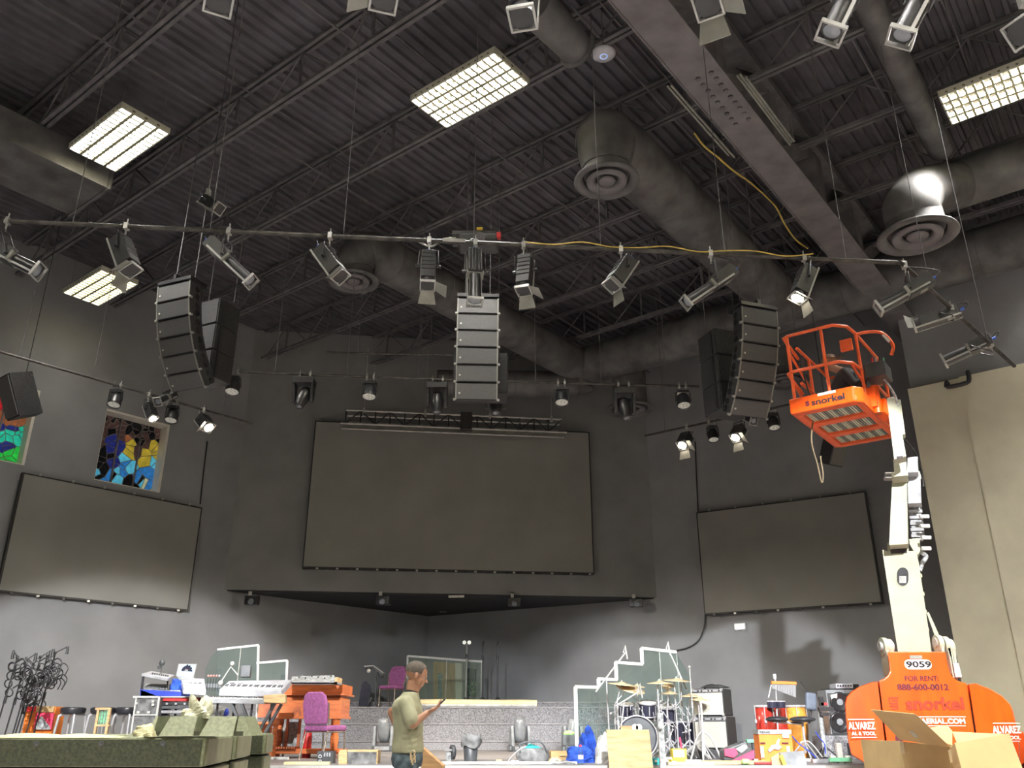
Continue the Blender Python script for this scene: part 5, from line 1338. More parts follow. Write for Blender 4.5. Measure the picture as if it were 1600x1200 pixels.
# keyboards
def keyboard(label, corners, yl, yr, th, body, stand, name='keyboard', keys=True):
    """corners px: front-left, front-right, back-right, back-left with distances"""
    q = [P(*c) for c in corners]
    t = thing(name, label, 'keyboard', (q[0]+q[1])/2)
    MB().poly(q, (0, 0, -th)).build('body', body, t, bevel=.006)
    if keys:
        X = q[1]-q[0]; Yv = q[3]-q[0]; k0 = q[0]+X*.03+Yv*.06+ZV*.004
        MB().poly([k0, k0+X*.94, k0+X*.94+Yv*.38, k0+Yv*.38], (0, 0, .01)).build('white_keys', 'white keys', t)
        bk = MB()
        for i in range(34):
            if i % 7 in (2, 6): continue
            p_ = k0+X*.94*(i+.8)/34+Yv*.26+ZV*.014; bk.beam(p_-Yv*.10, p_+Yv*.12, .012, .012)
        bk.build('black_keys', 'black gloss', t)
        for i in range(6): p_ = q[0]+X*(.1+.14*i)+Yv*.72; MB().box(p_+ZV*.004, (.07, .04, .008)).build('button', 'dark plastic' if i % 2 else 'screen dark', t)
    if stand:
        for sx in (.2, .8):
            a = q[0].lerp(q[1], sx)+(q[3]-q[0])*.5-ZV*th; b = Vector((a.x, a.y, stand))
            MB().cyl(a, b, .018, n=6).build('stand_leg', 'black metal', t)
    return t, q
keyboard('wide white keyboard on the upper tier of the left stand', [(343, 1077, 13.3), (440, 1079, 13.3), (456, 1062, 13.75), (358, 1064, 13.75)], 0, 0, .09, 'white plastic', STG)
keyboard('lower keyboard with a shiny white front edge and orange wood cheek', [(323, 1092, 13.1), (414, 1094, 13.1), (416, 1089, 13.5), (324, 1087.5, 13.5)], 0, 0, .055, 'silver plastic', STG)
tag(MB().pp([(411, 1086), (444, 1084), (446, 1087), (446, 1098), (443, 1099), (412, 1098)], 12.9, .10).build('keyboard_cheek', 'light wood', bevel=.01), 'orange wood end block at the right of the lower keyboard', 'panel')
tag(pb(MB(), 374, 389, 1039, 1058, 14.2, .2, .2).build('small_speaker', 'dark plastic', bevel=.01), 'small dark box speaker standing behind the upper keyboard', 'speaker')
q = P(363, 1037, 14.3)
t = thing('desk_lamp', 'angled white lamp arm with round head behind the upper keyboard', 'lamp', P(345, 1066, 14.2))
MB().tube([P(345, 1066, 14.2), P(361, 1042, 14.3), P(372, 1055, 14.2)], .012, 6).build('arm', 'white metal', t); MB().ball(q, .035, 12, 8).build('head', 'white metal', t); MB().ball(P(345, 1067, 14.2), .04, 10, 6).build('base', 'white metal', t)
# X stand and clutter below the keyboards
t = thing('keyboard_stand', 'black folding cross stand in front of the orange organ', 'stand', at(395, 13.1))
for a, b in (((362, 1100), (398, 1180)), ((430, 1098), (384, 1180)), ((378, 1100), (408, 1180)), ((440, 1100), (394, 1180))):
    MB().beam(P(*a, 13.15), P(*b, 13.15), .035, .06, up=(0, 1, 0)).build('strut', 'dark plastic', t)
t = thing('silver_bag', 'long grey padded bag lying on the shelf under the keyboards', 'bag', P(330, 1113, 13.8)); 
MB().tube(bez([P(x, y, 13.8) for x, y in ((300, 1112), (315, 1109), (335, 1109), (352, 1113))], 5), .07, 12).build('body', 'chain grey', t); MB().ball(P(352, 1113, 13.8), .06, 10, 8).build('end_cap', 'blue plastic', t)
# organ
t = thing('organ', 'large orange wooden console organ with turned legs on the left of the stage', 'organ', at(467, 15.0))
YO = 14.9
pb(MB(), 400, 536, 1069, 1084, YO, .9).build('upper_case', 'organ wood', t, bevel=.01)
pb(MB(), 398, 538, 1083.5, 1086, YO-.04, .95).build('lip', 'organ wood', t)
pb(MB(), 402, 533, 1086, 1090, YO+.05, .7).build('key_recess', 'organ dark wood', t)
pb(MB(), 436, 532, 1090, 1121, YO, .85).build('front_panel', 'organ wood', t, bevel=.006)
pb(MB(), 404, 436, 1090, 1121, YO+.3, .5).build('front_panel', 'organ dark wood', t)
pb(MB(), 434, 534, 1119, 1123, YO-.03, .85).build('moulding', 'organ wood', t)
for x, y in ((437, 1.0), (522, 1.0), (525, .0), (430, .0)):
    p = P(x, 1140, YO+.06+.6*y); 
    MB().lathe([(.04, 0), (.04, .05), (.028, .09), (.045, .16), (.055, .30), (.035, .40), (.05, .43), (.03, .46), (.06, .50), (.06, .60)], (p.x, p.y, STG), n=14).build('turned_leg', 'organ wood', t)
for x0, x1 in ((420, 424), (447, 451), (466, 470)): pb(MB(), x0, x1, 1123, 1170, YO+.55, .05).build('back_post', 'organ dark wood', t)
pb(MB(), 408, 536, 1170, 1178, YO+.1, .35).build('base_rail', 'organ wood', t, bevel=.01)
pb(MB(), 428, 466, 1128, 1162, YO+.7, .02).build('speaker_window', 'chain grey', t)
pb(MB(), 398, 425, 1128, 1165, YO+.4, .03).build('back_panel', 'organ wood', t)
MB().pp([(455, 1119), (462, 1103), (469, 1103), (472, 1119), (467, 1119), (465, 1110), (461, 1119)], YO-.012, .012).build('carved_inset', 'organ dark wood', t)
for i in range(9): pb(MB(), 426+i*4, 429+i*4, 1167, 1170, YO-.0, .35).build('pedal', 'organ dark wood', t)
t = thing('synthesizer', 'grey synthesizer with knobs lying on top of the orange organ', 'keyboard', P(490, 1068, 14.6))
MB().poly([P(454, 1068.6, 14.3), P(526, 1068.6, 14.3), P(522, 1057, 14.7), P(456, 1059, 14.7)], (0, 0, .02)).build('panel', 'chain grey', t)
pb(MB(), 454, 527, 1065.5, 1069, 14.3, .4).build('body', 'silver plastic', t); pb(MB(), 523, 527, 1058, 1069, 14.3, .4).build('end_cheek', 'light wood', t)
for i in range(12): a = P(462+i*5, 1063-(i % 3)*1.5, 14.5)+ZV*.02; MB().cyl(a, a+ZV*.025, .013, n=6).build('knob', 'dark plastic' if i % 2 else 'white plastic', t)
for x, m_, lab in ((489, 'stick pink', 'slim red fire-extinguisher-like cylinder under the organ'),):
    p = at(482, 15.2); tq = MB().lathe([(.001, 0), (.07, 0), (.075, .3), (.06, .42), (.02, .48), (.001, .5)], p, n=14); tag(tq.build('red_cylinder', 'red plastic'), 'red rounded cylinder standing under the organ behind the purple chair', 'cylinder')
# chairs
def chair(label, px, Y, z, rz):
    p = at(px, Y, z); t = thing('chair', label, 'chair', p, rz, 'purple banquet chairs')
    m_ = Matrix.Rotation(rz, 3, 'Z')
    def q(x, y, z_): return p+m_ @ Vector((x, y, z_))
    # local: front -y
    MB().box(q(0, 0, .45), (.46, .46, .085), rz=rz).build('seat', 'purple fabric', t, bevel=.035, seg=3)
    prof = [(-.20, .50), (-.225, .62), (-.23, .78), (-.20, .90), (-.13, .955), (.13, .955), (.20, .90), (.23, .78), (.225, .62), (.20, .50)]
    MB().poly([q(x, .20+(z_-.5)*.16, z_) for x, z_ in prof], m_ @ Vector((0, .055, 0))).build('backrest', 'purple fabric', t, bevel=.02, seg=3)
    for sx in (-1, 1):
        MB().tube([q(sx*.20, -.20, .42), q(sx*.21, -.22, 0)], .0125, 7).build('leg', 'bronze tube', t)
        MB().tube([q(sx*.215, .20, .55), q(sx*.205, .19, .42), q(sx*.215, .30, 0)], .0125, 7).build('leg', 'bronze tube', t)
        MB().tube([q(sx*.21, -.2, .40), q(sx*.205, .2, .40)], .011, 6).build('side_rail', 'bronze tube', t)
        MB().tube([q(sx*.21, .2, .5), q(sx*.235, .235, .62), q(sx*.24, .26, .8)], .011, 6).build('back_frame', 'bronze tube', t)
    MB().tube([q(-.2, -.2, .40), q(.2, -.2, .40)], .011, 6).build('front_rail', 'bronze tube', t)
    return t
chair('purple banquet chair in front of the orange organ, seat to the right', 509, 13.9, STG, rad(152))
chair('purple banquet chair up on the top step beside the thin black panel', 609, 21.9, UPS, rad(-22))
t = thing('music_stand', 'black music stand with white edge beside the far purple chair', 'stand', at(578, 21.9, UPS))
MB().pp([(568, 1041), (583, 1040), (599, 1052), (598, 1056), (582, 1043), (569, 1045)], 21.9, .25).build('desk', 'black metal', t); MB().pp([(569, 1040.3), (583, 1039.3), (599, 1051), (599, 1052), (583, 1040.6), (569, 1041.6)], 21.88, .28).build('edge', 'white metal', t)
MB().cyl(P(590, 1050, 22.0), at(590, 22.0, UPS), .02, n=6).build('pole', 'black metal', t); MB().ball(P(576, 1048, 21.9), .05, 10, 8).build('lamp_bulb', 'badge white', t)
pb(MB(), 586, 588, 1057, 1103, 22.2, .04).build('side_bar', 'black metal', t); pb(MB(), 586, 600, 1057, 1059, 22.2, .04).build('cross_bar', 'black metal', t)
tag(MB().pp([(560, 1101), (565, 1070), (568, 1065), (572, 1064), (578, 1070), (580, 1080), (575, 1103), (560, 1103)], 22.2, .06).build('leaning_gobo', 'screen dark'), 'thin dark shield-shaped panel leaning by the far purple chair', 'panel')
# floor box speaker etc at the lip of the stage
t = thing('stage_monitor', 'light wood floor box with dark grille on the stage edge left of the man', 'loudspeaker', at(560, 12.7))
pb(MB(), 530, 590, 1172, 1197, 12.7, .35, .03).build('cabinet', 'light wood', t, bevel=.008); pb(MB(), 543, 588, 1175, 1195, 12.66, .05, .03).build('grille', 'grey cloth', t)
MB().pp([(529, 1175), (542, 1172), (542, 1197), (529, 1195)], 12.62, .05).build('end_panel', 'light wood', t)
t = thing('effects_unit', 'small black pedal box with white graphics before the purple chair', 'device', at(508, 12.9))
pb(MB(), 496, 521, 1174, 1196, 12.9, .2).build('body', 'dark plastic', t)
for i in range(3): pb(MB(), 506+i*4, 508+i*4, 1176, 1182, 12.88, .02).build('switch', 'white plastic', t)
for y in (1182, 1190): c = P(500, y, 12.88); MB().lathe([(.012, 0), (.02, -.004), (.026, 0)], c, (0, 1, 0), 12).build('dial', 'white plastic', t)
tag(MB().pp([(659, 1168), (692, 1197), (692, 1203), (658, 1203)], 9.6, .3).build('wood_wedge', 'plywood'), 'orange plywood wedge standing beside the man in khaki', 'wood')
# moving heads standing on the stage floor by the steps
mover('moving head standing on the floor by the steps, left of the man', at(600, 19.2), (-.1, -.25, 1), 1.15, 'moving heads standing before the steps', up=True)
mover('moving head standing on the floor by the steps, middle of the picture', at(812, 19.2), (.0, -.15, 1), 1.15, 'moving heads standing before the steps', up=True, yaw=.3)
mover('moving head standing on the floor behind the drum shield edge', at(894, 18.9), (.1, .0, 1), 1.15, 'moving heads standing before the steps', up=True, yaw=.3)
# bin with a black bag
t = thing('waste_bin', 'grey waste bin with a crumpled dark bag folded over its rim', 'bin', at(736, 13.6))
p = at(736, 13.6); MB().lathe([(.085, 0), (.115, .34), (.12, .34), (.09, .0)], p, n=18).lathe([(.001, .003), (.085, .003)], p, n=18).build('bucket', 'dark plastic', t)
r2 = random.Random(4)
MB().loft([[p+Vector(((rr+.02*r2.uniform(-1, 1))*math.cos(2*math.pi*k/18), (rr+.02*r2.uniform(-1, 1))*math.sin(2*math.pi*k/18), z_+.03*r2.uniform(-1, 1))) for k in range(18)] for rr, z_ in ((.135, .20), (.15, .27), (.14, .35), (.10, .37), (.08, .30), (.02, .28))]).build('bin_bag', 'grey cloth', t)
tag(MB().box(at(780, 13.9)-ZV*-.01, (.09, .06, .02)).build('wood_offcut', 'light wood'), 'tiny wood offcut on the floor right of the bin', 'wood')
t = thing('tape_dispenser', 'small grey tape dispenser on the floor left of the bin', 'tool', at(705, 13.8))
p = at(708, 13.8)+ZV*.12; MB().lathe([(.06, -.025), (.10, -.025), (.10, .025), (.06, .025)], p, (1, .4, 0), 18).build('reel', 'dark plastic', t); MB().box(at(702, 13.8)+ZV*.06, (.08, .06, .12)).build('handle', 'chain grey', t); MB().box(at(702, 13.8)+ZV*.15, (.12, .05, .03)).build('blade_guard', 'silver plastic', t)
# cream roll on the top step
t = thing('rolled_vinyl', 'long cream yellow roll lying along the edge of the top step', 'roll', at(745, 21.6, UPS))
tb = MB().tube(bez([P(x, y, 21.55) for x, y in ((652, 1098), (690, 1097.5), (740, 1098), (775, 1098.6), (810, 1098.3), (839, 1099)) ], 4), .075, 12); tb.build('roll', 'cream vinyl', t)
MB().tube([P(655, 1102.2, 21.5), P(838, 1102.4, 21.5)], .035, 8).build('edge_fold', 'paper', t)
# shield panels in aluminium frames
def frame_panel(mb_frame, parent, px, Y, th=.03, glass=True, w_=.035, sides=(0, 1, 2, 3)):
    pts = [P(x, y, Y) if not isinstance(Y, (list, tuple)) else P(x, y, Y[i]) for i, (x, y) in enumerate(px)]
    if glass: MB().poly(pts, (0, .008, 0)).build('glass_panel', 'shield glass', parent)
    n = len(pts)
    for i in sides: MB().beam(pts[i], pts[(i+1) % n], w_, w_, up=(0, 1, 0)).build('frame_bar', 'white metal', parent)
t = thing('stage_shield', 'clear stepped shield in a pale frame behind the keyboards on the left', 'screen', at(390, 15.6))
ys = 15.6
frame_panel(None, t, [(340, 1015), (404, 1008), (402, 1100), (336, 1100)], ys, sides=(0, 1))
frame_panel(None, t, [(401, 1036), (449, 1032), (446, 1100), (401, 1100)], ys, sides=(0, 1))
MB().poly([P(340, 1015, ys), P(336, 1100, ys), P(318, 1100, ys+1.0), P(321, 1045, ys+1.0), P(330, 1026, ys+.6)], (0, .008, 0)).build('glass_panel', 'shield glass', t)
pb(MB(), 371, 372.5, 1012, 1100, ys-.01, .02).build('joint_strip', 'flap metal', t)
for x in (340, 402, 446): MB().cyl(P(x, 1100, ys), at(x, ys), .02, n=6).build('foot', 'white metal', t)
t = thing('stage_shield', 'clear framed panel standing in front of the wooden doors at centre', 'screen', at(695, 23.3, CZ+.58))
fy = 23.3
frame_panel(None, t, [(637, 1025), (753, 1034), (753, 1096), (636, 1096)], fy, sides=(0, 3), w_=.05)
for x in (697, 752): pb(MB(), x-.4, x+.4, 1031, 1096, fy-.02, .03).build('joint_strip', 'flap metal', t)
# doors on the right wall at the corner
def onR(px, py, o=0): return PL(px, py, RB+nR*o, nR)
def rpoly(px, o, th): return MB().poly([onR(x, y, o) for x, y in px], -nR*th)
dd_ = rpoly([(676, 1033), (743, 1041), (743, 1099), (676, 1099)], .05, .05)
do = struct('door_1', dd_, 'black wall paint')
lf = rpoly([(677, 1033.5), (697, 1035), (697, 1098), (677, 1098)], .09, .045).build('door_leaf', 'door wood', do)
rpoly([(684, 1052), (691, 1052), (691, 1091), (684, 1091)], .095, .01).build('vision_panel', mat('vision glass', (.25, .33, .30), .2, var=.4, scale=30), lf)
lf = rpoly([(698, 1035), (711, 1036.5), (711, 1098), (698, 1098)], .09, .045).build('door_leaf', 'door wood', do)
rpoly([(711.5, 1035.5), (720, 1036), (720, 1098), (711.5, 1098)], .12, .08).build('door_frame', 'cream wall paint', do)
rpoly([(720, 1034.5), (744, 1037), (744, 1039), (720, 1036.5)], .12, .08).build('door_closer', 'flap metal', do)
rpoly([(728, 1044), (743, 1045), (743, 1099), (728, 1099)], .09, .04).build('panel', 'screen dark', do)
pl_ = thing('potted_fern', 'green bushy plant standing in the dark corner behind the framed panel', 'plant', (onR(737, 1098, .4).x, onR(737, 1098, .4).y, CZ+.58))
pc_ = Vector(pl_.location); MB().lathe([(.001, 0), (.11, 0), (.14, .2), (.001, .2)], pc_, n=14).build('pot', 'dark plastic', pl_)
lfm = MB(); r3 = random.Random(9)
for i in range(170):
    a = r3.uniform(0, 6.28); e = r3.uniform(.0, 1.0); q = pc_+Vector((math.cos(a)*.20*r3.random(), math.sin(a)*.20*r3.random(), .2+e*.40)); d = Vector((math.cos(a)*.7, math.sin(a)*.7, r3.uniform(-.2, .7))).normalized()*.11; s_ = d.cross(ZV).normalized()*.022
    lfm.add([q, q+d*.5+s_, q+d, q+d*.5-s_], [(0, 1, 2, 3)])
o = lfm.build('foliage', 'leaf', pl_); o['kind'] = 'stuff'
# stands on the upper level
def polestand(label, px, ytop, Y, z, heads=0, glow=False):
    p = at(px, Y, z); tp = P(px, ytop, Y); tp.x = p.x; t = thing('pole_stand', label, 'stand', p)
    MB().cyl(p, tp, .018, n=6).build('pole', 'black metal' if not glow else 'flap metal', t)
    for k in range(3): MB().cyl(p+ZV*.25, p+Vector((.28*math.cos(k*2.1+.4), .28*math.sin(k*2.1+.4), .01)), .013, n=5).build('leg', 'black metal', t)
    MB().cyl(tp-ZV*.35, tp-ZV*.25, .03, n=8).build('clutch', 'black metal', t)
    if heads:
        for sx in (-.06, .06):
            hb = MB().lathe([(.001, -.06), (.045, -.05), (.06, .03), (.05, .03)], tp+Vector((sx, 0, .03)), (sx*1.5, -1, .1), 14).build('lamp_head', 'black metal', t)
            MB().lathe([(.001, .0), (.048, .0)], tp+Vector((sx, 0, .03))+Vector((sx*1.5, -1, .1)).normalized()*.025, (sx*1.5, -1, .1), 14).build('lamp_lens', mat('stand lens', (.9, .9, .8), .3, emis=((.9, .9, .78), .5)), hb)
    else: MB().cyl(tp, tp+Vector((.03, -.03, .10)), .025, .03, n=8).build('microphone_clip', 'black metal', t)
    return t
polestand('thin stand with two pale round lamps behind the framed panel', 727, 1006, 22.6, UPS, 2, True)
polestand('thin dark pole stand at the right end of the framed panel', 753, 1008, 22.3, UPS)
polestand('thin dark pole stand right of the framed panel before the dark wall', 777, 1008, 22.4, UPS)
# teal bag, box, blue cloth, bottle
t = thing('tool_bag', 'open grey tool bag with teal cloth spilling out on the stage edge', 'bag', at(832, 13.2))
cl_ = MB(); c = at(832, 13.2); cl_.loft([[c+Vector((math.cos(a)*rx, math.sin(a)*ry, z_)) for a in [2*math.pi*k/20 for k in range(20)]] for rx, ry, z_ in ((.20, .12, 0), (.24, .15, .08), (.22, .13, .17), (.19, .11, .19), (.17, .09, .12))]); cl_.build('bag_body', 'grey cloth', t)
MB().tube(bez([c+Vector((-.18, -.12, .14)), c+Vector((-.16, -.1, .25)), c+Vector((.1, -.1, .27)), c+Vector((.2, -.1, .14))], 6), .012, 6).build('handle', 'dark plastic', t)
tl = MB(); cloth(tl, c+ZV*.13, .36, .2, .12, 10, 8); tl.build('teal_cloth', 'teal cloth', t)
tag(MB().tube(bez([at(x, 12.9)+ZV*z_ for x, z_ in ((812, .01), (800, .03), (793, .01), (801, .10), (812, .18), (822, .22))], 5), .008, 6).build('cable', 'white plastic'), 'pale cable looping on the floor left of the teal tool bag', 'cable')
tag(cloth(MB(), at(804, 12.8), .16, .12, .06, 8, 2).build('paper_scrap', 'paper'), 'small white crumpled paper left of the teal tool bag', 'paper')
t = thing('cardboard_box', 'low flat cardboard box on the stage right of the teal tool bag', 'box', at(882, 13.6))
pb(MB(), 860, 905, 1174, 1192, 13.4, .4, .05).build('carton', 'cardboard', t); pb(MB(), 875, 890, 1179, 1181, 13.37, .02, .05).build('print', 'cardboard inner', t)
tag(cloth(MB(), at(866, 12.7), .18, .12, .12, 8, 21).build('work_gloves', 'tan cloth'), 'pale crumpled work gloves before the flat cardboard box', 'gloves')
tag(cloth(MB(), at(880, 12.6), .35, .12, .06, 10, 22).build('dark_rag', 'grey cloth'), 'dark brown rag on the stage edge below the flat cardboard box', 'cloth')
bt = MB(); crumple(crumple(bt, at(905, 13.3), .22, .2, .22, 5), at(919, 13.6), .12, .14, .40, 6); tag(bt.build('blue_tarp', 'blue cloth'), 'heap of bright blue cloth at the left foot of the drum shield', 'cloth')
tag(pb(MB(), 879, 899, 1148, 1165, 16.5, .3).build('stage_box', 'dark plastic', bevel=.01), 'small black box in front of the right floor moving head', 'box')
tag(MB().ball(P(889, 1146, 16.6), (.10, .08, .05), 10, 6).build('tennis_ball_bag', 'lime'), 'bright lime yellow bundle on top of the small black box', 'cloth')
t = thing('water_bottle', 'clear water bottle with red cap at the stage edge', 'bottle', at(906, 12.5))
p = at(906, 12.5); MB().lathe([(.001, 0), (.034, 0), (.036, .02), (.034, .14), (.036, .16), (.014, .21), (.014, .22)], p, n=16).build('bottle', 'shield glass', t); MB().lathe([(.016, .22), (.016, .245), (.001, .247)], p, n=12).build('cap', 'pink red', t); MB().lathe([(.0365, .07), (.0365, .12)], p, n=16).build('bottle_label', 'badge white', t)
tag(crumple(MB(), at(942, 13.0), .13, .13, .36, 15, amp=.12).build('white_sack', 'paper'), 'crumpled pale plastic sack left of the plywood board', 'bag')

# drum shield: five stepped glass panels
t = thing('drum_shield', 'clear drum shield of stepped glass panels in white frames around the drum kit', 'screen', at(985, 16.0))
Ys = 15.4
pan = [((899, 1073), (935, 1074), Ys-.2, Ys), ((935, 1061), (963, 1062), Ys, Ys+.3), ((962, 1035), (1003, 1038), Ys+.3, Ys+.7), ((1002, 1013), (1030, 1016), Ys+.7, Ys+.9), ((1030, 1016), (1057, 1019), Ys+.9, Ys+.9), ((1057, 1020), (1078, 1056), Ys+.9, Ys+.2)]
for i, ((x0, y0), (x1, y1), Ya, Yb) in enumerate(pan):
    a, b = P(x0, y0, Ya), P(x1, y1, Yb); lo = 1 if False else 0
    c_, d_ = Vector((b.x, b.y, STG+.02)), Vector((a.x, a.y, STG+.02))
    gpn = MB().poly([a, b, c_, d_], (0, .008, 0)).build('glass_panel', 'shield glass', t)
    if i < 5: MB().beam(a, b, .05, .05).build('top_frame', 'white metal', t)
    if i in (0, 1, 2, 3):
        hh = [STG+.02, P(0, 1074, Ya).z, P(0, 1062, Ya).z, P(0, 1038, Ya).z][i]
        MB().beam(a, Vector((a.x, a.y, hh)), .06, .05, up=(0, 1, 0)).build('side_frame', 'white metal', t)
    else: MB().beam(a, d_, .012, .02, up=(0, 1, 0)).build('joint_strip', 'flap metal', t)
# drum kit
def cymbal(mb, c, r, tilt=(0, 0, 1)):
    mb.lathe([(.001, .030), (.03, .028), (.05, .012), (r*.6, -.002), (r, -.016), (r, -.019), (.001, .0)], c, tilt, 28)
kc = at(1000, 14.5)
t = thing('drum_kit', 'drum kit with chrome hardware behind the plywood board', 'drum kit', kc)
bc = P(997, 1150, 14.3); bc.z = STG+.30; bc = P(996, 1153, 14.3); rB = .30
bc.z = STG+rB+.02
sh_ = MB().cyl(bc, bc+Vector((0, .42, 0)), rB, n=36).build('bass_drum', 'screen dark', t)
MB().lathe([(rB+.0, -.02), (rB+.015, -.03), (rB+.02, 0), (rB+.0, .03), (rB-.02, .0)], bc, (0, 1, 0), 36).build('hoop', 'dull steel', sh_)
MB().cyl(bc-Vector((0, .005, 0)), bc, rB-.02, n=36).build('drum_head', 'dark plastic', sh_)
MB().cyl(bc+Vector((-.03, -.010, .14)), bc+Vector((-.03, -.006, .14)), .05, n=16).cyl(bc+Vector((.03, -.010, .14)), bc+Vector((.03, -.006, .14)), .05, n=16).build('head_emblem', 'badge white', sh_)
for k in range(10):
    a = k*math.pi/5+.3; q = bc+Vector((math.cos(a)*(rB+.015), .0, math.sin(a)*(rB+.015))); MB().cyl(q, q+Vector((0, .10, 0)), .010, n=6).build('tension_claw', 'chrome', sh_)
def drum(nm, px, py, Y, r, h, tilt=(0, -.25, 1), m_='drum head'):
    c = P(px, py, Y); d = Vector(tilt).normalized(); o = MB().cyl(c-d*h, c, r, n=26).build(nm, 'screen dark', t)
    MB().lathe([(r, -.015), (r+.012, -.01), (r+.012, .01), (r, .012)], c, d, 26).lathe([(r, -.01), (r+.012, 0), (r, .012)], c-d*h, d, 26).build('rim', 'chrome', o)
    MB().lathe([(.001, .003), (r, .003)], c, d, 26).build('drum_head', m_, o)
    for k in range(8):
        a = k*math.pi/4; x = d.orthogonal().normalized(); y = d.cross(x); q = c+(x*math.cos(a)+y*math.sin(a))*(r+.012); MB().cyl(q-d*h*.15, q-d*h*.85, .009, n=5).build('lug', 'chrome', o)
drum('tom_drum', 978, 1100, 14.7, .13, .18); drum('tom_drum', 1012, 1098, 14.8, .14, .2); drum('tom_drum', 1040, 1104, 14.9, .16, .22)
drum('snare_drum', 1022, 1114, 15.2, .17, .12, (0, 0, 1)); drum('floor_tom', 1066, 1128, 15.0, .20, .36, (0, 0, 1)); drum('floor_tom', 1090, 1132, 15.3, .18, .3, (0, 0, 1))
def cstand(px, ycym, Y, r, tilt=(0.05, -.1, 1), base=None, boom=None, dbl=False):
    c = P(px, ycym, Y); bx = base if base is not None else px; p = at(bx, Y)
    s = MB(); mid = Vector((p.x, p.y, c.z-.25)) if boom or base is not None else Vector((p.x, p.y, c.z))
    s.cyl(p+ZV*.12, mid, .014, n=7); s.cyl(mid, c+ZV*.05, .010, n=6)
    for k in range(3): s.cyl(p+ZV*.28, p+Vector((.32*math.cos(k*2.1+px), .32*math.sin(k*2.1+px), .012)), .013, n=6)
    s.cyl(p+ZV*.5, p+ZV*.56, .024, n=8); o = s.build('cymbal_stand', 'chrome', t)
    m_ = MB(); cymbal(m_, c, r, tilt); m_.build('cymbal', 'brass', o)
    if dbl: m_ = MB(); cymbal(m_, c-ZV*.05, r, (0, .1, -1)); m_.build('cymbal', 'brass', o)
cstand(972, 1068, 14.3, .23, (.1, -.1, 1), base=966); cstand(985, 1074, 14.4, .24, (.25, -.35, 1), base=962); cstand(996, 1072, 14.9, .13, (0, -.1, 1), base=998)
cstand(1031, 1066, 14.4, .21, (.0, -.08, 1)); cstand(1043, 1070, 14.8, .11, (0, -.1, 1), base=1046, dbl=True); cstand(1046, 1082, 14.6, .14, (0, -.1, 1), base=1044)
cstand(1058, 1062, 14.7, .24, (.05, -.1, 1)); cstand(1080, 1086, 14.6, .17, (.0, -.1, 1), base=1076); cstand(1094, 1092, 14.4, .17, (.05, -.1, 1)); 
hw = MB(); r4 = random.Random(11)
for i in range(110):
    a = P(r4.uniform(962, 1085), r4.uniform(1096, 1150), r4.uniform(14.4, 15.2)); b = a+Vector((r4.uniform(-.12, .12), r4.uniform(-.08, .08), r4.uniform(-.16, .16))); hw.cyl(a, b, .008, n=5); hw.ball(b, .018, 6, 4)
o_ = hw.build('clamp_hardware', 'chrome', t); o_['kind'] = 'stuff'
MB().box(at(1046, 14.2)+Vector((.15, 0, .02)), (.12, .3, .03)).cyl(at(1064, 14.2)+ZV*.03, P(1062, 1152, 14.2), .015, n=6).build('bass_pedal', 'pink red', t)
# throne-like dark stool behind
stool('round black drum throne behind the chrome stands of the kit', 1078, 15.6, zt=P(1078, 1127, 15.6).z)
# overhead boom stands
def boomstand(label, base, top, px, Y, m='white metal'):
    p = at(base, Y); a, b = P(*px[0], Y), P(*px[1], Y); t = thing('microphone_stand', label, 'microphone stand', p)
    mid = a.lerp(b, .35); mid_ = Vector((p.x, p.y, mid.z)); 
    MB().cyl(p+ZV*.1, mid, .013, n=7).build('pole', 'chrome', t); MB().tube([a, b], .013, 7).build('boom_arm', m, t)
    for k in range(3): MB().cyl(p+ZV*.25, p+Vector((.3*math.cos(k*2.1), .3*math.sin(k*2.1), .01)), .012, n=6).build('leg', 'chrome', t)
    MB().tube([b+Vector((-.03, 0, 0)), b+Vector((.0, 0, .12)), b+Vector((.03, 0, -.10))], .014, 6).build('microphone', m, t)
boomstand('left overhead boom stand rising diagonally over the drum shield', 952, 0, ((931, 1081), (977, 1020)), 14.9)
boomstand('right overhead boom stand with a thin bent arm above the cymbals', 1066, 0, ((1073, 1078), (1044, 1014)), 14.9)
boomstand('low silver boom stand crossing in front of the left cymbals', 964, 0, ((962, 1103), (1000, 1080)), 14.0, 'dull steel')
micstand('slim silver microphone stand beside the amplifier stack', 1084, 14.3, 1.35, None, None, m='dull steel')
# plywood board and post
t = thing('plywood_board', 'square plywood board with wood grain propped on the stage edge', 'board', at(985, 12.3))
MB().poly([P(947.5, 1140, 12.32), P(1014, 1140, 12.32), P(1022, 1212, 12.0), P(953, 1214, 12.0)], (0, .03, 0)).build('board', 'plywood', t)
pb(MB(), 970, 987, 1134, 1141, 12.34, .05).build('top_block', 'plywood', t)
t = thing('steel_post', 'grey square steel post standing right of the plywood board', 'post', P(1033, 1200, 11.6)-ZV*P(1033, 1200, 11.6).z)
pst = P(1033, 1150, 11.6); MB().box((pst.x, pst.y, (P(1033, 1114, 11.6).z)/2), (.075, .075, P(1033, 1114, 11.6).z)).build('post', 'chain grey', t, bevel=.006)
MB().box((pst.x, pst.y, .01), (.3, .3, .02)).build('base_plate', 'chain grey', t); MB().cyl(P(1031.5, 1136, 11.55), P(1031.5, 1136, 11.5), .02, n=12).build('bolt', 'dull steel', t)
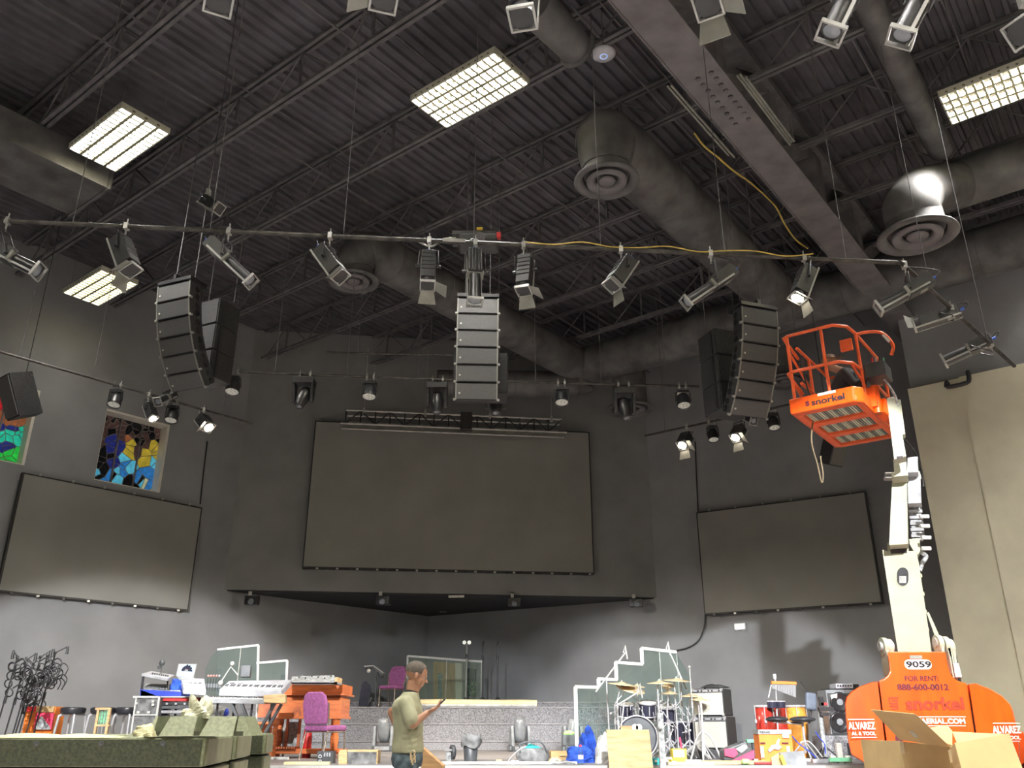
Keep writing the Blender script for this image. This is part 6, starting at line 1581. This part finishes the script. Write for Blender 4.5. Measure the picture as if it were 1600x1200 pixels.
# amplifiers
def amp(label, x0, x1, y0, y1, Y, d, cloth_m, panel_y, z=None, name='guitar_amplifier', base=None):
    a = P((x0+x1)/2, y1, Y); t = thing(name, label, 'amplifier', a)
    A0, B0 = P(x0, y0, Y), P(x1, y1, Y); A0.x = P(x0, (y0+y1)/2, Y).x; B0.x = P(x1, (y0+y1)/2, Y).x
    rz = rad(-32)
    c = Vector(((A0.x+B0.x)/2, Y+d/2, (A0.z+B0.z)/2)); w_, h_ = B0.x-A0.x, A0.z-B0.z; m_ = Matrix.Rotation(rz, 3, 'Z')
    MB().box(c, (w_, d, h_), rz=rz).build('cabinet', 'amp tolex', t, bevel=.015)
    MB().box(c+m_ @ Vector((0, -d/2-.004, -h_*.06)), (w_*.94, .012, h_*.80), rz=rz).build('speaker_cloth', cloth_m, t)
    MB().box(c+m_ @ Vector((0, -d/2-.008, h_*.42)), (w_*.94, .016, h_*.10), rz=rz).build('control_panel', 'silver plastic', t)
    for i in range(8): q = c+m_ @ Vector((-w_*.4+w_*.8*i/7, -d/2-.018, h_*.42)); MB().cyl(q, q+m_ @ Vector((0, -.02, 0)), .012, n=8).build('knob', 'decal black' if i % 3 else 'chrome', t)
    MB().tube([c+m_ @ Vector((-.12, 0, h_/2)), c+m_ @ Vector((-.1, 0, h_/2+.03)), c+m_ @ Vector((.1, 0, h_/2+.03)), c+m_ @ Vector((.12, 0, h_/2))], .012, 6).build('handle', 'black gloss', t)
    for sx in (-.46, .46):
        for sz in (-.46, .46): MB().box(c+m_ @ Vector((w_*sx, -d/2+.01, h_*sz)), (.035, .05, .035), rz=rz).build('corner_cap', 'dull steel', t)
    return t
amp('upper cream-fronted guitar amplifier on the stack of two', 1093, 1143, 1076, 1118.5, 14.6, .42, 'amp cream', 0)
amp('lower guitar amplifier with grey cloth and silver panel', 1097, 1150, 1119.5, 1170, 14.55, .45, 'amp grey cloth', 0)
tag(MB().box(P(1124, 1178, 14.8)-ZV*.0, (.62, .4, .16)).build('amp_riser', 'black metal', bevel=.01), 'low black riser box under the two stacked guitar amplifiers', 'box')
tag(cloth(MB(), P(1117, 1074.5, 14.8), .4, .15, .06, 8, 12).build('tangled_cables', 'hose black'), 'small tangle of black cables on top of the upper guitar amplifier', 'cable')
# red tool bag
t = thing('tool_bag', 'bright red and black open tool bag before the amplifiers', 'bag', at(1155, 13.3))
MB().poly([P(1130, 1172, 13.2), P(1166, 1158, 13.2), P(1179, 1176, 13.2), P(1179, 1189, 13.2), P(1132, 1189, 13.2)], (0, .3, 0)).build('bag_body', 'dark plastic', t, bevel=.02)
MB().poly([P(1132, 1170, 13.17), P(1150, 1170, 13.17), P(1153, 1178, 13.17), P(1146, 1184, 13.17), P(1133, 1181, 13.17)], (0, .03, 0)).build('side_pocket', 'pink red', t)
MB().poly([P(1143, 1189, 13.15), P(1178, 1172, 13.15), P(1179, 1184, 13.15), P(1170, 1190, 13.15)], (0, .03, 0)).build('front_pocket', 'pink red', t)
MB().poly([P(1150, 1170, 13.18), P(1166, 1161, 13.18), P(1168, 1169, 13.18), P(1158, 1177, 13.18)], (0, .02, 0)).build('mesh_panel', 'chain grey', t)
# yellow boxes and small bits on the stage edge
for x0, x1, y0, y1, Y, m_, lab in ((1050, 1072, 1170, 1196, 12.7, 'yellow', 'yellow carton on the stage edge right of the steel post'), (1048, 1060, 1187, 1197, 12.4, 'yellow', 'small bright yellow box before the yellow carton'), (1021, 1030, 1185, 1197, 12.5, 'teal cloth', 'small blue cup-like tub right of the plywood board'),
                                  (1034, 1050, 1183, 1191, 12.6, 'paper', 'small white tub left of the yellow carton'), (1070, 1096, 1187, 1194, 12.7, 'white plastic', 'white tube roll right of the yellow carton')):
    t = thing('small_box', lab, 'box', at((x0+x1)/2, Y)); pb(MB(), x0, x1, y0, y1, Y, .14, .1).build('body', m_, t, bevel=.006); pb(MB(), x0+2, x1-3, y0+2, (y0+y1)/2, Y-.012, .01, .1).build('printed_panel', 'decal white' if m_ != 'paper' else 'chain grey', t)
for i, (x0, x1, y, Y, m_) in enumerate(((1085, 1190, 1189, 12.9, 'light wood'), (1080, 1200, 1193, 12.6, 'light wood'), (1150, 1262, 1183, 13.6, 'paper'), (652, 900, 1191.5, 12.6, 'paper'), (418, 455, 1181.5, 14.4, 'paper'), (1040, 1110, 1196, 12.4, 'cream vinyl'), (450, 520, 1194, 12.5, 'cream vinyl'))):
    lab = ('thin wood batten lying before the red tool bag', 'long thin wood batten on the stage edge right of the yellow carton', 'pale strip of trim on the floor before the orange carton', 'long white plank lying along the stage edge behind the man', 'pale block at the foot of the organ', 'short cream batten by the yellow carton', 'cream batten on the stage edge left of the man')[i]
    a, b = at(x0, Y), at(x1, Y); tag(MB().beam(a+ZV*.02, b+ZV*.02, .09, .035).build('batten', m_), lab, 'batten')
tag(MB().box(at(1160, 12.5)+ZV*.04, (.10, .08, .06)).build('tape_roll', 'lime', bevel=.02), 'small lime green roll on the stage edge under the red bag', 'tape')
tag(MB().box(at(1186, 12.5)+ZV*.02, (.22, .06, .03)).build('hand_tool', 'red plastic', bevel=.01), 'small red hand tool on the stage edge right of the lime roll', 'tool')
t = thing('power_tool', 'small green power strip lying above the red tool bag', 'tool', at(1176, 14.6)); MB().box(P(1176, 1158, 14.6), (.20, .1, .05)).build('body', 'green plastic', t, bevel=.01); MB().cyl(P(1176, 1160, 14.6), at(1176, 14.6), .03, n=8).build('support', 'dark plastic', t)
# orange printed carton with maker's wordmark
t = thing('printed_carton', 'orange printed carton with a grey top band in front of the red drums', 'box', at(1211, 13.4))
pb(MB(), 1185, 1236, 1141, 1190, 13.4, .3).build('carton', 'toolbox orange', t)
pb(MB(), 1184.5, 1236.5, 1140, 1147, 13.385, .31).build('top_band', 'chain grey', t)
a, b, c = P(1187, 1142, 13.38), P(1203, 1142, 13.38), P(1187, 1145.5, 13.38); text('lettering', 'RIDGID', 'decal black', t, a, b, a.z-c.z, (0, -1, 0), .02)
pb(MB(), 1222, 1232, 1141, 1153, 13.37, .01).build('barcode_label', 'paper', t)
MB().pp([(1200, 1172), (1206, 1164), (1212, 1163), (1216, 1154), (1219, 1155), (1217, 1163), (1222, 1168), (1216, 1172), (1210, 1170), (1202, 1176)], 13.375, .02).build('tool_picture', 'chain grey', t)
for x in (1188, 1229): pb(MB(), x, x+5, 1166, 1184, 13.38, .015).build('label_block', 'paper', t)
pb(MB(), 1188, 1196, 1160, 1162, 13.38, .015).pp([(1222, 1160), (1232, 1160), (1232, 1162), (1222, 1162)], 13.38, .015).build('print_line', 'decal maroon', t)
# foam board and yellow piece, cardboard tray
t = thing('cardboard_tray', 'grey and cardboard open tray leaning on the stage edge below the orange carton', 'box', at(1235, 12.5))
MB().pp([(1218, 1176), (1256, 1173), (1262, 1200), (1228, 1204)], 12.4, .03).build('lid', 'grey plastic', t); MB().pp([(1205, 1184), (1218, 1176), (1228, 1204), (1208, 1204)], 12.45, .04).build('side', 'cardboard inner', t); MB().pp([(1218, 1181), (1223, 1179), (1232, 1203), (1227, 1204)], 12.36, .03).build('edge_strip', 'yellow', t)
# red drums (congas)
def conga(label, px, Y, ytop, r, m_='drum red', z=STG):
    p = at(px, Y, z); h = P(px, ytop, Y).z-z; t = thing('conga_drum', label, 'drum', p)
    MB().lathe([(r*.75, .0), (r*.95, h*.3), (r*1.08, h*.6), (r, h), (.001, h)], p, n=26).build('shell', m_, t)
    MB().lathe([(r*.98, h-.03), (r+.025, h-.02), (r+.025, h+.01), (r*.98, h+.012)], p, n=26).build('rim', 'chrome', t); MB().lathe([(.001, h+.008), (r, h+.008)], p, n=26).build('drum_head', 'drum head', t)
    for k in range(6): a = k*1.05+.3; q = p+Vector((math.cos(a)*(r+.03), math.sin(a)*(r+.03), 0)); MB().cyl(q+ZV*h, q+ZV*h*.72, .009, n=5).box(q+ZV*h*.70, (.03, .03, .05)).build('tuning_lug', 'chrome', t)
conga('red wooden drum on the left of the percussion set', 1196, 15.2, 1103, .14); conga('red wooden drum in the middle under the wind chimes', 1219, 15.5, 1103, .15)
conga('amber wooden drum on the right of the percussion set', 1246, 15.4, 1103, .16, 'drum amber')
# small timbale drums on stand
t = thing('bongo_drums', 'dark small drum pair on a chrome stand above the red drums', 'drum', at(1213, 15.0))
for x in (1206, 1219):
    c = P(x, 1096, 15.0); MB().cyl(c-ZV*.10, c, .08, n=18).build('shell', 'screen dark', t); MB().lathe([(.08, -.01), (.09, 0), (.08, .01)], c, n=18).build('rim', 'chrome', t)
MB().cyl(at(1213, 15.0), P(1213, 1100, 15.0), .015, n=7).cyl(P(1206, 1100, 15.0), P(1219, 1100, 15.0), .012, n=6).build('stand', 'chrome', t)
# wind chimes
t = thing('wind_chimes', 'bar chimes with graded silver tubes hanging from an orange wooden bar', 'chimes', at(1210, 15.1))
MB().beam(P(1205, 1066.5, 15.1), P(1244, 1067.5, 15.1), .05, .045).build('bar', 'toolbox orange', t, bevel=.005)
for k in range(28): a = P(1207+k*1.33, 1069, 15.1); b = P(1207+k*1.33, 1076+k*.5, 15.1); MB().cyl(a, b, .0055, n=5).build('chime_tube', 'chrome', t)
MB().cyl(P(1211, 1058, 15.15), at(1213, 15.15), .014, n=7).box(P(1210, 1057, 15.15), (.05, .05, .08)).cyl(P(1205, 1070, 15.15), P(1201, 1090, 15.15), .012, n=6).build('stand', 'chrome', t)
# drum throne with backrest
p = at(1252, 14.0); t = thing('drum_throne', 'black two-lobed drum throne with blue-grey backrest in front of the drums', 'stool', p)
zs = P(1236, 1126, 14.0).z
for x, w_ in ((1214, .17), (1254, .20)):
    c = P(x, 1124, 14.0); MB().ball(c, (w_, .18, .045), 20, 10).build('seat', 'vinyl black', t)
bk_ = P(1267, 1096, 14.15); MB().box(bk_, (.17, .07, .26), m=Matrix.Rotation(.10, 3, 'Y')).build('backrest', 'seat blue grey', t, bevel=.035, seg=3)
MB().cyl(P(1267, 1108, 14.2), P(1264, 1130, 14.2), .015, n=6).build('back_post', 'black metal', t)
MB().cyl(at(1254, 14.05)+ZV*.1, P(1254, 1128, 14.05), .02, n=8).cyl(P(1216, 1128, 14.05), P(1254, 1131, 14.05), .02, n=6).build('column', 'chrome', t)
for k in range(3): a = k*2.1+.5; q = at(1254, 14.05); MB().cyl(q+ZV*.28, q+Vector((.26*math.cos(a), .26*math.sin(a), .012)), .013, n=6).build('leg', 'chrome', t)
tag(MB().cyl(P(1250, 1065, 14.3), P(1268, 1086, 14.3), .008, n=5).build('drum_stick', 'black metal'), 'thin dark stick slanting above the blue-grey backrest', 'stick')
# guitar/pole gear
t = thing('equipment_stand', 'black stand with red and black gear beside the bass cabinet', 'stand', at(1285, 14.3))
MB().cyl(at(1284, 14.3), P(1281, 1112, 14.3), .035, n=10).build('pole', 'chain grey', t)
for x, y, m_, s in ((1287, 1100, 'red plastic', (.10, .06, .04)), (1290, 1108, 'black metal', (.22, .1, .06)), (1283, 1096, 'black metal', (.06, .06, .14)), (1288, 1116, 'black metal', (.14, .08, .05))): MB().box(P(x, y, 14.25), s).build('gear_block', m_, t)
for k in range(3): a = k*2.1; q = at(1284, 14.3); MB().cyl(q+ZV*.2, q+Vector((.22*math.cos(a), .22*math.sin(a), .012)), .012, n=6).build('leg', 'black metal', t)
for i, pts in enumerate((((1274, 1143), (1282, 1155), (1288, 1162), (1290, 1178)), ((1238, 1150), (1246, 1160), (1262, 1172), (1275, 1184)), ((1250, 1160), (1262, 1158), (1272, 1166), (1285, 1183)))):
    tag(MB().tube(bez([P(x, y, 13.6+.1*i) for x, y in pts], 4), .008, 6).build('cable', ('blue plastic', 'blue plastic', 'paper')[i]), ('bright blue cable hanging beside the black equipment stand', 'bright blue cable curling under the drum throne', 'white cable looping under the drum throne')[i], 'cable')
# bass cabinet
t = thing('bass_cabinet', 'tall dark bass speaker cabinet with two round drivers, left of the orange lift', 'loudspeaker', at(1318, 14.6))
pb(MB(), 1294, 1342, 1078, 1148, 14.6, .42).build('cabinet', 'grey plastic', t, bevel=.012)
pb(MB(), 1297, 1340, 1083, 1146, 14.57, .04).build('grille', 'speaker cone', t)
for y in (1097, 1128):
    c = P(1312, y, 14.56); MB().lathe([(.001, .0), (.05, .0), (.06, .0), (.12, -.012), (.15, -.02), (.155, -.005)], c, (0, 1, 0), 26).build('driver', 'black gloss', t); MB().lathe([(.001, -.01), (.05, -.006)], c+Vector((0, -.01, 0)), (0, 1, 0), 18).build('dust_cap', 'grey plastic', t)
MB().pp([(1298, 1086), (1308, 1083.5), (1308, 1091), (1304, 1090), (1299, 1092)], 14.54, .02).build('torn_label', 'badge white', t)
pb(MB(), 1296, 1342, 1075.5, 1078, 14.62, .4).build('top_rail', 'black metal', t)
t = thing('bass_amplifier', 'small amplifier head with a white face on top of the bass cabinet', 'amplifier', P(1325, 1075, 14.7))
pb(MB(), 1306, 1333, 1068, 1075.5, 14.65, .3).build('case', 'white plastic', t, bevel=.005); pb(MB(), 1334, 1342, 1069, 1075.5, 14.7, .3).build('end_block', 'black metal', t)
for i in range(6): q = P(1309+i*4, 1071.5, 14.64); MB().cyl(q, q-Vector((0, .02, 0)), .012, n=8).build('knob', 'decal black', t)
t = thing('carpeted_box', 'grey speckled carpeted riser box under the bass cabinet', 'box', at(1312, 14.4)); pb(MB(), 1288, 1342, 1149.5, 1188, 14.3, .6).build('body', 'tier carpet', t, bevel=.01); pb(MB(), 1324, 1331, 1161, 1180, 14.28, .03).build('recess', 'black metal', t)
t = thing('clamp_set', 'pale plastic clamp bundle on the floor left of the orange lift', 'tool', at(1307, 12.9))
for dx, h_ in ((-.10, .10), (.0, .26), (.10, .10)): MB().box(at(1306, 12.9)+Vector((dx, 0, h_/2)), (.07, .08, h_)).build('clamp', 'badge white', t, bevel=.01)
MB().box(at(1306, 12.85)+ZV*.05, (.30, .05, .05)).build('crossbar', 'green plastic', t)
tag(MB().tube(bez([at(x, 12.6)+ZV*z_ for x, z_ in ((1326, .12), (1336, .13), (1346, .02), (1352, .01))], 5), .009, 6).build('cable', 'pink red'), 'pink red cable end on the floor left of the orange lift', 'cable')
for x0, x1 in ((1262, 1300), (1300, 1322)): tag(MB().beam(at(x0, 13.0)+ZV*.03, at(x1, 13.0)+ZV*.03, .1, .05).build('floor_strip', 'silver plastic' if x0 < 1290 else 'stick pink'), 'small %s bar on the floor before the carpeted riser' % ('grey' if x0 < 1290 else 'reddish'), 'batten')
t = thing('silver_stand', 'bare silver stand pole at the right side of the amplifier stack', 'stand', at(1098, 13.9))
MB().cyl(at(1098, 13.9)+ZV*.1, P(1095, 1098, 13.9), .016, n=8).build('pole', 'white metal', t)
for k in range(3): a = k*2.1+.2; q = at(1098, 13.9); MB().tube(bez([q+ZV*.42, q+Vector((.13*math.cos(a), .13*math.sin(a), .30)), q+Vector((.26*math.cos(a), .26*math.sin(a), .012))], 4), .015, 6).build('leg', 'white metal', t)

# ================================================================ FOREGROUND CASES AND CARTONS
zt_ = CZ-.055
def case(label, p0, ex, ey, W, D, z1, lid=.16, name='equipment_case', pockets=True):
    """p0 = near left top corner; ex along the front, ey away"""
    p0 = Vector(p0); t = thing(name, label, 'case', Vector((p0.x, p0.y, 0))+ex*W/2)
    def q(a, b, z): return Vector((p0.x, p0.y, 0))+ex*a+ey*b+ZV*z
    MB().poly([q(0, 0, .12), q(W, 0, .12), q(W, D, .12), q(0, D, .12)], ZV*(z1-lid-.13)).build('body', 'olive plastic', t, bevel=.012)
    ld = MB().poly([q(-.01, -.01, z1-lid), q(W+.01, -.01, z1-lid), q(W+.01, D+.01, z1-lid), q(-.01, D+.01, z1-lid)], ZV*lid).build('lid', 'olive lid', t, bevel=.012)
    MB().poly([q(-.005, -.022, z1-lid+.006), q(W-.01, -.022, z1-lid+.006), q(W-.01, -.01, z1-lid+.006), q(-.005, -.01, z1-lid+.006)], ZV*(lid-.02)).build('shaded_front_skin', 'olive plastic', t)  # thin dark sheet over the lid front, its shade put into the colour
    # side panels in two tones and a recess on the front
    MB().poly([q(W+.01, .02, z1-lid+.01), q(W+.01, D-.02, z1-lid+.01), q(W+.01, D-.02, z1-.012), q(W+.01, .02, z1-.012)], ex*.012).build('side_panel', 'olive panel', t)
    MB().poly([q(W, .02, .2), q(W, D-.02, .2), q(W, D-.02, z1-lid-.02), q(W, .02, z1-lid-.02)], ex*.014).build('side_panel', 'olive panel', t)
    MB().poly([q(.1, -.012, .25), q(W-.12, -.012, .25), q(W-.12, -.012, z1-lid-.06), q(.1, -.012, z1-lid-.06)], ey*.01).build('front_recess', 'olive plastic', t)
    for a in (W*.38, W*.62, W*.85): MB().lathe([(.001, 0), (.010, 0), (.013, -.003), (.016, .0)], q(a, -.023, z1-.035), ey, 14).build('rivet', 'dark plastic', t)
    for a in (.08, W-.08):
        for b in (.08, D-.08): MB().cyl(q(a-.02, b, .05), q(a+.02, b, .05), .05, n=14).build('caster', 'black metal', t)
    return t, q
ex = Vector((math.cos(rad(0)), math.sin(rad(0)), 0)); ey = Vector((-math.sin(rad(8)), math.cos(rad(8)), 0))
pr_ = PZ(320, 1151.5, zt_)
W_ = 1.55; case('big olive green equipment case at the lower left corner, nearest one', pr_-ex*W_, ex, ey, W_, .92, zt_)
pr2 = pr_+ey*1.06+ex*.01; case('olive green equipment case standing behind the nearest one', pr2-ex*1.2, ex, ey, 1.2, .70, zt_+.004)
pr3 = P(413, 1152, 7.7); case('olive green case end with a white marking behind the other two', Vector((pr3.x-.9, pr3.y, 0)), ex, ey, .9, .5, P(413, 1146, 7.7).z)
# ribbed case lid lying on the rear case
t = thing('case_lid', 'olive green lid with two notches lying on the rear case', 'lid', P(300, 1140, 5.4))
YL = 5.35; zb_ = zt_+.006
def zl(x, y): p = P(x, y, YL); return p
lx0, lx1 = P(226, 1140, YL).x, P(391, 1140, YL).x; hh = P(300, 1119, YL).z-zb_
for a, b in ((0, .08), (.14, .46), (.52, .84)):
    X0, X1 = lx0+(lx1-lx0)*a, lx0+(lx1-lx0)*b
    MB().loft([[Vector((X0+i_*(.05 if z_ else 0), YL+j_, zb_+z_)) if False else Vector((x_, y_, zb_+z_)) for x_, y_ in ((X0+(.035 if z_ else 0), YL+(.05 if z_ else 0)), (X1-(.0 if z_ else 0), YL+(.05 if z_ else 0)), (X1, YL+.30), (X0+(.035 if z_ else 0), YL+.30))] for z_ in (0, hh)], smooth=False).build('raised_rib', 'olive lid', t, bevel=.004)
MB().box(((lx0+lx1)/2-.03, YL+.2, zb_+.012), ((lx1-lx0)*.95, .36, .024)).build('rim', 'olive plastic', t)
X0, X1 = lx0+(lx1-lx0)*.85, lx1
MB().loft([[Vector((X0, YL+.02, zb_)), Vector((X1, YL+.02, zb_)), Vector((X1, YL+.3, zb_)), Vector((X0, YL+.3, zb_))], [Vector((X0, YL+.05, zb_+hh)), Vector((X1-.06, YL+.05, zb_+hh)), Vector((X1-.06, YL+.3, zb_+hh)), Vector((X0, YL+.3, zb_+hh))]], smooth=False).build('lid_end', 'olive lid', t, bevel=.004)
bg = MB(); crumple(bg, (P(290, 1120, YL).x, YL+.2, zb_+hh*.9), .085, .09, P(290, 1092, YL+.1).z-zb_-hh*.8, 33); tag(bg.build('plastic_bag', 'clear plastic bag'), 'crumpled clear plastic bag standing on the notched olive lid', 'bag')
cl2 = MB(); cloth(cl2, (P(105, 1145, 4.9).x, 4.75, zt_+.004), .66, .30, .018, 14, 6); tag(cl2.build('tan_cloth', 'tan cloth'), 'flat tan cloth spread along the back of the nearest olive case', 'cloth')
cl2 = MB(); crumple(cl2, (P(209, 1140, 4.8).x, 4.95, zt_+.006), .062, .06, .062, 26); tag(cl2.build('tan_glove', 'tan cloth'), 'crumpled tan glove on the right end of the flat cloth', 'glove')
# open cartons in the lower right
def flap(mb, pts, th): return mb.poly(pts, th)
t = thing('cardboard_box', 'tall open cardboard carton in front of the orange lift, flaps standing up', 'box', P(1450, 1200, 4.3)-ZV*P(1450, 1200, 4.3).z)
def Q(x, y, Y): return P(x, y, Y)
A1, A2, A3, A4 = Q(1406, 1158, 4.05), Q(1486, 1167, 3.75), Q(1490, 1148, 4.4), Q(1455, 1143, 4.5)
B1_, B2_ = Vector((A1.x+.04, A1.y, .0)), Vector((A2.x+.02, A2.y, .0))
MB().poly([A1, A2, B2_, B1_], (.004, .006, 0)).build('front_side', 'cardboard', t)
MB().poly([A2, Q(1492, 1164, 4.3), Vector((Q(1492, 1164, 4.3).x, 4.3, 0)), B2_], (-.006, .0, 0)).build('right_side', 'cardboard inner', t)
MB().poly([A1, Vector((A1.x+.02, 4.55, A1.z)), Vector((A1.x+.02, 4.55, 0)), B1_], (.006, 0, 0)).build('left_side', 'cardboard inner', t)
MB().poly([Vector((A1.x+.02, 4.55, A1.z)), Q(1492, 1164, 4.3), Vector((Q(1492, 1164, 4.3).x, 4.3, 0)), Vector((A1.x+.02, 4.55, 0))], (0, .006, 0)).build('back_side', 'cardboard inner', t)
f1 = [Q(1361, 1109, 3.95), Q(1429, 1116, 3.7), Q(1434, 1119, 3.7), Q(1486.5, 1169, 3.75), Q(1465, 1165, 3.82), Q(1406, 1156, 4.05)]
MB().poly(f1, (.003, .006, .002)).build('flap', 'cardboard', t)
MB().poly([Q(1454, 1137, 4.4), Q(1480, 1133, 4.4), Q(1488, 1142, 4.35), Q(1488, 1165, 4.25), Q(1470, 1157, 4.3)], (.0, .006, 0)).build('flap', 'cardboard inner', t)
MB().poly([Q(1481, 1172, 3.72), Q(1489, 1170, 3.72), Q(1493, 1190, 3.72), Q(1485, 1192, 3.72)], (0, -.002, 0)).build('tape_strip', 'tape', t)
MB().poly([Q(1405, 1158, 3.99), Q(1411, 1159, 3.98), Q(1414, 1178, 3.98), Q(1408, 1177, 3.99)], (0, -.002, 0)).build('tape_strip', 'tape', t)
MB().poly([Q(1420, 1143, 3.86), Q(1425, 1142, 3.85), Q(1435, 1151, 3.82), Q(1430, 1153, 3.83)], (0, -.002, 0)).build('torn_tape', 'decal white', t)
t = thing('cardboard_box', 'open cardboard carton at the lower right corner with its front flap facing us', 'box', P(1560, 1250, 4.0)-ZV*P(1560, 1250, 4.0).z)
C1, C2 = Q(1492, 1161, 3.6), Q(1577, 1146, 3.6); C3, C4 = Q(1606, 1222, 3.5), Q(1512, 1236, 3.5)
MB().poly([C1, C2, C3, C4], (.0, .006, 0)).build('front_flap', 'cardboard inner', t)
MB().poly([C1, Q(1487, 1168, 3.68), Q(1490, 1196, 3.68), Q(1508, 1222, 3.6), Q(1510, 1225, 3.55)], (.0, .006, 0)).build('side_flap', 'cardboard', t)
MB().poly([Q(1488, 1143, 4.5), Q(1540, 1149, 4.3), Q(1573, 1147, 3.75), Q(1495, 1160, 3.75)], (.0, .0, -.006)).build('back_flap', 'cardboard inner', t)
X0, X1 = Q(1490, 1240, 3.62).x, Q(1640, 1240, 3.62).x
MB().poly([(X0, 3.6, 0), (X1, 3.6, 0), (X1, 4.4, 0), (X0, 4.4, 0)], ZV*(Q(1500, 1215, 3.62).z)).build('carton', 'cardboard', t)
# tail cut-out on the counterweight behind the carton
MB().pp([(1399, 1148), (1411, 1156), (1415, 1185), (1399, 1190)], YT-.004, .003).build('hand_hole', 'decal maroon', bpy.data.objects['boom_lift'])
# stage-light fixtures behind the photographer, the source of the front light on the back walls
for i, (x, ax) in enumerate(((-4.2, -8.5), (-1.6, -2.5), (1.6, 2.5), (4.2, 4.6))):
    p = Vector((x, 3.2, CZ+4.75)); d = Vector((ax-x, 18, 0)).normalized()
    ang = rad(4.6+16); d = (d*math.cos(ang)-ZV*math.sin(ang)).normalized()
    t = thing('spotlight', 'lit stage spotlight on the pipe above the top edge of the picture, out of view', 'stage light', p+ZV*.35, group='lit spotlights above the top edge')
    MB().cyl(p-d*.3, p+d*.2, .09, n=16).build('lamp_housing', 'black metal', t); MB().cyl(p+d*.2, p+d*.21, .08, n=16).build('lens', 'spot lens lit', t)
    MB().cyl(p, p+ZV*.38, .012, n=6).build('yoke', 'black metal', t); MB().cyl(Vector((p.x, p.y, p.z+.38)), Vector((p.x, p.y, JB)), .012, n=6).build('hanger_rod', 'black metal', t)
    ld = bpy.data.lights.new('spot light', 'SPOT'); ld.energy = FRONT_W; ld.spot_size = rad(32); ld.spot_blend = .25; ld.color = (.96, .98, 1); ld.shadow_soft_size = .06
    lo = bpy.data.objects.new('lamp', ld); COL.objects.link(lo); lo.parent = t
    lo.matrix_local = t.matrix_basis.inverted() @ (Matrix.Translation(p+d*.24) @ (-d).to_track_quat('Z', 'Y').to_matrix().to_4x4())
